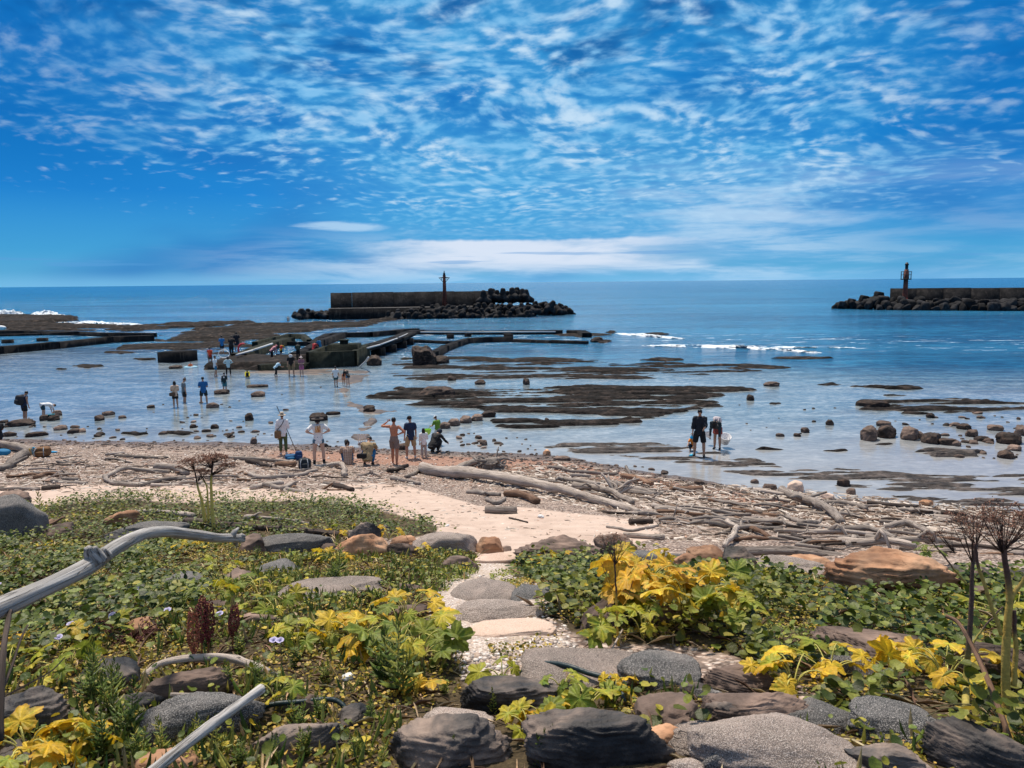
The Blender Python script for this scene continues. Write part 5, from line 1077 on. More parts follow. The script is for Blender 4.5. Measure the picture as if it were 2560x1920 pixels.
def pebbles():
    r_ = np.random.default_rng(15); mb = MB(); V0, F0 = ico(1)
    for poly, n, w_, dark in [([(0, 950), (700, 960), (900, 972), (1180, 982), (1400, 1020), (1600, 1056), (1800, 1080), (2212, 1110), (2212, 1120), (1600, 1075), (1300, 1020), (900, 985), (0, 962)], 3200, .045, 1), ([(0, 962), (900, 985), (1300, 1020), (1600, 1075), (2212, 1120), (2212, 1220), (1450, 1180), (1380, 1120), (900, 1045), (0, 1045)], 6500, .030, 0), ([(960, 1240), (1180, 1250), (1190, 1300), (1250, 1400), (1000, 1470), (940, 1320)], 1800, .011, 2), ([(0, 1045), (900, 1045), (1400, 1130), (1300, 1190), (1030, 1190), (700, 1100)], 500, .02, 0)]:
        P = np.array(poly); X = r_.uniform(P[:, 0].min(), P[:, 0].max(), n * 4); Y = r_.uniform(P[:, 1].min(), P[:, 1].max(), n * 4)
        k_ = inpoly(np.stack([X, Y], -1), poly); X, Y = X[k_][:n], Y[k_][:n]
        r0 = rays(X, Y); z = np.full(len(X), .5 if dark < 2 else 3.2)
        for _ in range(14): p = CAM + r0 * ((z - CAM[2]) / r0[:, 2])[:, None]; z = .5 * z + .5 * terr(p[:, 0], p[:, 1])
        m = len(p); s_ = w_ * r_.uniform(.4, 1.6, m) ** 1.3; sc = np.stack([s_ * r_.uniform(.8, 1.5, m), s_ * r_.uniform(.7, 1.2, m), s_ * r_.uniform(.4, .8, m)], -1)
        V = V0[None] * (1 + .18 * r_.normal(size=(m, len(V0), 1))) * sc[:, None] ; a_ = r_.uniform(0, 6.28, m); c_, s2 = np.cos(a_)[:, None], np.sin(a_)[:, None]
        V = np.stack([V[..., 0] * c_ - V[..., 1] * s2, V[..., 0] * s2 + V[..., 1] * c_, V[..., 2]], -1) + p[:, None] + [0, 0, .004]
        pal = [np.array([(.55, .43, .35), (.30, .20, .15), (.70, .6, .52), (.14, .10, .085), (.45, .27, .19)]), np.array([(.10, .075, .065), (.17, .11, .085), (.06, .05, .045), (.26, .17, .13), (.13, .1, .09)]), np.array([(.60, .53, .48), (.45, .38, .34), (.74, .69, .64), (.28, .23, .2), (.52, .40, .32)])][dark]
        cc = pal[r_.integers(0, 5, m)] * r_.uniform(.75, 1.2, m)[:, None]
        mb.add(V.reshape(-1, 3), (F0[None] + (np.arange(m) * len(V0))[:, None, None]).reshape(-1, 3), tint=np.repeat(np.concatenate([cc, np.ones((m, 1))], 1), len(V0), 0))
    link('pebbles', mb.mesh('pebbles', M['stalk'], smooth=False), kind='stuff', label='shingle and shell fragments strewn over the beach and path')
pebbles()
# branches close to the camera
def at_dist(x, y, d): r0 = rays(x, y); return CAM + r0 * d / (r0 @ (-CR[:, 2]))
BP = [(-190, 1400, 2.2, 25), (-90, 1352, 2.3, 25), (0, 1313, 2.45, 23.5), (67, 1283, 2.6, 21), (134, 1252, 2.75, 20), (188, 1224, 2.95, 19.5), (235, 1192, 3.2, 17), (285, 1164, 3.5, 15), (325, 1151, 3.75, 13), (365, 1149, 4.0, 12.5), (420, 1156, 4.3, 11.5), (470, 1162, 4.6, 10.5), (505, 1163, 4.8, 10.5), (524, 1165, 4.9, 8)]
W = np.array([at_dist(x, y, d) for x, y, d, r in BP]); rr = np.array([r * K * d / FPX for x, y, d, r in BP])
base = [np.array([W[0][0] - .35, W[0][1] - .1, W[0][2] - .18]), np.array([W[0][0] - .75, W[0][1] - .15, W[0][2] - .55])]
base.append(np.array([base[1][0] - .2, base[1][1], float(terr(base[1][0] - .2, base[1][1])) - .1]))
W2 = np.concatenate([np.array(base[::-1]), W]); rr2 = np.concatenate([[.045, .042, .04], rr]); n = 110
C = curve(np.concatenate([W2, rr2[:, None]], 1), n)
V, F, G = tube(C[:, :3], C[:, 3] * .94 * (1 + .12 * (fbm(np.arange(n) * .16, np.zeros(n), 4, 3) - .5)), 28, .10, 3)
mb = MB().add(V, F, grain=G)
k0 = at_dist(190, 1207, 2.95)
for q, r0 in (([at_dist(212, 1214, 2.98), at_dist(197, 1199, 2.96), at_dist(189, 1183, 2.94)], (.030, .026, .013)), ([at_dist(216, 1210, 2.99), at_dist(208, 1194, 2.97), at_dist(203, 1182, 2.96)], (.028, .020, .010)), ([at_dist(228, 1202, 3.06), at_dist(224, 1194, 3.02), at_dist(222, 1187, 3.)], (.026, .018, .010))):
    V, F, G = tube(curve(np.concatenate([np.array(q), np.array(r0)[:, None]], 1), 12)[:, :3], np.interp(np.linspace(0, 2, 12), [0, 1, 2], r0), 16, .25, 8); mb.add(V, F, grain=G)
for a_, b_ in (((500, 1163, 4.75), (516, 1140, 4.8)), ((505, 1165, 4.8), (512, 1182, 4.85)), ((515, 1163, 4.85), (530, 1158, 4.9))):
    V, F, G = tube([at_dist(*a_), (at_dist(*a_) + at_dist(*b_)) / 2 + [0, 0, .01], at_dist(*b_)], [.022, .016, .006], 10, .3, 4); mb.add(V, F, grain=G)
link('driftwood_branch', mb.mesh('driftwood_branch', M['wood_branch']), label='big smooth silver branch with a knob, arching over the creepers from the edge', cat='driftwood')
# stick with a straight grey cut
a_, b_ = on(300, 1690), on(566, 1487); r0 = 16.5 * K * np.linalg.norm(a_ - CAM) / FPX; a_ = a_ * .96 + CAM * .04; b_ = b_ * .86 + CAM * .14
log(None, r0 * .64, r0 * .56, 'wood_branch', 'thick straight silver branch with a long crack and sawn end', world=[a_ - (b_ - a_) * .15, a_, (a_ + b_) / 2 + [0, 0, .01], b_], seed=201, seg=24, lump=.18, n=50)
q = [on(x, y) for x, y in ((312, 1468), (345, 1454), (390, 1450), (440, 1449), (500, 1452), (560, 1462), (596, 1470))]; q = [p + [0, 0, z] for p, z in zip(q, (.02, .05, .07, .08, .08, .05, .02))]
log(None, .02, .022, 'wood_pale', 'arched bleached branch lying over the pale topped rock', world=q, seed=202, seg=12, lump=.3, n=50)
log(None, .065, .045, 'wood_grey', 'massive grey brown trunk behind the boulders', world=[at_dist(1585, 1192, 9.3), at_dist(1700, 1190, 9.3), at_dist(1770, 1196, 9.2), at_dist(1835, 1208, 8.9)], seed=210, seg=18, lump=.3, n=40)
q = [on(x, y) for x, y in ((372, 1543), (430, 1545), (500, 1550))]; log(None, .012, .010, 'wood_pale', 'thin straight stick below the arched branch', world=[p + [0, 0, .1] for p in q], seed=203, seg=8)
q = [at_dist(2043, 1330, 3.45), at_dist(2075, 1352, 3.4), at_dist(2122, 1440, 3.2), at_dist(2168, 1560, 3.0), at_dist(2190, 1640, 2.95)]
log(None, .008, .013, 'wood_brown', 'long bent brown stick leaning across the thick dry stalks', world=q, seed=204, seg=10, lump=.2, n=40)
q = [at_dist(-20, 1560, 2.1), at_dist(2, 1500, 2.2), at_dist(25, 1440, 2.3), at_dist(45, 1380, 2.4), at_dist(60, 1350, 2.45)]
log(None, .006, .003, 'wood_dark', 'thin dark twig rising at the edge below the silver branch', world=q, seed=205, seg=7, n=24)
q = [at_dist(0, 1600, 2.1), at_dist(6, 1420, 2.25), at_dist(16, 1350, 2.4), at_dist(22, 1320, 2.45)]
log(None, .010, .008, 'wood_dark', 'dark upright twig propping the silver branch', world=q, seed=206, seg=8, n=24)
q = [at_dist(-20, 1520, 2.4), at_dist(60, 1478, 2.5), at_dist(110, 1450, 2.6), at_dist(140, 1420, 2.7)]
log(None, .004, .002, 'wood_brown', 'fine pale twig crossing the lichened boulder', world=q, seed=207, seg=6, n=24)
q = [on(1313, 1440), on(1325, 1416), on(1345, 1375)]; log(None, .006, .005, 'wood_pale', 'thin grey stick at the foot of the orange leaf plant', world=[q[0] + [0, 0, .05], q[1] + [0, 0, .06], q[2] + [0, 0, .05]], seed=208, seg=6)
# hoses
def hose(pts, r, lift, label, seed):
    P = np.array([on(x, y) + [0, 0, l] for (x, y), l in zip(pts, lift)]); V, F, G = tube(curve(P, 40), r, 12)
    link('hose', MB().add(V, F).mesh('hose', M['hose']), label=label, cat='hose')
M['hose'] = P_((.012, .03, .035), .45, 'rubber')
hose([(1118, 1466), (1140, 1460), (1182, 1458), (1225, 1464), (1270, 1476), (1326, 1492), (1360, 1520)], .014, [.0, .05, .07, .07, .06, .05, -.02], 'curved black hose between the speckled slab and the flat grey boulder', 1)
hose([(560, 1540), (594, 1542), (650, 1541), (723, 1537), (760, 1545)], .012, [.02, .05, .06, .06, .0], 'straight dark green hose by the small pointed brown stone', 2)
# ------------------------------------------------------------------ plants
def ground_pts(X, Y, z0=2.5):
    """many photo points -> ground points"""
    r0 = rays(X, Y); z = np.full(len(X), z0)
    for _ in range(22): p = CAM + r0 * ((z - CAM[2]) / r0[:, 2])[:, None]; z = .55 * z + .45 * terr(p[:, 0], p[:, 1])
    return p
def world_scatter(polys, dens, seed, x0=-11, x1=13, y0=1.2, y1=19.5):
    """uniform points on the ground whose picture position lies in one of polys; density per square metre"""
    r_ = np.random.default_rng(seed); n = int((x1 - x0) * (y1 - y0) * dens)
    X = r_.uniform(x0, x1, n); Y = r_.uniform(y0, y1, n); Z = terr(X, Y); p = np.stack([X, Y, Z], -1)
    q, dz_ = proj(p); vis = (dz_ > .6) & (q[:, 0] > -260) & (q[:, 0] < 2470) & (q[:, 1] < 1800)
    p, q = p[vis], q[vis]
    jx = (fbm(p[:, 0] * 1.3, p[:, 1] * 1.3, 33) - .5) * 60; qq = q + np.stack([jx, jx * .35], -1)
    k = np.zeros(len(p), bool)
    for po in polys: k |= inpoly(qq, po)
    return p[k], q[k], r_
PR_ = np.array([(a, b, c, d, e) for a, b, c, d, e in placed if b < 20])
def off_rocks(p, keep=.0, r_=None, k=.88):
    m = np.ones(len(p), bool)
    for a, b, rx, ry, zt in PR_:
        ca = -math.atan2(a, b); dx_, dy_ = p[:, 0] - a, p[:, 1] - b
        u = dx_ * math.cos(ca) + dy_ * math.sin(ca); v = -dx_ * math.sin(ca) + dy_ * math.cos(ca)
        m &= ~(((u / (rx * k)) ** 2 + (v / (ry * k)) ** 2) < 1)
    if keep: m |= r_.random(len(p)) < keep
    return m
def frames(r_, n, tilt, az=None):
    """random leaf frames: forward, side, normal; tilt in radians from horizontal"""
    a = r_.uniform(0, 2 * np.pi, n) if az is None else az; t_ = np.abs(r_.normal(size=n)) * tilt; b_ = r_.uniform(0, 2 * np.pi, n)
    nrm = np.stack([np.sin(t_) * np.cos(b_), np.sin(t_) * np.sin(b_), np.cos(t_)], -1)
    f = np.stack([np.cos(a), np.sin(a), a * 0], -1); f = f - nrm * (f * nrm).sum(1, keepdims=True); f /= np.linalg.norm(f, axis=1, keepdims=True)
    return f, np.cross(nrm, f), nrm
def stamp(mb, P, f, s, n, size, shape, faces, col):
    """shape: (k,3) leaf outline in (forward, side, normal) units"""
    V = P[:, None] + size[:, None, None] * (shape[None, :, :1] * f[:, None] + shape[None, :, 1:2] * s[:, None] + shape[None, :, 2:] * n[:, None])
    m = len(P); k = len(shape); c4 = np.concatenate([col, np.ones((m, 1))], 1)
    mb.add(V.reshape(-1, 3), [(fc[None] + (np.arange(m) * k)[:, None, None]).reshape(-1, fc.shape[1]) for fc in faces], tint=np.repeat(c4, k, 0))
# round, slightly folded two-lobed leaf
LR = np.array([(0, 0, -.02), (.10, .30, .06), (.45, .50, .12), (.85, .34, .08), (.93, 0, -.04), (.85, -.34, .08), (.45, -.50, .12), (.10, -.30, .06), (.48, 0, -.05)])
LF = [np.array([[0, 8, 1], [1, 8, 2], [2, 8, 3], [3, 8, 4], [4, 8, 5], [5, 8, 6], [6, 8, 7], [7, 8, 0]])[:, [0, 1, 2]]]
LS = np.array([(0, 0, 0), (.35, .40, .10), (.9, .18, .04), (.9, -.18, .04), (.35, -.40, .10)]); LSF = [np.array([[0, 2, 1], [0, 3, 2], [0, 4, 3]])]
LN = np.array([(0, .04, 0), (.5, .11, .06), (1.0, 0, -.10), (.5, -.11, .06), (0, -.04, 0)]); LNF = [np.array([[0, 2, 1], [0, 4, 2], [4, 3, 2]])]
def pal(r_, n, cols, w_=None, var=.22):
    c = np.array(cols)[r_.choice(len(cols), n, p=w_)]; return np.clip(c * r_.uniform(1 - var, 1 + var, (n, 1)) * r_.uniform(.93, 1.07, (n, 3)), 0, 1)
GREENS = [(.070, .105, .012), (.125, .165, .020), (.22, .265, .05), (.035, .060, .010), (.34, .32, .04)]
GW = [.28, .34, .18, .14, .06]
VEGR2 = [(1225, 1300), (1180, 1340)]
CREEPL = [(-400, 1150), (40, 1148), (60, 1086), (250, 1070), (420, 1080), (520, 1078), (640, 1074), (770, 1086), (880, 1106), (950, 1130), (955, 1156), (860, 1162), (700, 1150), (560, 1170), (620, 1190), (600, 1230), (480, 1270), (430, 1330), (300, 1400), (120, 1430), (-600, 1500)]
CREEPR = [(1085, 1228), (1115, 1208), (1300, 1202), (1500, 1217), (1620, 1224), (1700, 1234), (1800, 1252), (1990, 1287), (2050, 1264), (2600, 1242), (2900, 1500), (2180, 1560), (1960, 1500), (1860, 1600), (1740, 1500), (1640, 1470), (1600, 1424), (1500, 1402), (1400, 1388), (1262, 1382), (1230, 1345), (1140, 1322), (1185, 1275)]
CR3 = [(1720, 1480), (1900, 1450), (1960, 1500), (1900, 1590), (1820, 1600), (1740, 1540)]
CR4 = [(2030, 1560), (2330, 1500), (2330, 1660), (2040, 1650)]
CR5 = [(1390, 1560), (1500, 1540), (1560, 1580), (1440, 1620)]
def creepers():
    for nm, polys, d, seed, sz in (('creeper', [CREEPL], 560, 1, .050), ('creeper', [CREEPR, CR3, CR4, CR5], 620, 2, .056)):
        p, q, r_ = world_scatter(polys, d, seed)
        far = p[:, 1] > 8.5
        keep = ~far | (r_.random(len(p)) < .72); p, q, far = p[keep], q[keep], far[keep]
        m = off_rocks(p, .05, r_); p, q, far = p[m], q[m], far[m]
        cl = fbm(p[:, 0] * 1.6, p[:, 1] * 1.6, 50 + seed, 4); m = r_.random(len(p)) < sstep(cl, .36, .50) * (.55 + .9 * fbm(p[:, 0] * 5, p[:, 1] * 5, 58, 2)) + .03; p, q, far, cl = p[m], q[m], far[m], cl[m]
        n = len(p); hgt = .01 + .15 * r_.random(n) ** 1.3 * (.35 + 1.3 * sstep(cl, .35, .65)); P = p + np.stack([hgt * 0, hgt * 0, hgt], -1)
        size = sz * r_.uniform(.6, 1.35, n) * np.where(far, 1.15, 1)
        yel = fbm(p[:, 0] * .9, p[:, 1] * .9, 90, 3); col = pal(r_, n, GREENS, GW); col = col * (1 + np.clip(yel - .5, 0, .3)[:, None] * np.array([2.6, 1.2, .2])) * (.55 + .45 * r_.random((n, 1)) ** .6)
        f, s, nn = frames(r_, n, .55); mb = MB()
        for msk, shp, fc in ((~far, LR, LF), (far, LS, LSF)):
            if msk.any(): stamp(mb, P[msk], f[msk], s[msk], nn[msk], size[msk], shp, fc, col[msk])
        # runners
        pr = p[r_.random(n) < .02]; V, F = [], []
        for i, c in enumerate(pr[:700]):
            a_ = r_.uniform(0, 6.28); Lr = r_.uniform(.15, .5); tt = np.linspace(0, 1, 5); C = np.stack([c[0] + np.cos(a_ + tt * .8) * tt * Lr, c[1] + np.sin(a_ + tt * .8) * tt * Lr, tt * 0], -1); C[:, 2] = terr(C[:, 0], C[:, 1]) + .03 + .03 * np.sin(tt * 3.1)
            V_, F_, G_ = tube(C, .0028, 4, caps=False); mb.add(V_, F_, tint=np.array([.13, .12, .05, 1]))
        link('creeper_leaves', mb.mesh('creeper_leaves', M['leaf']), kind='stuff', label=['mat of round leaved green beach creepers between the sand and the silver branch', 'mat of round leaved green beach creepers beside the path and the boulders'][seed - 1])
creepers()
# fine yellow green mossy cover and small herbs
MOSS = [CREEPL, CREEPR, [(430, 1330), (480, 1270), (600, 1200), (840, 1200), (1010, 1190), (1030, 1230), (960, 1290), (950, 1380), (1010, 1440), (1000, 1500), (900, 1560), (820, 1760), (-700, 1900), (-700, 1420), (120, 1430), (300, 1400)], [(1040, 1368), (1230, 1366), (1180, 1400), (1100, 1440), (1060, 1420)], [(1130, 1215), (1060, 1240), (1080, 1290), (1180, 1270)], [(1290, 1530), (1500, 1500), (1560, 1560), (1380, 1600)], [(1340, 1470), (1480, 1480), (1520, 1500), (1400, 1500)], [(1560, 1215), (1680, 1225), (1700, 1260), (1600, 1260)], [(1700, 1600), (2330, 1560), (2400, 1800), (1800, 1800)]]
def mosses():
    p, q, r_ = world_scatter(MOSS, 2100, 5, y1=12); m = off_rocks(p, .012, r_, .93); p, q = p[m], q[m]
    cl = fbm(p[:, 0] * 2.4, p[:, 1] * 2.4, 61, 4); m = r_.random(len(p)) < sstep(cl, .28, .5) + .08; p, cl = p[m], cl[m]; n = len(p)
    hgt = .004 + .045 * r_.random(n) * (.4 + sstep(cl, .4, .7)); P = p + np.stack([hgt * 0, hgt * 0, hgt], -1)
    dry = fbm(p[:, 0] * 1.1 + 7, p[:, 1] * 1.1, 71, 3)[:, None]
    col = pal(r_, n, [(.25, .225, .03), (.40, .325, .045), (.11, .135, .018), (.50, .38, .09), (.30, .20, .075)], [.32, .26, .24, .10, .08], .3)
    col = np.where(dry < .47, col * np.array([.72, .95, .8]), col * np.array([1.12, 1.0, .9]))
    f, s, nn = frames(r_, n, .8); mb = MB(); stamp(mb, P, f, s, nn, .019 * r_.uniform(.5, 1.6, n), LS, LSF, col)
    link('moss', mb.mesh('moss', M['leaf'], smooth=False), kind='stuff', label='fine yellow green ground cover with tiny leaves around the path and left slope')
    # mixed herbs: bigger leaves and blades pushing up
    p, q, r_ = world_scatter([MOSS[2], MOSS[6], MOSS[5], MOSS[8]], 210, 6, y1=11); m = off_rocks(p, .03, r_, .98); p, q = p[m], q[m]
    cl = fbm(p[:, 0] * 1.7 + 3, p[:, 1] * 1.7, 81, 4); m = r_.random(len(p)) < sstep(cl, .38, .56) + .08; p, cl = p[m], cl[m]; n = len(p)
    hgt = .02 + .10 * r_.random(n); P = p + np.stack([hgt * 0, hgt * 0, hgt], -1)
    mb = MB(); f, s, nn = frames(r_, n, .7); stamp(mb, P, f, s, nn, .036 * r_.uniform(.5, 1.5, n), LR, LF, pal(r_, n, [(.13, .17, .022), (.26, .26, .03), (.06, .09, .014), (.52, .40, .035), (.34, .30, .04)], [.34, .24, .22, .08, .12]))
    p2 = np.repeat(p[::2], 3, 0) + r_.normal(size=(len(p[::2]) * 3, 3)) * [.02, .02, 0]; n = len(p2); a_ = r_.uniform(0, 6.28, n); f = np.stack([np.cos(a_) * .5, np.sin(a_) * .5, np.full(n, .85)], -1); s = np.stack([-np.sin(a_), np.cos(a_), a_ * 0], -1); nn = np.cross(s, f)
    stamp(mb, p2, f, s, nn, r_.uniform(.06, .16, n), LN * [1, .55, 1], LNF, pal(r_, n, [(.16, .20, .04), (.32, .30, .07), (.07, .12, .02), (.42, .32, .14)], [.35, .25, .25, .15]))
    link('herbs', mb.mesh('herbs', M['leaf'], smooth=False), kind='stuff', label='low mixed weeds and grass blades growing through the moss')
    # dead stems and litter
    p, q, r_ = world_scatter([VEGL, VEGR, FRONT], 120, 9, y1=13); m = off_rocks(p, .05, r_); p = p[m]; n = len(p)
    a_ = r_.uniform(0, 6.28, n); f = np.stack([np.cos(a_), np.sin(a_), r_.normal(size=n) * .25], -1); s = np.stack([-np.sin(a_), np.cos(a_), a_ * 0], -1)
    mb = MB(); stamp(mb, p + [0, 0, .02], f, s, np.cross(f, s), r_.uniform(.05, .2, n), LN * [1, .35, 1], LNF, pal(r_, n, [(.34, .25, .15), (.22, .14, .08), (.5, .40, .26), (.12, .07, .04)]))
    link('dead_stems', mb.mesh('dead_stems', M['stalk'], smooth=False), kind='stuff', label='dry stems and litter lying between the plants')
    # sparse runners on the sand edge
    p, q, r_ = world_scatter([[(240, 1058), (700, 1062), (900, 1100), (960, 1140), (1040, 1150), (900, 1128), (640, 1078), (250, 1074)], [(1080, 1205), (1190, 1195), (1180, 1215), (1100, 1225)]], 34, 19, y1=21); n = len(p)
    f, s, nn = frames(r_, n, .4); mb = MB(); stamp(mb, p + [0, 0, .02], f, s, nn, .05 * r_.uniform(.6, 1.3, n), LR, LF, pal(r_, n, GREENS, GW)); link('creeper_leaves', mb.mesh('creeper_leaves', M['leaf']), kind='stuff', label='single creeper leaves straying onto the sand')
mosses()
# --- broad lobed leaves
def lobed_leaf(r_, size, seed):
    """three to five serrated lobes; returns V, F, tint factor per vertex"""
    nb = 72; th = np.linspace(-np.pi * .93, np.pi * .93, nb); nl = 5
    cen = np.array([-2.25, -1.1, 0, 1.1, 2.25]); amp = np.array([.55, .85, 1.0, .85, .55]) * r_.uniform(.92, 1.08, 5)
    d = np.abs(th[:, None] - cen[None]); r0 = (amp[None] * np.exp(-(d / .50) ** 2.4)).max(1); r0 = .46 + .54 * r0
    r0 *= 1 + .085 * (((np.arange(nb) % 4) / 3.0) - .5) * 1.3
    V = [np.zeros(3)]; rings = (.33, .68, 1.0)
    ribs = np.exp(-(d.min(1) / .10) ** 2)
    for k, q in enumerate(rings):
        x = np.cos(th) * r0 * q; y = np.sin(th) * r0 * q
        z = .10 * ribs * -q + .05 * q - .26 * (r0 * q) ** 2 + .05 * q * np.sin(th * 3 + seed) + .035 * np.sin(th * 11 + seed * 2) * q
        V += list(np.stack([x, y, z], -1))
    V = np.array(V); F = []
    for i in range(nb - 1): F.append((0, 1 + i, 2 + i))
    T3 = np.array(F); Q = []
    for k in range(2):
        for i in range(nb - 1): a = 1 + k * nb + i; Q.append((a, a + nb, a + nb + 1, a + 1))
    tf = np.concatenate([[1.2], *[(.86 + .42 * ribs * (1.0 if k < 2 else .6)) for k in range(3)]])
    return (V + [.30, 0, 0]) * size, [T3, np.array(Q)], tf
YEL = [(.80, .50, .025), (.72, .50, .035), (.86, .58, .04)]; YG = [(.46, .44, .035), (.34, .37, .04), (.58, .49, .04), (.24, .29, .035)]; ORG = [(.84, .52, .04), (.80, .46, .04), (.86, .60, .08)]
def broad_plant(x, y, spread, n, size, cols, label, h=.22, seed=0, ground=None, rise=.55):
    """x, y photo point of the plant's base; spread in metres; leaves on arching petioles"""
    r_ = np.random.default_rng(seed + 400); g = on(x, y); root = empty('broad_leaf_plant', g, label=label, cat='plant', group='broad lobed leaf plants on the slope')
    st = MB(); lf = MB()
    for i in range(n):
        a_ = 2 * np.pi * i / n + r_.normal() * .35; rad = spread * (r_.uniform(.15, 1) ** .7); hh = h * r_.uniform(.65, 1.2) * (1.15 - .35 * rad / spread)
        tip = np.array([math.cos(a_) * rad, math.sin(a_) * rad, hh]); gz = terr(g[0] + tip[0], g[1] + tip[1]) - g[2]; tip[2] += gz * .7
        C = curve([np.zeros(3), tip * [.35, .35, .75], tip * [.75, .75, 1.02], tip], 9); V, F, G = tube(C, np.linspace(.006, .0035, 9) * (size / .2) ** .5, 6); st.add(V, F, tint=np.array([.50, .46, .12, 1]))
        for j in range(r_.integers(1, 4) if size > .12 else 1):
            aa = a_ + r_.normal() * .4 + (0, 1.3, -1.3)[j]; sz = size * r_.uniform(.55, 1.2) * (1, .8, .8)[j]
            V, F, tf = lobed_leaf(r_, sz, seed + i); pitch = r_.normal() * .38 - .15; rl = r_.normal() * .5
            Rm = np.array((Matrix.Rotation(aa, 3, 'Z') @ Matrix.Rotation(-pitch, 3, 'Y') @ Matrix.Rotation(rl, 3, 'X'))); V = V @ Rm.T
            c = np.array(cols[r_.integers(len(cols))] if r_.random() < .9 else YG[r_.integers(4)]) * r_.uniform(.7, 1.1); cc = np.clip(c[None] * tf[:, None], 0, .9); edge = r_.random() < .35; cc[145:] *= [[.86, .70, .6]] if edge else [[1., .97, 1.]]; c4 = np.concatenate([cc, np.ones((len(V), 1))], 1)
            off = np.array([math.cos(aa), math.sin(aa), .1]) * (0 if j == 0 else .02); lf.add(V + tip + off, F, tint=c4)
    link('stem', st.mesh('stem', M['stalk']), root); link('foliage', lf.mesh('foliage', M['leaf_big']), root); return root
BPL = [ # x, y base (photo), spread m, leaves, leaf size, colours, height, label
 (1380, 1335, .36, 12, .165, ORG, .36, 'orange yellow broad leaf plant just beside the tall brown seed stalk'),
 (1480, 1345, .34, 13, .135, YEL, .30, 'wide bright yellow broad leaf plant in the middle of the large cluster'),
 (1400, 1262, .42, 13, .125, YEL, .28, 'yellow broad leaf plant at the back of the large cluster'),
 (1530, 1300, .36, 12, .120, YG, .26, 'yellow green broad leaf plant at the far side of the large cluster'),
 (1575, 1370, .24, 8, .125, YG, .24, 'yellow green drooping plant in front of the large cluster'),
 (1185, 1232, .42, 12, .085, YEL, .20, 'small yellow green plant in the creepers behind the path'),
 (1295, 1415, .17, 7, .11, YG, .24, 'green yellow leaves around the foot of the tall brown seed stalk'),
 (1390, 1385, .14, 6, .11, YG, .20, 'low yellow green sprig over the dark speckled slab'),
 (1712, 1495, .22, 9, .115, YEL, .15, 'low yellow plant beside the brown rounded slab'),
 (1790, 1468, .20, 7, .11, YEL, .17, 'low yellow plant touching the dark speckled stone'),
 (1925, 1478, .18, 7, .095, YEL, .16, 'small yellow plant between speckled stone and thick stalks'),
 (2040, 1480, .22, 8, .11, YEL, .18, 'flat yellow plant at the foot of the tall dry stalks'),
 (2195, 1350, .30, 8, .11, YG, .2, 'yellow green plant behind the thick stalk at the edge'),
 (1625, 1262, .25, 7, .07, YG, .14, 'small pale green plant between the boulders and creepers'),
 (2000, 1215, .2, 7, .085, GREENS[1:3], .18, 'green lobed plant behind the huge sandstone boulder'),
 (865, 1405, .28, 12, .105, YG, .22, 'tall yellow green bush next to the gravel path'),
 (770, 1410, .30, 14, .105, YEL, .18, 'yellow bush with broad leaves left of the dark feathery weed'),
 (905, 1440, .20, 8, .115, YG, .20, 'green broad leaves leaning over the gravel path'),
 (880, 1352, .22, 8, .10, YEL, .22, 'bright yellow top leaves of the bush by the reddish stone'),
 (700, 1392, .25, 8, .085, YG, .14, 'low yellow green plant at the end of the yellow bush'),
 (898, 1505, .07, 5, .085, ORG, .10, 'small curled orange yellow plant alone near the wedge boulder'),
 (1085, 1475, .12, 4, .105, YG, .10, 'green yellow plant hanging over the black hose'),
 (1270, 1535, .14, 6, .10, YG, .11, 'yellow green plant behind the biggest charcoal boulder'),
 (1215, 1500, .10, 4, .08, YG, .09, 'upright green leaves between the two hose ends'),
 (1142, 1590, .12, 6, .10, YG, .10, 'yellow plant in the gap between two charcoal boulders'),
 (1180, 1570, .10, 5, .10, YEL, .11, 'bright yellow leaves above the gap of the charcoal boulders'),
 (60, 1655, .24, 18, .09, YEL, .13, 'very bright yellow crumpled plant at the bottom corner'),
 (150, 1640, .14, 10, .08, YEL, .12, 'bright yellow leaves next to the bottom corner plant'),
 (20, 1455, .20, 8, .08, YG, .12, 'yellow green plant at the edge below the silver branch'),
 (150, 1470, .18, 9, .085, YG, .16, 'yellow green lobed plant above the lichened boulder'),
 (95, 1410, .25, 7, .08, YEL, .12, 'yellow sprig above the black boulder'),
 (430, 1190, .45, 11, .10, YEL, .18, 'yellow green plant under the tip of the silver branch'),
 (350, 1192, .40, 8, .09, YG, .15, 'pale green rosette below the silver branch'),
 (105, 1188, .40, 6, .08, YEL, .10, 'flat yellow plant in the creepers left of the knob'),
 (840, 1165, .40, 8, .10, YEL, .20, 'yellow plant beside the round orange stone'),
 (720, 1215, .32, 8, .085, YEL, .14, 'yellow sprigs in front of the rounded orange boulder'),
 (620, 1215, .30, 8, .08, YG, .14, 'yellow green sprigs above the wide pale slab'),
 (560, 1290, .30, 8, .08, YG, .14, 'yellow green plant behind the pinkish flat stone'),
 (470, 1235, .25, 7, .075, YG, .12, 'small yellow green plant beside the round speckled slab'),
 (460, 1300, .25, 8, .085, YG, .14, 'green lobed plant behind the red seed spikes'),
 (600, 1330, .28, 9, .09, YG, .14, 'green yellow leaves around the pinkish flat stone'),
 (760, 1152, .5, 8, .10, YEL, .14, 'yellow plant at the end of the creepers by the sand'),
 (910, 1198, .22, 8, .07, YEL, .12, 'yellow moss like plant in front of the long speckled block'),
 (600, 1530, .10, 4, .09, YG, .12, 'small yellow green plant at the cut branch end'),
 (240, 1390, .2, 7, .08, YG, .12, 'lobed green plant under the lilac flower'),
 (1330, 1500, .12, 5, .08, YEL, .08, 'tiny yellow plant at the hose end by the tilted stone'),
 (640, 1405, .2, 7, .08, YG, .12, 'low green lobed plant above the arched branch'),
]
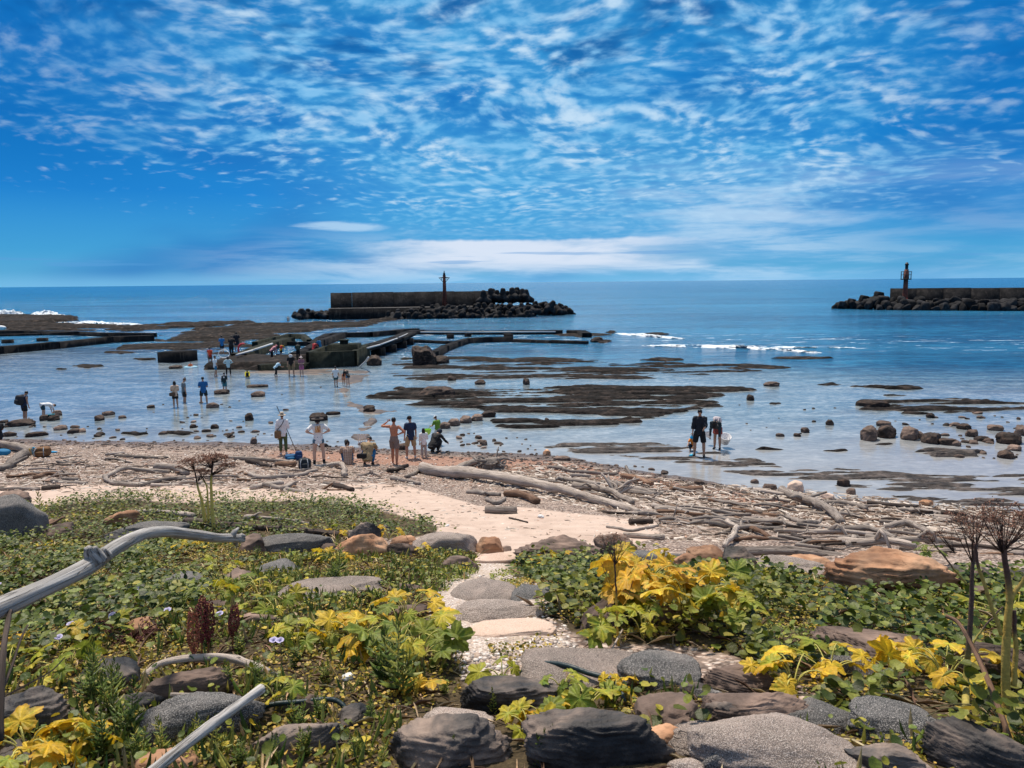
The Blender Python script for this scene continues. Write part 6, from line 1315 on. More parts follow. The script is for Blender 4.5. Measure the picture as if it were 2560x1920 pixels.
for i, (x, y, sp, n, sz, cols, h, lb) in enumerate(BPL): broad_plant(x, y, sp, n, sz, cols, lb, h, seed=i)

# --- narrow leaved upright weeds: a few patterns, copied
def weed_proto(k):
    r_ = np.random.default_rng(60 + k); root = empty('leafy_weed', (0, 0, 0)); st = MB(); lf = MB(); ns = r_.integers(2, 5)
    for s_ in range(ns):
        a_ = r_.uniform(0, 6.28); lean = r_.uniform(.02, .10); H = r_.uniform(.6, 1.0) if s_ else 1.0; b = np.array([math.cos(a_), math.sin(a_), 0]) * .06 * (s_ > 0)
        C = curve([b, b * 1.5 + [lean * math.cos(a_) * .5, lean * math.sin(a_) * .5, H * .5], b * 2 + [lean * math.cos(a_) * 1.4, lean * math.sin(a_) * 1.4, H]], 14)
        V, F, G = tube(C, np.linspace(.009, .004, 14), 5); st.add(V, F, tint=np.array([.16, .15, .05, 1]))
        n = int(46 * H); u = np.linspace(.06, 1, n); P = np.stack([np.interp(u, np.linspace(0, 1, 14), C[:, q]) for q in range(3)], -1)
        a2 = np.arange(n) * 2.4 + r_.normal(size=n) * .3; el = np.where(u > .85, 1.1, .45) + r_.normal(size=n) * .2
        f = np.stack([np.cos(a2) * np.cos(el), np.sin(a2) * np.cos(el), np.sin(el)], -1); s2 = np.stack([-np.sin(a2), np.cos(a2), a2 * 0], -1)
        stamp(lf, P, f, s2, np.cross(f, s2), (.30 - .17 * u) * r_.uniform(.75, 1.2, n), LN * [1, .8, -1.5], LNF, pal(r_, n, [(.07, .12, .02), (.12, .18, .03), (.20, .24, .045), (.05, .085, .018)] if k % 2 else [(.14, .19, .03), (.24, .27, .045), (.09, .14, .025), (.34, .32, .06)]))
    link('stem', st.mesh('stem', M['stalk']), root); link('foliage', lf.mesh('foliage', M['leaf'], smooth=False), root); return root
def dup(root, loc, rz, sc, label, group):
    r2 = root.copy(); COL.objects.link(r2); r2.location = tuple(float(v) for v in loc); r2.rotation_euler = (0, 0, rz); r2.scale = (sc,) * 3; r2['label'] = label
    if group: r2['group'] = group
    for ch in root.children:
        c2 = ch.copy(); COL.objects.link(c2); c2.parent = r2
    return r2
wp_ = [weed_proto(k) for k in range(5)]; used = [False] * 5
WD = [(860, 1500, .42, 'dark feathery weed, tallest, in front of the yellow bush'), (835, 1480, .34, 'dark feathery weed beside the tallest one'), (380, 1290, .20, 'dark green upright weed above the red seed spikes'), (385, 1330, .26, 'deep green tuft between lilac flower and red spikes'), (645, 1235, .22, 'thin upright weed in front of the wide pale slab'), (735, 1240, .42, 'tall thin weed rising before the tan stone'), (720, 1265, .30, 'thin weed on the moss by the pale slab'), (635, 1265, .18, 'small weed at the end of the pale slab'), (555, 1210, .20, 'small weed beside the flat grey stone'), (330, 1235, .20, 'small weed under the silver branch'), (90, 1128, .6, 'tall dark spiky weed next to the square boulder'), (555, 1480, .16, 'green spiky weed crossing the arched branch'), (490, 1500, .17, 'green spiky weed in the middle of the arched branch'), (575, 1500, .13, 'small weed beside the sawn branch end'), (430, 1620, .16, 'young weed standing before the cut branch'), (470, 1640, .19, 'weed with a reddish tip before the cut branch'), (285, 1600, .28, 'tall weed left of the cut branch'), (250, 1560, .26, 'brownish weed over the low black ledge'), (225, 1640, .22, 'dense green weed right of the yellow corner plant'), (300, 1655, .18, 'dense green weed at the lower end of the cut branch'), (350, 1640, .18, 'leaning weed at the lower end of the cut branch'), (640, 1590, .19, 'green weed growing over the dark brown boulder'), (655, 1635, .14, 'low weed at the foot of the dark brown boulder'), (590, 1650, .13, 'bright green weed near the bottom middle left'), (770, 1640, .12, 'bright green weed left of the wedge boulder'), (830, 1655, .12, 'bright green tuft before the wedge boulder'), (930, 1650, .10, 'olive tuft at the foot of the wedge boulder'), (975, 1655, .13, 'leaning olive tuft by the wedge boulder'), (1180, 1655, .16, 'upright young weed before the biggest boulder'), (1065, 1540, .13, 'dark feathery small weed between grey boulder and slab'), (1105, 1520, .09, 'tiny dark weed beside the flat grey boulder'), (200, 1520, .24, 'dry brown weed before the black rounded rock'), (215, 1490, .25, 'brown dead weed over the black rounded rock'), (250, 1505, .2, 'brown seeding weed beside the low black ledge'), (1640, 1330, .22, 'thin weed in the creepers left of the broad brown rock'), (1660, 1400, .18, 'thin spindly weed next to the broad brown rock'), (690, 1560, .14, 'weed above the dark hose'), (700, 1480, .13, 'leafy weed near the white litter'), (800, 1560, .13, 'leafy weed left of the speckled slab'), (960, 1500, .1, 'leafy weed by the small orange plant'), (1450, 1490, .07, 'tiny green tuft on the gap of speckled slabs'), (450, 1400, .17, 'weed at the base of the red seed spikes'), (520, 1420, .15, 'weed behind the arched branch end'), (640, 1440, .14, 'weed at the end of the arched branch'), (120, 1655, .15, 'weed among the yellow leaves of the corner'), (400, 1660, .13, 'weed at the bottom beside the cut branch'), (520, 1655, .13, 'young olive weed at the bottom right of the cut branch'), (2200, 1640, .14, 'weed at the foot of the thick stalk')]
for i, (x, y, h, lb) in enumerate(WD):
    k = i % 5; loc = on(x, y)
    if not used[k]: r0 = wp_[k]; r0.location = tuple(loc); r0.scale = (h,) * 3; r0['label'] = lb; r0['category'] = 'weed'; r0['group'] = 'narrow leaved upright weeds'; used[k] = True
    else: dup(wp_[k], loc, i * 1.7, h, lb, 'narrow leaved upright weeds')['category'] = 'weed'
# --- dry umbels
def umbel(name, stems, label, head, dens=1., lower=(.50, .40, .07), upper=(.05, .025, .02), seed=0, sw=.5, big=1.0):
    """stems: list of (world points, r0, r1); head: list of (centre, radius)"""
    r_ = np.random.default_rng(seed); root = empty(name, stems[0][0][0], label=label, cat='dry plant'); o = np.array(stems[0][0][0]); mb = MB()
    for P, a_, b_ in stems:
        C = curve(np.array(P) - o, 26, .004, seed); u = np.linspace(0, 1, 26); rr = np.linspace(a_, b_, 26) * .8 * (1 + .25 * np.exp(-((u * 4 % 1) - .5) ** 2 / .004) * .5)
        V, F, G = tube(C, rr, 10, .06, seed); mixv = sstep(u, sw, sw + .15)[:, None]; c = np.array(lower) * (1 - mixv) + np.array(upper) * mixv; c = np.repeat(np.concatenate([c, np.ones((26, 1))], 1), 10, 0); mb.add(V, F, tint=np.concatenate([c, c[:1], c[-1:]]))
    link('stem', mb.mesh('stem', M['stalk']), root); mb = MB(); sd = MB(); SV, SF = ico(1)
    for (src, cen, rad) in head:
        src = np.array(src) - o; cen = np.array(cen) - o; nr = int(15 * dens)
        for k in range(nr):
            th = r_.uniform(0, 6.28); ph = r_.uniform(0, 1) ** .6 * 1.25; d = np.array([math.sin(ph) * math.cos(th), math.sin(ph) * math.sin(th), math.cos(ph) * .6]); e = cen + d * rad * r_.uniform(.75, 1.05)
            V, F, G = tube(curve([src, src * .55 + e * .45 + [0, 0, -.02 * rad], e], 6), np.linspace(.0032, .0012, 6) * big * (rad / .16) ** .5, 4); mb.add(V, F)
            for j in range(int(9 * dens)):
                q = e + r_.normal(size=3) * rad * np.array([.20, .20, .10]); V, F, G = tube([e, q], .0010 * (rad / .12) ** .5, 3, caps=False); mb.add(V, F)
                for s_ in range(6):
                    c = q + r_.normal(size=3) * rad * .035; sd.add(SV * rad * big * r_.uniform(.009, .019) * [1, 1, 1.4] + c, SF, tint=np.array([*(np.array([(.26, .11, .07), (.42, .21, .13), (.13, .06, .04), (.52, .32, .22)][r_.integers(4)])), 1.]))
    link('rays', mb.mesh('rays', M['drystem']), root); link('seed_head', sd.mesh('seed_head', M['stalk'], smooth=False), root); return root
M['drystem'] = P_((.05, .028, .022), .8, 'dry_stem')
b = on(462, 1146); D0 = float((b - CAM) @ (-CR[:, 2])); ad = lambda x, y, d=D0: at_dist(x, y, d)
umbel('dry_umbel', [([b, ad(458, 1090), ad(456, 1040), ad(460, 990)], .042, .018), ([ad(443, 1128), ad(436, 1082), ad(428, 1055), ad(420, 1015)], .040, .013), ([ad(450, 1130), ad(449, 1090), ad(446, 1050), ad(430, 1020)], .026, .011), ([ad(458, 1060), ad(440, 1040), ad(432, 1030)], .008, .006)], 'dry umbel plant with yellow stems and brown heads in the creepers', [(ad(460, 1000), ad(470, 998), .22), (ad(458, 1012), ad(446, 1000), .2), (ad(420, 1015), ad(404, 1003), .17), (ad(428, 1040), ad(435, 1025), .15), (ad(452, 1030), ad(490, 1010), .14), (ad(420, 1020), ad(385, 1012), .08)], dens=1.05, seed=2, lower=(.66, .52, .12), sw=.66, big=2.0)
D1 = 3.45; b1 = on(2086, 1560); a1 = lambda x, y, d=D1: at_dist(x, y, d)
umbel('dry_umbel', [([b1, a1(2087, 1480), a1(2092, 1400), a1(2098, 1320), a1(2100, 1240), a1(2110, 1175)], .020, .009), ([a1(2098, 1395), a1(2130, 1350), a1(2168, 1310)], .006, .004), ([a1(2088, 1262), a1(2062, 1230), a1(2030, 1190), a1(2015, 1172)], .006, .003), ([a1(2098, 1250), a1(2125, 1232)], .005, .003)], 'thinner dry umbel stalk with a wide brown seed head behind the leaning stick', [(a1(2108, 1180), a1(2112, 1140), .13), (a1(2100, 1215), a1(2085, 1150), .12), (a1(2015, 1172), a1(2008, 1165), .05), (a1(2062, 1195), a1(2040, 1160), .05)], dens=.75, lower=(.38, .31, .07), upper=(.10, .06, .045), seed=3, sw=.30)
D2 = 3.05; b2 = on(2180, 1690); a2 = lambda x, y, d=D2: at_dist(x, y, d)
umbel('dry_umbel', [([b2, a2(2176, 1560), a2(2172, 1440), a2(2176, 1340), a2(2182, 1280), a2(2170, 1200), a2(2166, 1175)], .025, .011), ([a2(2163, 1370), a2(2135, 1290), a2(2116, 1230), a2(2105, 1175)], .010, .007), ([a2(2178, 1300), a2(2205, 1262), a2(2240, 1220)], .013, .008), ([a2(2190, 1480), a2(2194, 1400), a2(2190, 1320)], .014, .010)], 'thick yellow and dark dry umbel stalk carrying a dense brown seed head', [(a2(2166, 1190), a2(2160, 1140), .15), (a2(2168, 1195), a2(2205, 1150), .14), (a2(2166, 1195), a2(2118, 1150), .13), (a2(2240, 1220), a2(2235, 1185), .08)], dens=.75, lower=(.44, .31, .07), upper=(.10, .05, .035), seed=4, sw=.60)
D3 = float((on(1336, 1395) - CAM) @ (-CR[:, 2])); a3 = lambda x, y, d=D3: at_dist(x, y, d)
umbel('dry_umbel', [([on(1336, 1395), a3(1333, 1340), a3(1331, 1270), a3(1328, 1215)], .011, .006), ([a3(1331, 1290), a3(1312, 1250), a3(1300, 1215)], .004, .002), ([a3(1334, 1330), a3(1356, 1290), a3(1368, 1255)], .003, .002)], 'thin brown seed stalk with a bare wiry head among the orange leaves', [(a3(1329, 1220), a3(1328, 1180), .12)], dens=.8, lower=(.66, .42, .06), upper=(.07, .035, .03), seed=5)
# --- red dock spikes
for i, (x, yb, yt, c) in enumerate([(420, 1450, 1318, (.34, .10, .05)), (436, 1425, 1292, (.16, .03, .025)), (450, 1420, 1302, (.13, .025, .022)), (502, 1400, 1312, (.20, .05, .035))]):
    b = on(x, yb); d = float((b - CAM) @ (-CR[:, 2])); tp = at_dist(x + (-4, 0, 2, 5)[i], yt, d); r_ = np.random.default_rng(i); root = empty('dock_plant', b, label=['rust coloured seed spike, the thickest of the red spikes', 'tall dark red seed spike between the others', 'dark red seed spike at the back of the trio', 'dark red seed spike standing apart from the trio'][i], cat='plant', group='dark red dock seed spikes')
    V, F, G = tube([np.zeros(3), (tp - b) * .5, tp - b], [.006, .005, .002], 6); link('stem', MB().add(V, F, tint=np.array([.36, .16, .07, 1])).mesh('stem', M['stalk']), root)
    mb = MB(); SV, SF = ico(1)
    for k in range(520):
        u = r_.uniform(.30, 1); w_ = .032 * math.sin(min(1, (u - .25) * 2.2) * 1.6) * (1.15 - u) ** .5 * 1.4; a_ = r_.uniform(0, 6.28); p = (tp - b) * u + [math.cos(a_) * w_, math.sin(a_) * w_, r_.normal() * .008]
        mb.add(SV * .0042 * r_.uniform(.6, 1.5) + p, SF, tint=np.array([*(np.array(c) * r_.uniform(.5, 1.9)), 1.]))
    link('seed_spike', mb.mesh('seed_spike', M['stalk'], smooth=False), root)
for i, (x, y) in enumerate([(222, 1372), (45, 1255), (290, 1392)]):
    b = on(x, y); r_ = np.random.default_rng(i + 30); mb = MB()
    for k in range(40):
        a_ = r_.uniform(0, 6.28); e = np.array([math.cos(a_), math.sin(a_), r_.uniform(.1, .8)]) * r_.uniform(.08, .2); V, F, G = tube(curve([e * 0, e * .5 + [0, 0, .03], e], 5), np.linspace(.003, .001, 5), 4, caps=False); mb.add(V, F, tint=np.array([.10, .03, .025, 1]))
        for j in range(6): SV, SF = ico(1); mb.add(SV * .006 + e * r_.uniform(.5, 1) + r_.normal(size=3) * .01, SF, tint=np.array([.12, .035, .03, 1]))
    link('dried_weed', mb.mesh('dried_weed', M['stalk'], smooth=False), loc=b, label=['low dark red dried weed left of the lilac flower', 'low dark red dried weed under the silver branch', 'dark red dried weed below the pink striped stone'][i], cat='weed')
# --- morning glory flowers
M['petal'] = leafmat('petal', 1., .5, .3)
for i, (x, y, tl, lb) in enumerate([(250, 1358, .5, 'open lilac trumpet flower facing the camera beside the striped stone'), (366, 1350, 1.3, 'lilac flower seen from the side near the red spikes'), (158, 1383, 1.2, 'pale lilac flower tilted away in the creepers'), (132, 1415, 1.25, 'lilac flower above the yellow green lobed plant'), (594, 1420, 1.35, 'lilac flower, first of the pair above the arched branch end'), (608, 1421, 1.3, 'lilac flower, second of the pair above the arched branch end'), (299, 1297, 1.2, 'white lilac flower half hidden under leaves'), (478, 1358, 1.1, 'small lilac flower between the red spikes'), (2, 1284, 1.2, 'lilac flower at the edge below the silver branch')]):
    b = on(x, y + 6); root = empty('trumpet_flower', b, label=lb, cat='flower', group='lilac trumpet flowers in the creepers')
    V, F = lathe([(.003, 0), (.005, .018), (.012, .034), (.027, .042), (.030, .041)], 20); c = np.array([.62, .58, .86]); V[:, 2] += .002 * np.sin(np.arctan2(V[:, 1], V[:, 0]) * 5)
    Rm = np.array(Matrix.Rotation(.9 if tl < 1 else .25, 3, 'X')); V = V @ Rm.T * .8
    tint = np.concatenate([np.tile(c * .55, (40, 1)), np.tile(c, (60, 1))]); link('corolla', MB().add(V + [0, 0, .10], F, tint=np.concatenate([tint, np.ones((100, 1))], 1)).mesh('corolla', M['petal']), root)
    V, F, G = tube([np.zeros(3), (.004, 0, .05), (0, 0, .10)], .002, 5); link('stem', MB().add(V, F, tint=np.array([.15, .2, .05, 1])).mesh('stem', M['stalk']), root)
# litter
for i, (x, y, s_, lb) in enumerate([(598, 1282, .03, 'small white scrap on the moss beside the pale slab'), (752, 1466, .04, 'crumpled white plastic scrap under the yellow bush'), (1168, 1118, .09, 'white and black scrap on the sand'), (1232, 1185, .07, 'white piece of foam on the sand'), (966, 1137, .05, 'pale scrap on the sand by the creepers end')]):
    p = on(x, y); V, F = rock(s_, s_ * .6, s_ * .4, 60 + i, 3, cuts=5, rough=.8); link('litter', MB().add(V, F).mesh('litter', P_((.72, .72, .70), .5, 'white_plastic'), smooth=False), loc=p + [0, 0, s_ * .3], rot=(.2, .1, i), label=lb, cat='litter')
# ------------------------------------------------------------------ people
def remesh(mb, mat, name, vox, smooth=3):
    me = mb.mesh('tmp', mat); o = bpy.data.objects.new('tmp', me); COL.objects.link(o)
    m = o.modifiers.new('r', 'REMESH'); m.mode = 'VOXEL'; m.voxel_size = vox; m.use_smooth_shade = True
    if smooth: s = o.modifiers.new('s', 'SMOOTH'); s.iterations = smooth; s.factor = .5
    dg = bpy.context.evaluated_depsgraph_get(); me2 = bpy.data.meshes.new_from_object(o.evaluated_get(dg)); me2.name = name
    bpy.data.objects.remove(o); bpy.data.meshes.remove(me)
    if not me2.materials: me2.materials.append(mat)
    return me2
def join_extra(me, V, F, mat_index=0):
    """append loose shapes (fingers, eyes) to an existing mesh"""
    import bmesh
    bm = bmesh.new(); bm.from_mesh(me); vs = [bm.verts.new(v) for v in V]
    for f in F:
        for q in f:
            try: fc = bm.faces.new([vs[i] for i in q]); fc.smooth = True; fc.material_index = mat_index
            except ValueError: pass
    bm.to_mesh(me); bm.free()
SKIN = {'tan': (.42, .24, .16), 'light': (.55, .36, .27), 'red': (.46, .19, .11), 'dark': (.26, .14, .09)}
nz = lambda v: np.asarray(v, float) / (np.linalg.norm(v) + 1e-12)
def person(label, x, yf, h, yaw=0, lean=0, pose='stand', arms=('down', 'down'), skin='tan', top=None, sleeve='short', bottom=None, btype='shorts', shoes=None, hair='short', hairc=(.012, .010, .010), hat=None, hatc=(.5, .45, .4), head=(0, 0), wade=0.0, at=None, lift=0.0, group=None, wide=1.0, vest=None, extra=None, legs=None, turn=0, socks=None):
    """yaw 0 = back to the camera; arms 'down' 'hip' 'fwd' 'reach' 'head' 'out' 'bend' 'back'; h metres"""
    g = on(x, yf) if at is None else np.array(at, float); g = g - [0, 0, wade] + [0, 0, lift]
    base_yaw = -math.atan2(g[0], g[1]) + R(yaw); root = empty('person', g, base_yaw, label=label, cat='person', group=group)
    s = h; body = MB()
    # --- legs
    if pose in ('stand', 'bend', 'walk', 'wide'):
        sp = .062 if pose != 'wide' else .095; st = .0 if pose != 'walk' else .085
        pel = np.array([0, -.02 * (lean > 20), .515]); hips = [pel + [-.048 * wide, 0, 0], pel + [.048 * wide, 0, 0]]
        knees = [np.array([-sp * .9, .012 + st * .8, .285]), np.array([sp * .9, .012 - st * .3, .285])]
        ank = [np.array([-sp, st, .04]), np.array([sp, -st, .045])]
    elif pose == 'squat':
        pel = np.array([0, -.03, .17]); hips = [pel + [-.05 * wide, 0, 0], pel + [.05 * wide, 0, 0]]
        knees = [np.array([-.10, .17, .27]), np.array([.10, .17, .27])]; ank = [np.array([-.08, .06, .04]), np.array([.08, .06, .04])]
    elif pose == 'sit':
        pel = np.array([0, 0, .065]); hips = [pel + [-.05 * wide, 0, 0], pel + [.05 * wide, 0, 0]]
        knees = [np.array([-.09, .20, .22]), np.array([.09, .20, .22])]; ank = [np.array([-.07, .30, .035]), np.array([.07, .30, .035])]
    if legs is not None: knees, ank = [np.array(q, float) for q in legs[0]], [np.array(q, float) for q in legs[1]]
    toes = [a + [-.012, .085, -.022] for a in ank[:1]] + [a + [.012, .085, -.022] for a in ank[1:]]
    lr = R(lean); ud = np.array([0, math.sin(lr), math.cos(lr)]); fw = np.array([0, math.cos(lr), -math.sin(lr)]); sd = nz(np.array([math.cos(R(turn)), math.sin(R(turn)), 0])); 
    curl = .02 if pose in ('sit', 'squat') else 0
    waist = pel + ud * .09; chest = pel + ud * .21 + fw * .0; sh = pel + ud * .295 + fw * curl; neck = sh + ud * .035 + fw * .008
    shs = [sh - sd * .098 * wide - ud * .012, sh + sd * .098 * wide - ud * .012]
    hp, hy = R(head[0]), R(head[1]); hdir = nz(ud * math.cos(hp) + fw * math.sin(hp) if lean < 25 else ud * .8 + np.array([0, .2, -.25])); hc = neck + hdir * .070 + fw * .006
    def legtube(mb, a, k, b, r1, r2, r3, ext=0.0):
        P = curve([a, (a + k) / 2 + [0, .004, 0], k, k * .45 + b * .55 + [0, -.006, 0], b], 14); V, F, G = tube(P * s, np.interp(np.linspace(0, 4, 14), [0, 1, 2, 2.9, 4], [r1, r1 * .86, r2, r2 * 1.02, r3]) * s, 12); mb.add(V, F)
    for i in (0, 1):
        legtube(body, hips[i] + [0, 0, .005], knees[i], ank[i], .052 * wide ** .6, .034, .019)
        V, F, G = tube(curve([ank[i] + [0, -.018, -.012], ank[i] + [0, .02, -.012], (ank[i] + toes[i]) / 2 + [0, .01, -.004], toes[i]], 8) * s, np.array([.021, .023, .022, .021, .020, .019, .017, .010]) * s, 10); body.add(V, F)
    # --- torso as a stack of ellipses
    def torso(mb, infl, z0, z1, flare=0.0, n=14):
        us = np.linspace(z0, z1, n); V = []; a = np.arange(20) / 20 * 2 * np.pi
        for u in us:
            rx = np.interp(u, [-.04, 0, .06, .11, .20, .26, .30, .33], [.060, .080, .076, .068, .086, .092, .060, .028]) * wide + infl; ry = np.interp(u, [-.04, 0, .06, .12, .20, .27, .30, .33], [.055, .060, .056, .052, .060, .050, .034, .026]) * (wide ** .8) + infl
            k = flare * max(0, (z0 + .10 - u) / .10); rx += k; ry += k
            c = pel + ud * u + fw * (curl * max(0, u) / .3 - .004)
            V.append(c[None] + np.cos(a)[:, None] * sd[None] * rx + np.sin(a)[:, None] * fw[None] * ry)
        V = np.array(V).reshape(-1, 3); F = grid_faces(n, 20, True); caps = [np.array([list(range(19, -1, -1))]), np.array([list(range((n - 1) * 20, n * 20))])]
        mb.add(V * s, [F] + caps)
    torso(body, 0, -.04, .33)
    V, F, G = tube(np.array([sh - ud * .01, neck, hc]) * s, np.array([.036, .029, .028]) * s, 12); body.add(V, F)
    # --- arms
    AD = {'down': ((.16, .02, -1), (.06, .16, -1)), 'hip': ((.80, -.30, -.62), (-.85, .30, -.42)), 'fwd': ((.15, .45, -.9), (-.15, .95, -.25)), 'reach': ((.05, .25, -1), (0, .15, -1)), 'head': ((.85, .2, -.02), (-.80, .25, .62)),
          'out': ((.5, .35, -.8), (.3, .8, -.45)), 'bend': ((.15, .1, -1), (-.45, .75, .1)), 'back': ((.2, -.35, -.95), (.05, -.1, -1)), 'knee': ((.15, .6, -.75), (-.3, .7, -.1)), 'up': ((.3, .6, .3), (0, .6, .7)), 'low': ((.1, .7, -.7), (0, .8, -.6))}
    AL = []
    for i in (0, 1):
        sg = -1 if i == 0 else 1; a1, a2 = AD[arms[i]] if isinstance(arms[i], str) else arms[i]
        d1, d2 = nz([a1[0] * sg, a1[1], a1[2]]), nz([a2[0] * sg, a2[1], a2[2]]); el_ = shs[i] + d1 * .168; wr = el_ + d2 * .145; AL.append((shs[i], el_, wr, d2))
        P = curve([shs[i] - sd * sg * .02, shs[i] + d1 * .03, (shs[i] + el_) / 2, el_, el_ * .6 + wr * .4, wr], 14); V, F, G = tube(P * s, np.interp(np.linspace(0, 5, 14), [0, 1, 2, 3, 3.7, 5], [.036, .034, .028, .022, .0235, .0145]) * s, 10); body.add(V, F)
        V, F = ellipsoid((0, 0, 0), (.012, .024, .030), 2); q = Vector((0, 0, 1)).rotation_difference(Vector(d2)); V = np.array([(q @ Vector(v))[:] for v in V]) + wr + d2 * .024; body.add(V * s, F)
    # --- head
    hq = Matrix.Rotation(hy, 3, 'Z') @ Vector((0, 0, 1)).rotation_difference(Vector(hdir)).to_matrix() @ Matrix.Rotation(-R(head[0] * .4 + (25 if lean > 25 else 0)), 3, 'X'); HQ = np.array(hq)
    hd = lambda V: np.asarray(V) @ HQ.T + hc
    HV, HF = ellipsoid((0, 0, .008), (.043, .052, .060), 3); HV = HV * np.where(HV[:, 2:] < 0, [[.88, .96, 1]], [[1, 1, 1]]); body.add(hd(HV) * s, HF)
    V, F = ellipsoid((0, .030, -.034), (.026, .022, .022), 2); body.add(hd(V) * s, F)
    V, F, G = tube([(0, .048, .012), (0, .056, -.004), (0, .059, -.012), (0, .050, -.016)], [.004, .006, .008, .005], 6); body.add(hd(V) * s, F)
    for sg in (-1, 1): V, F = ellipsoid((sg * .044, .0, -.002), (.006, .010, .016), 1); body.add(hd(V) * s, F)
    bm_ = remesh(body, P_(SKIN[skin], .55, 'skin'), 'body', .0085 * s if h > 1.2 else .010 * s, 2)
    bm_.materials.append(P_((.02, .012, .01), .3, 'eye')); bm_.materials.append(P_((.30, .10, .08), .5, 'lip'))
    for sg in (-1, 1):
        V, F = ellipsoid((sg * .0165, .0475, .010), (.0065, .004, .0045), 1); join_extra(bm_, (hd(V) * s).tolist(), [F.tolist()], 1)
    V, F = ellipsoid((0, .0505, -.028), (.012, .004, .004), 1); join_extra(bm_, (hd(V) * s).tolist(), [F.tolist()], 2)
    for i, (a, e, w_, d) in enumerate(AL):          # fingers and a thumb on each palm
        side = nz(np.cross(d, [0, 0, 1.0]) if abs(d[2]) < .9 else np.cross(d, [1.0, 0, 0])); across = nz(np.cross(d, side)) ; sg = -1 if i == 0 else 1
        for k, (o_, ln) in enumerate(((-.0165, .034), (-.0055, .041), (.0055, .043), (.0165, .038))):
            b0 = w_ + d * .044 + side * 0 + across * o_; c1 = b0 + d * ln * .5 - side * .004 * sg; c2 = b0 + d * ln * .82 - side * .014 * sg; V, F, G = tube(np.array([b0, c1, c2]) * s, np.array([.0055, .0052, .0036]) * s, 6); join_extra(bm_, V.tolist(), [f.tolist() for f in F])
        b0 = w_ + d * .016 + across * -.018; V, F, G = tube(np.array([b0, b0 + d * .018 - across * .014, b0 + d * .034 - across * .016]) * s, np.array([.0075, .0062, .0042]) * s, 6); join_extra(bm_, V.tolist(), [f.tolist() for f in F])
    link('body', bm_, root)
    # --- clothes
    if bottom is not None:
        c = MB(); torso(c, .009, -.045, .085)
        for i in (0, 1):
            k, a, hp_ = knees[i], ank[i], hips[i]
            if btype == 'pants': legtube(c, hp_, k, a + [0, 0, .02], .062 * wide ** .6, .045, .034)
            elif btype == 'leggings': legtube(c, hp_, k, a + [0, 0, .03], .058, .039, .024)
            else:
                e = {'shorts': .78, 'short': .32, 'skirt': .62, 'long': .98}[btype]; end = hp_ * (1 - e) + k * e
                V, F, G = tube(np.array([hp_, hp_ * .5 + end * .5, end]) * s, np.array([.062, .060, .056 if btype != 'skirt' else .066]) * s * wide ** .6, 12); c.add(V, F)
        if btype == 'skirt':
            mid = (hips[0] + hips[1]) / 2; e = (knees[0] + knees[1]) / 2; end = mid * .35 + e * .65
            V, F, G = tube(np.array([mid + [0, 0, .02], (mid + end) / 2, end]) * s, np.array([.085, .095, .112]) * s, 18, flat=.8); c.add(V, F)
        link('trousers' if btype in ('pants', 'leggings') else 'skirt' if btype == 'skirt' else 'shorts', remesh(c, P_(bottom), 'shorts', .010 * s, 3), root)
    if top is not None:
        c = MB(); torso(c, .014, -.075 if sleeve != 'crop' else .02, .315, .010 if sleeve != 'tight' else 0)
        for (a, e, w_, d), sg in zip(AL, (-1, 1)):
            if sleeve in ('none',): end = a * .9 + e * .1
            elif sleeve in ('long', 'tight'): end = w_
            elif sleeve == 'threeq': end = e * .5 + w_ * .5
            else: end = a * .25 + e * .75
            pts = [a - sd * sg * .03, a, a * .5 + e * .5] + ([e] if sleeve in ('long', 'tight', 'threeq') else []) + [end]; 
            if sleeve == 'none': pts = [a - sd * sg * .03, end]
            wid = .040 if sleeve != 'tight' else .031; V, F, G = tube(np.array(pts) * s, np.linspace(.046 if sleeve != 'tight' else .04, wid if sleeve not in ('long', 'tight') else .027, len(pts)) * s, 12); c.add(V, F)
        me = remesh(c, top if isinstance(top, bpy.types.Material) else P_(top), 'shirt', .0105 * s, 2)
        nn_ = np.zeros(len(me.vertices) * 3, np.float32); me.vertices.foreach_get('co', nn_); nn_ = nn_.reshape(-1, 3); vn = np.zeros(len(me.vertices) * 3, np.float32); me.vertices.foreach_get('normal', vn)
        wr_ = (fbm(nn_[:, 2] * 16 + nn_[:, 0] * 9, nn_[:, 0] * 11 - nn_[:, 2] * 8 + nn_[:, 1] * 9, 5, 3) - .5) * .022 * s; nn_ += vn.reshape(-1, 3) * wr_[:, None]; me.vertices.foreach_set('co', nn_.ravel()); me.update(); link('shirt', me, root)
    if vest is not None:
        c = MB(); torso(c, .024, .04, .30); link('life_vest', remesh(c, P_(vest, .6, 'vest'), 'life_vest', .012 * s, 2), root)
    if shoes is not None:
        for i in (0, 1):
            V, F, G = tube(curve([ank[i] + [0, -.030, -.018], ank[i] + [0, .0, -.012], (ank[i] + toes[i]) / 2 + [0, .012, -.010], toes[i] + [0, .012, -.002]], 8) * s, np.array([.022, .027, .028, .026, .025, .024, .022, .013]) * s, 10); link('shoe', MB().add(V, F).mesh('shoe', P_(shoes, .6, 'shoe')), root)
            if socks is not None: V, F, G = tube(np.array([ank[i] + [0, 0, -.01], ank[i] * .75 + knees[i] * .25]) * s, np.array([.026, .030]) * s, 12); link('sock', MB().add(V, F).mesh('sock', P_(socks)), root)
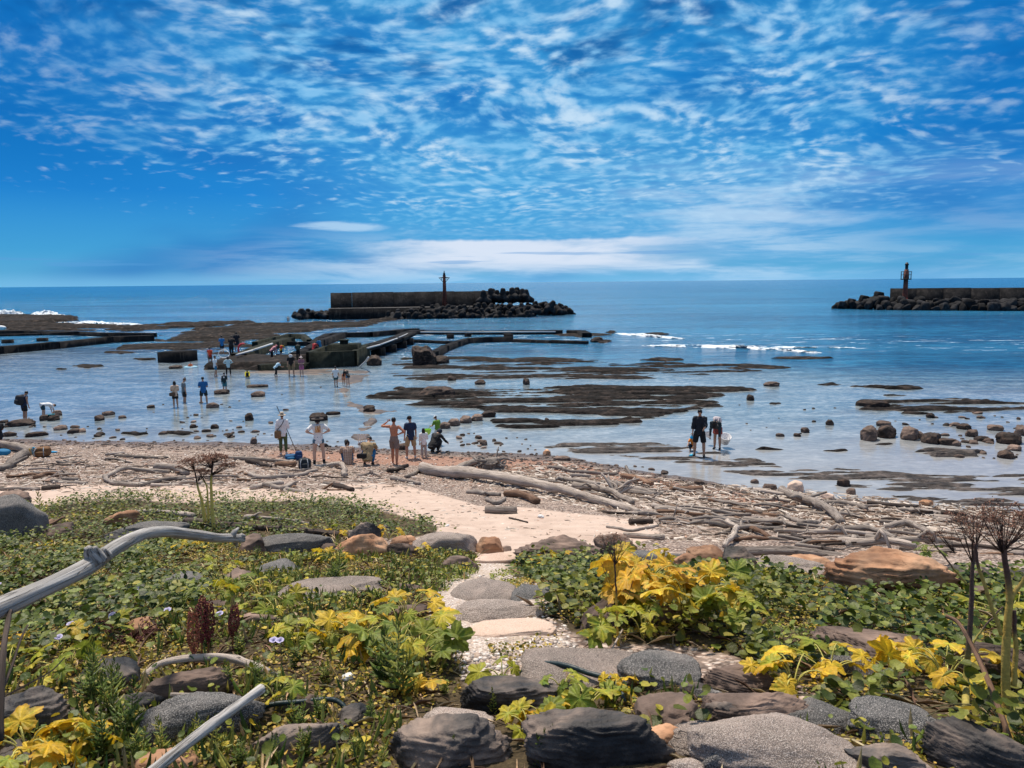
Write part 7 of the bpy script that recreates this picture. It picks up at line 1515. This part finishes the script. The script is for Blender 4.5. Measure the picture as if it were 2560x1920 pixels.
    # --- hair and hats
    if hair:
        c = MB(); V, F = ellipsoid((0, -.010, .022), (.049, .053, .055), 3); V = V[:, :] * 1.0; V[:, 2] = np.where((V[:, 1] > .018) & (V[:, 2] < .030), V[:, 2] * .4 + .030 * .6, V[:, 2]); c.add(hd(V) * s, F)
        if hair in ('long', 'bob', 'tail'):
            ln = {'long': .13, 'bob': .055, 'tail': .03}[hair]; dn = np.array([0, 0, -1.]) if lean < 25 else np.array([0, .25, -1.])
            for o_ in (-.028, 0, .028): b0 = hd([(o_, -.026, .01)])[0]; V, F, G = tube(curve([b0, b0 + dn * (.02 + ln * .4) + [0, -.008 if lean < 25 else 0, 0], b0 + dn * (.03 + ln)], 8) * s, np.array([.030, .032, .031, .03, .028, .026, .022, .012]) * s, 8); c.add(V, F)
            if hair == 'tail': b0 = hd([(0, -.052, .005)])[0]; V, F, G = tube(curve([b0, b0 + [0, -.02, -.03], b0 + [0, -.016, -.085]], 8) * s, np.linspace(.018, .007, 8) * s, 8); c.add(V, F)
        if hair == 'bun': V, F = ellipsoid((0, -.02, .085), (.024, .024, .02), 2); c.add(hd(V) * s, F)
        me = remesh(c, P_(hairc, .5, 'hair'), 'hair', .0075 * s, 1); link('hair', me, root)
    if hat:
        c = MB()
        if hat == 'cap':
            V, F = ellipsoid((0, -.002, .030), (.053, .058, .048), 3); V[:, 2] = np.maximum(V[:, 2], .026); c.add(hd(V) * s, F); a = np.linspace(-1.1, 1.1, 9); top_ = np.array([(math.sin(q) * .045, .040 + math.cos(q) * (.052), .032 - .010 * abs(math.sin(q))) for q in a]); inn = np.array([(math.sin(q) * .044, .036, .036) for q in a])
            V = np.concatenate([top_, inn, top_ - [0, 0, .005], inn - [0, 0, .005]]); c.add(hd(V) * s, [np.concatenate([grid_faces(2, 9), grid_faces(2, 9)[:, ::-1] + 18])])
        elif hat in ('brim', 'wide', 'bucket'):
            rb = {'brim': .092, 'wide': .125, 'bucket': .075}[hat]; dz_ = {'brim': -.006, 'wide': .008, 'bucket': -.022}[hat]
            V, F = lathe([(0, .088), (.030, .086), (.045, .070), (.050, .032), (rb * .75, .024 + dz_ * .3), (rb, .020 + dz_), (rb, .015 + dz_), (.045, .022)], 24); V[:, 2] += .004 * np.sin(np.arctan2(V[:, 1], V[:, 0]) * 3) * (np.hypot(V[:, 0], V[:, 1]) > .06); V = V + [0, -.002, .002]; c.add(hd(V) * s, F)
        elif hat == 'hood':
            V, F = ellipsoid((0, -.010, .010), (.060, .064, .072), 3); c.add(hd(V[:, :]) * s, F)
        elif hat == 'flap':
            V, F = lathe([(0, .082), (.03, .080), (.048, .055), (.075, .010), (.100, -.030), (.098, -.034), (.05, .01)], 20); c.add(hd(V) * s, F)
        link('hat', c.mesh('hat', P_(hatc, .8, 'hatcloth')), root)
    if extra: extra(root, dict(s=s, pel=pel, sh=sh, ud=ud, fw=fw, sd=sd, arms=AL, hd=hd, hc=hc, chest=chest, g=g, yaw=base_yaw, hips=hips))
    return root
def wpos(k, p): 
    """local body point (fractions of the height) -> world"""
    return rotz(np.asarray(p, float) * k['s'], k['yaw']) + k['g']
def ropy(name, pts, r, mat, parent=None, label=None, cat=None, loc=None, n=24, seg=7):
    V, F, G = tube(curve(pts, n), r, seg); return link(name, MB().add(V, F).mesh(name, mat), parent, loc=loc, label=label, cat=cat)
def blob(name, c, r, mat, seed=1, power=3., rough=.15, **k):
    V, F = rock(r[0], r[1], r[2], seed, 3, cuts=2, rough=rough, power=power); o = link(name, MB().add(V, F).mesh(name, mat), loc=c, **k); return o
def bag_strap(k, root, mat, side=1, drop=.0, hang=-.09, bagmat=None, bagname='shoulder_bag', label='', size=(.13, .06, .11), back=True):
    """a bag hanging at the hip on a strap over the opposite shoulder; a thing of its own"""
    s = k['s']; q = k['pel'] + np.array([side * .10, -.075, .02 + hang]); a = k['sh'] + np.array([-side * .05, 0, .012]); w0 = wpos(k, q)
    r = empty(bagname, w0, k['yaw'], label=label, cat='bag'); V, F = rock(size[0], size[1], size[2], 3, 3, cuts=0, rough=.08, power=5.); link('pouch', MB().add(V, F).mesh('pouch', bagmat or mat), r)
    pts = [np.array([side * .02, 0, size[2]]), (k['chest'] + [0, -.085, 0] - q) * s, (a + [0, -.03, .0] - q) * s, (a + [0, .035, .0] - q) * s]; V, F, G = tube(curve(pts, 20), .012, 6); link('strap', MB().add(V, F).mesh('strap', mat), r)
def backpack(k, mat, label, size=(.15, .09, .22), frame=None):
    s = k['s']; q = k['pel'] + k['ud'] * .17 - k['fw'] * (.075 + size[1] / s * .8); w0 = wpos(k, q); r = empty('backpack', w0, k['yaw'], label=label, cat='backpack')
    Rm = np.array(Matrix.Rotation(-math.atan2(k['ud'][1], k['ud'][2]), 3, 'X')); V, F = rock(*size, 4, 3, cuts=0, rough=.1, power=4.5); link('pack', MB().add(V @ Rm.T, F).mesh('pack', mat), r); V, F = rock(size[0] * .7, size[1] * .5, size[2] * .45, 5, 3, cuts=0, rough=.08, power=4.5); link('front_pocket', MB().add((V + [0, -size[1] * .95, -size[2] * .35]) @ Rm.T, F).mesh('front_pocket', mat), r)
    for sg in (-1, 1):
        pts = [(sg * size[0] * .5, .0, size[2] * .9), (sg * size[0] * .55, size[1] + .09 * s, size[2] * .9 + .02 * s), (sg * size[0] * .6, size[1] + .10 * s, 0), (sg * size[0] * .6, 0, -size[2] * .7)]; V, F, G = tube(curve(np.array(pts), 16), .018, 6); link('shoulder_strap', MB().add(V @ Rm.T, F).mesh('shoulder_strap', mat), r)
W_ = (.78, .78, .77); BK = (.012, .012, .014); NAVY = (.012, .03, .075); KH = (.33, .24, .13)
# height from the photo: top and feet rows
def hgt(x, yt, yf, drop=0.0):
    g = on(x, yf); d = float((g - CAM) @ (-CR[:, 2])); return (yf - yt) * K * d / FPX / math.cos(R(9)) * .99
# --- on the beach
def ex_hatwoman(root, k):
    bag_strap(k, root, P_((.03, .02, .015)), -1, bagmat=P_((.20, .12, .06)), label='brown canvas shoulder bag at the side of the hat woman', size=(.12, .06, .15), hang=-.04)
    w0 = wpos(k, k['arms'][1][2] + k['arms'][1][3] * .05); ft = on(640, 975); tp = w0 + (w0 - ft) * .62 + [0, 0, .1]; ropy('walking_pole', np.array([ft, (ft + tp) / 2, tp]) - ft, .014, P_((.06, .06, .06), .4, 'pole'), label='thin dark walking pole held by the woman in the beige hat', cat='pole', loc=ft)
person('woman in a beige brimmed hat, white shirt and green leggings with a walking pole', 613, 982, hgt(613, 889, 982), yaw=-8, arms=('down', 'bend'), skin='tan', top=W_, sleeve='threeq', bottom=(.075, .11, .045), btype='leggings', shoes=(.5, .48, .45), hair='short', hat='brim', hatc=(.50, .42, .33), extra=ex_hatwoman)
def graphic(root, k):
    s = k['s']; c = (k['chest'] + k['ud'] * .02 + [0, -.083, 0]) * s; V, F = box(-.055 * s, .055 * s, -.003, .003, -.072 * s, .072 * s); V = V + c; link('shirt_print', MB().add(V, F).mesh('shirt_print', M['print'], smooth=False), root)
M['print'] = material('orange_print', lambda t, b: {'Base Color': t.ramp(t.noise(t.scale(OBJ(t), 9, 1, 3), 3., 3, .6, 1.5), [(.4, (.35, .13, .04)), (.5, (.62, .30, .10)), (.58, (.78, .62, .45))])}, .8)
person('woman in a wide dark straw hat and white T-shirt with orange print, hands on hips', 690, 1003, hgt(690, 897, 1003), yaw=0, pose='wide', arms=('hip', 'hip'), skin='light', top=W_, bottom=(.07, .15, .22), btype='short', shoes=BK, socks=BK, hair='tail', hat='wide', hatc=(.045, .035, .03), extra=graphic, wide=1.05)
M['plaid'] = material('plaid_cloth', lambda t, b: {'Base Color': t.mix(t.ss(t.m('ABSOLUTE', t.m('SUBTRACT', t.m('FRACT', t.m('MULTIPLY', t.sep(OBJ(t))[0], 14.)), .5)), .36, .42), t.mix(t.ss(t.m('ABSOLUTE', t.m('SUBTRACT', t.m('FRACT', t.m('MULTIPLY', t.sep(OBJ(t))[2], 12.)), .5)), .38, .44), (.40, .27, .20), (.22, .13, .09)), (.55, .42, .34))}, .9)
person('person with dark hair in a brown checked shirt sitting on the shingle', 752, 1003, 1.62, yaw=4, lean=14, pose='sit', arms=('knee', 'knee'), top=M['plaid'], bottom=(.03, .10, .18), btype='pants', hair='bob', hairc=(.02, .014, .012), head=(20, 25), wide=1.1)
person('person in a khaki shirt and blue trousers squatting with a black sling bag', 795, 1005, 1.66, yaw=-12, lean=26, pose='squat', arms=('knee', 'knee'), top=KH, bottom=(.02, .14, .30), btype='pants', shoes=BK, hair='short', head=(12, -20), wide=1.25, extra=lambda r, k: bag_strap(k, r, P_(BK), -1, hang=.03, label='black sling bag on the back of the squatting person', size=(.17, .05, .09)))
person('shirtless sunburnt man in grey shorts shading his eyes with one hand', 853, 1003, hgt(853, 899, 1003), yaw=-14, pose='walk', arms=('head', 'hip'), skin='red', bottom=(.22, .155, .13), btype='shorts', hair='short', head=(0, 8))
person('man in a black cap, navy T-shirt and khaki shorts looking down', 888, 990, hgt(888, 896, 990), yaw=12, pose='wide', arms=('down', 'down'), top=NAVY, bottom=(.36, .27, .15), btype='long', shoes=(.55, .53, .50), hair='short', hat='cap', hatc=BK, head=(22, 30))
person('girl with long black hair in a white shirt and pale trousers', 916, 988, hgt(913, 923, 988), yaw=4, arms=('down', 'bend'), top=W_, sleeve='threeq', bottom=(.42, .35, .30), btype='pants', shoes=(.5, .42, .38), hair='long', hairc=BK, skin='light')
person('person dressed all in black crouching beside the girl in white', 936, 978, 1.66, yaw=-35, lean=38, pose='squat', arms=('low', 'low'), top=BK, sleeve='long', bottom=BK, btype='pants', shoes=BK, hair='short', hat='hood', hatc=(.02, .03, .05), wide=1.1)
def net(root, k):
    w0 = wpos(k, k['arms'][0][2]); r = empty('dip_net', w0, label='lime green dip net held by the boy in the white cap', cat='net'); V, F = lathe([(.16, .0), (.15, -.06), (.11, -.18), (.03, -.24), (0, -.245)], 16); link('mesh_bag', MB().add(V + [-.12, 0, -.12], F).mesh('mesh_bag', P_((.48, .75, .12), .6, 'net')), r); V, F, G = tube([(.1, 0, .1), (-.1, 0, -.12)], .012, 6); link('handle', MB().add(V, F).mesh('handle', P_((.5, .6, .3), .5, 'net')), r)
person('boy in a white cap, green T-shirt and white shorts wading with a net', 946, 961, hgt(944, 896, 961), yaw=38, pose='walk', arms=('fwd', 'down'), top=(.13, .26, .025), bottom=(.62, .62, .58), btype='shorts', shoes=(.6, .55, .5), hair='short', hat='cap', hatc=(.75, .75, .75), head=(25, 10), lean=8, extra=net)
c = on(778, 985); 
for i in range(4): ropy('net_pole', [np.zeros(3), at_dist(773 + i * 4, 938, np.linalg.norm(c) * .99) - c], .012, P_((.7, .7, .7), .4, 'pole'), label='white net pole in the bundle beside the seated pair, %s from the sea side' % ['first', 'second', 'third', 'fourth'][i], cat='pole', loc=c + [i * .03, .0, 0])
# --- bags on the beach
def free_pack(x, y, r_, col, label, seed, name='backpack', straps=True, col2=None, tilt=.2):
    g = on(x, y); r = empty(name, g, .2, label=label, cat='bag'); V, F = rock(*r_, seed, 4, cuts=1, rough=.22, power=3.6); link('pack', MB().add(V + [0, 0, r_[2] * .93], F).mesh('pack', P_(col)), r)
    V, F = rock(r_[0] * .7, r_[1] * .5, r_[2] * .5, seed + 1, 3, cuts=0, rough=.1, power=4.); link('front_pocket', MB().add(V + [.02, -r_[1] * .9, r_[2] * .7], F).mesh('front_pocket', P_(col2 or col)), r)
    if straps:
        for sg in (-1, 1):
            pts = np.array([(sg * r_[0] * .45, -r_[1] * .8, r_[2] * 1.85), (sg * r_[0] * .6, -r_[1] * 1.5, r_[2] * 1.2), (sg * r_[0] * .55, -r_[1] * 1.35, r_[2] * .3)]); V, F, G = tube(curve(pts, 12), .015, 6); link('shoulder_strap', MB().add(V, F).mesh('shoulder_strap', P_((.30, .33, .36))), r)
    V, F, G = tube(curve(np.array([(-.05, 0, r_[2] * 1.85), (0, 0, r_[2] * 2.08), (.05, 0, r_[2] * 1.85)]), 8), .012, 6); link('grab_loop', MB().add(V, F).mesh('grab_loop', P_(BK)), r)
free_pack(659, 1014, (.20, .16, .20), (.015, .022, .030), 'black backpack with pale straps at the end of the white pole', 21)
free_pack(628, 993, (.19, .14, .11), (.01, .09, .22), 'bright blue bag lying behind the white pole', 22, 'bag', False, (.02, .16, .34))
free_pack(646, 993, (.13, .12, .17), (.012, .05, .15), 'navy blue drawstring bag behind the black backpack', 23, 'bag', False)
free_pack(92, 986, (.26, .20, .19), (.17, .085, .035), 'brown canvas rucksack at the end of the thick spotted trunk', 24)
g = on(70, 984); V, F, G = tube(curve([(0, .1, .02), (.06, .02, .26), (.12, -.05, .30), (.2, -.1, .28)], 20), .05, 10, flat=.5); link('towel', MB().add(V, F).mesh('towel', P_((.02, .28, .48))), loc=g, label='blue towel draped over the trunk beside the brown rucksack', cat='towel')
V, F, G = tube(curve([(-.06, .08, .02), (-.02, -.02, .22), (.05, -.08, .27)], 20), .04, 10, flat=.5); link('towel', MB().add(V, F).mesh('towel', P_((.62, .45, .16))), loc=g + [-.03, -.05, 0], label='yellow towel over the trunk under the blue one', cat='towel')
g = on(112, 978); V, F = rock(.2, .12, .03, 9, 3, rough=.4); link('cloth', MB().add(V, F).mesh('cloth', P_((.02, .24, .45))), loc=g + [0, 0, .03], label='flat blue cloth peeking out behind the brown rucksack', cat='cloth')
g = on(4, 984); V, F = rock(.3, .2, .13, 12, 3, rough=.25); link('bag', MB().add(V, F).mesh('bag', P_((.015, .16, .32))), loc=g + [0, 0, .12], label='blue bag below the seated person at the edge', cat='bag')
person('person in black with a pale blue pointed sun hat sitting at the very edge', -4, 966, 1.65, yaw=10, lean=8, pose='sit', arms=('knee', 'knee'), top=BK, bottom=BK, btype='pants', hair='short', hat='flap', hatc=(.20, .62, .82), lift=.30, wide=1.3)
# --- wading
person('woman in navy with a dark round backpack looking down into the lagoon', 55, 910, hgt(55, 843, 910), yaw=-62, pose='stand', lean=8, arms=('down', 'down'), top=NAVY, sleeve='none', bottom=BK, btype='shorts', hair='short', head=(30, 0), wide=1.1, extra=lambda r, k: backpack(k, P_((.02, .02, .025)), 'dark round backpack on the woman in navy', (.2, .13, .24)))
def bucket(x, y, z, r_, col, label, lean_=.0, name='bucket'):
    g = on(x, y) + [0, 0, z]; rr = empty(name, g, label=label, cat='bucket'); V, F = lathe([(0, .0), (r_ * .72, 0), (r_, r_ * 1.5), (r_ * 1.07, r_ * 1.52), (r_ * .95, r_ * 1.5), (r_ * .68, .02), (0, .02)], 20)
    Rm = np.array(Matrix.Rotation(lean_, 3, 'X')); link('shell', MB().add(V @ Rm.T, F).mesh('shell', P_(col, .4, 'plastic')), rr); V, F, G = tube(curve(np.array([(-r_, 0, r_ * 1.5), (-r_ * .8, -r_ * .2, r_ * .9), (0, -r_, r_ * .6), (r_ * .8, -r_ * .2, r_ * .9), (r_, 0, r_ * 1.5)]) @ Rm.T, 16), .008, 5); link('handle', MB().add(V, F).mesh('handle', P_((.6, .6, .6), .4, 'plastic')), rr)
person('child in a white shirt bent double over the stones with a teal bucket', 95, 904, 1.32, yaw=-70, lean=95, pose='bend', arms=('reach', 'reach'), top=W_, bottom=(.012, .05, .075), btype='shorts', hair='short', skin='light')
bucket(112, 906, .03, .15, (.03, .22, .27), 'teal bucket on the stones under the bending child')
person('woman in a cream top and black shorts with a patterned bag wading beside two men', 380, 879, hgt(380, 823, 883), yaw=6, arms=('bend', 'bend'), top=(.60, .42, .30), bottom=BK, btype='shorts', hair='bob', wade=.05, extra=lambda r, k: bag_strap(k, r, P_((.4, .3, .15)), -1, bagmat=P_((.10, .06, .04)), hang=-.02, label='small patterned shoulder bag on the woman in cream', size=(.15, .05, .10)))
person('man in a grey T-shirt and black shorts standing calf deep, head bowed', 399, 869, hgt(398, 806, 868), yaw=-75, arms=('down', 'down'), top=(.14, .17, .19), bottom=BK, btype='shorts', hair='bun', hairc=(.10, .06, .04), head=(22, 0), wade=.22)
person('man in a bright blue T-shirt and black shorts wading with his back to the beach', 441, 870, hgt(441, 806, 868), yaw=0, arms=('bend', 'bend'), top=(.012, .11, .30), bottom=(.010, .022, .028), btype='shorts', hair='short', head=(10, 0), wade=.14, pose='wide', wide=1.1)
def star(root, k):
    s = k['s']; c = (k['chest'] + k['ud'] * .03 + [0, -.09, 0]) * s; a = np.arange(10) * math.pi / 5 + math.pi / 2; r_ = np.where(np.arange(10) % 2 == 0, .060, .026) * s; V = np.concatenate([np.stack([np.cos(a) * r_, a * 0 - .004, np.sin(a) * r_], -1), np.stack([np.cos(a) * r_, a * 0 + .004, np.sin(a) * r_], -1), [[0, -.005, 0], [0, .005, 0]]]) + c
    F = [np.array([[i, (i + 1) % 10, 20] for i in range(10)] + [[10 + (i + 1) % 10, 10 + i, 21] for i in range(10)]), np.array([[i, i + 10, (i + 1) % 10 + 10, (i + 1) % 10] for i in range(10)])]; link('star_print', MB().add(V, F).mesh('star_print', P_(W_), smooth=False), root)
person('boy in a dark shirt with a white star on the back and teal shorts', 486, 843, hgt(486, 801, 845), yaw=-10, arms=('down', 'bend'), top=(.012, .030, .036), sleeve='tight', bottom=(.03, .15, .19), btype='long', hair='short', wade=.12, extra=star)
person('man in an orange red life vest and patterned shorts stepping onto the slab', 455, 789, hgt(455, 749, 789), yaw=10, pose='walk', arms=('down', 'fwd'), top=(.45, .04, .02), vest=(.80, .09, .03), bottom=(.10, .08, .06), btype='shorts', hair='short')
def ring(root, k):
    r = empty('swim_ring', k['g'] + [0, 0, .08], label='pale blue swim ring around the child in the orange vest', cat='swim ring'); a = np.linspace(0, 2 * np.pi, 33); V, F, G = tube(np.stack([np.cos(a) * .42, np.sin(a) * .36, a * 0], -1), .10, 10, caps=False); link('tube', MB().add(V, F).mesh('tube', P_((.35, .62, .75), .35, 'plastic')), r)
q = W0(412, 826 - 33); 
person('small child in an orange vest sitting in a pale blue swim ring', 412, 794, .95, yaw=170, lean=0, pose='sit', arms=('out', 'out'), top=(.75, .16, .04), vest=(.85, .14, .03), bottom=BK, hair='short', at=W0(412, 794), wade=.08, extra=ring)
person('boy in a white T-shirt and blue shorts standing at the slab edge', 466, 813, hgt(466, 767, 813), yaw=-60, arms=('down', 'down'), top=(.68, .74, .76), bottom=(.03, .17, .30), btype='shorts', hair='short', pose='walk', wade=.03)
person('woman in a pale blue long sleeved shirt and black tights, hands on hips', 494, 811, hgt(494, 768, 811), yaw=0, arms=('hip', 'hip'), top=(.42, .60, .66), sleeve='long', bottom=BK, btype='leggings', hair='tail', wade=.05, pose='wide')
c = W0(486, 800); ropy('hoop', [np.array([math.cos(a) * .42, 0, math.sin(a) * .3 + 1.25]) for a in np.linspace(0, 6.28, 25)], .03, P_(W_, .4, 'plastic'), label='white ring float hanging on the arm of the woman in pale blue', cat='float', loc=c)
person('man in a blue T-shirt and black shorts standing on the slab', 481, 774, hgt(481, 733, 774), yaw=5, arms=('bend', 'bend'), top=(.02, .17, .42), bottom=BK, btype='shorts', hair='short', lift=.35)
person('person in dark clothes leaning forward next to the man in blue on the slab', 501, 777, hgt(501, 728, 772), yaw=-20, lean=18, arms=('down', 'fwd'), top=BK, bottom=BK, btype='pants', hair='short', lift=.3, wide=1.1)
person('tall man in black T-shirt and dark shorts, farthest of the slab group', 513, 768, hgt(513, 722, 764), yaw=8, arms=('down', 'down'), top=(.010, .012, .02), bottom=(.02, .03, .05), btype='shorts', hair='short', lift=.35, wide=1.1, pose='walk')
c = W0(527, 776); ropy('swim_ring', [np.array([math.cos(a) * .45, 0, math.sin(a) * .5 + .55]) for a in np.linspace(1.3, 5.2, 16)] , .08, P_((.68, .06, .08), .4, 'plastic'), label='curved red inflatable lying on the flat slab', cat='swim ring', loc=c + [0, 0, .3])
person('child in a yellow sleeved dark shirt crouching in the shallows', 535, 817, 1.18, yaw=178, lean=30, pose='squat', arms=('low', 'low'), top=(.62, .55, .03), sleeve='long', bottom=BK, btype='shorts', hair='short', vest=(.015, .03, .05), wade=.05)
person('person in a pink hooded jacket and black trousers bending over a bucket', 588, 783, hgt(588, 743, 780), yaw=-60, lean=48, pose='bend', arms=('reach', 'reach'), top=(.60, .27, .29), sleeve='long', bottom=BK, btype='pants', hair=None, hat='hood', hatc=(.60, .27, .29), lift=.25)
bucket(601, 779, .35, .17, (.02, .22, .50), 'blue bucket under the person in the pink hood')
person('child in a red vest with yellow sleeves behind the blue bucket', 608, 778, 1.25, yaw=-40, lean=20, pose='stand', arms=('low', 'low'), top=(.66, .40, .03), sleeve='long', vest=(.60, .05, .03), bottom=BK, btype='shorts', hair='short', lift=.25)
person('person in a pale blue T-shirt reaching forward from the water', 596, 813, hgt(596, 773, 812), yaw=-65, lean=45, pose='walk', arms=('low', 'fwd'), top=(.42, .62, .74), bottom=BK, btype='leggings', hair='short', skin='tan', wade=.03)
person('man in a white bucket hat, black T-shirt and khaki shorts bending down', 630, 812, hgt(632, 762, 811) * 1.05, yaw=178, lean=18, pose='wide', arms=('down', 'down'), top=BK, bottom=(.25, .18, .10), btype='long', shoes=BK, hair='short', hat='bucket', hatc=(.55, .56, .58), head=(30, 0), wide=1.1, wade=.03)
person('person in black with a harness backpack behind the bucket hat man', 645, 786, hgt(645, 744, 783), yaw=0, arms=('bend', 'bend'), top=BK, bottom=BK, btype='pants', hair='short', lift=.3, extra=lambda r, k: backpack(k, P_((.05, .07, .05)), 'black harness backpack on the person by the tank', (.15, .08, .2)))
person('woman in a flowered blouse and pink shorts standing by the tank corner', 652, 812, hgt(652, 768, 812), yaw=178, arms=('bend', 'bend'), top=(.28, .12, .16), bottom=(.48, .12, .26), btype='shorts', hair='bob', hat='brim', hatc=(.6, .5, .48), skin='light', wade=.03)
person('person in a red top sitting beside the diagonal wall', 676, 776, 1.5, yaw=-30, lean=25, pose='squat', arms=('knee', 'knee'), top=(.42, .025, .03), bottom=BK, btype='pants', hair='short', lift=.75, at=W0(679, 779))
person('person in a blue jacket sitting beside the diagonal wall', 690, 770, 1.5, yaw=40, lean=15, pose='squat', arms=('knee', 'knee'), top=(.02, .16, .32), sleeve='long', bottom=BK, btype='pants', hair='short', lift=.8, at=W0(692, 773))
person('small seated figure in white on the far reef by the tetrapods', 623, 701, 1.6, yaw=0, lean=15, pose='squat', arms=('knee', 'knee'), top=(.55, .5, .45), bottom=(.25, .22, .2), hair='short', lift=.4, at=W0(623, 701))
# --- by the tank corner
person('man in a white T-shirt with small back lettering and dark green shorts', 726, 835, hgt(726, 791, 836), yaw=-6, pose='walk', arms=('down', 'down'), top=(.74, .76, .76), bottom=(.035, .09, .10), btype='shorts', shoes=BK, hair='short', wide=1.1, wade=.0)
person('small child in an orange swimsuit walking between the two adults', 743, 833, hgt(743, 804, 834), yaw=5, pose='walk', arms=('down', 'down'), top=(.62, .16, .05), sleeve='none', bottom=(.5, .12, .04), btype='short', hair='short', skin='tan')
person('woman in a pale blue cap, black top and denim shorts bending forward', 752, 835, hgt(752, 792, 835) * 1.03, yaw=28, lean=42, pose='bend', arms=('reach', 'fwd'), top=BK, sleeve='threeq', bottom=(.015, .13, .26), btype='short', hair='tail', hat='cap', hatc=(.22, .42, .50), skin='light')
# --- family on the striped flat
person('young man in a black wet shirt and black shorts, standing over the child', 1510, 985, hgt(1510, 880, 985), yaw=176, pose='wide', arms=('fwd', 'down'), top=(.010, .014, .022), sleeve='threeq', bottom=(.008, .008, .010), btype='long', shoes=BK, hair='short', head=(28, 0), wide=1.02)
def fam(root, k):
    backpack(k, P_((.62, .55, .55)), 'white and pink backpack on the bending woman', (.15, .09, .19))
person('woman in a rust red dress and dark sleeves bending down with white buckets', 1549, 970, 1.62, yaw=168, lean=58, pose='bend', arms=('reach', 'reach'), top=(.018, .035, .045), sleeve='long', bottom=(.28, .055, .045), btype='skirt', shoes=BK, hair='long', skin='tan', extra=fam)
bucket(1565, 966, .18, .21, (.80, .80, .82), 'large white bucket in the hand of the bending woman', .5)
bucket(1530, 962, .34, .12, (.82, .82, .84), 'small white bucket in the other hand of the bending woman', -.6)
person('toddler in an orange shirt under a blue sun hat, crouching', 1497, 974, 1.02, yaw=160, lean=14, pose='squat', arms=('low', 'low'), top=(.80, .27, .04), bottom=(.012, .04, .08), btype='pants', hair='short', hat='flap', hatc=(.01, .32, .62), skin='light')
V, F = lathe([(0, .09), (.05, .07), (.11, .0), (0, 0)], 14); link('toy', MB().add(V, F).mesh('toy', P_((.02, .42, .62), .4, 'plastic')), loc=on(1494, 985), label='small blue beach toy on the wet rock beside the toddler', cat='toy')
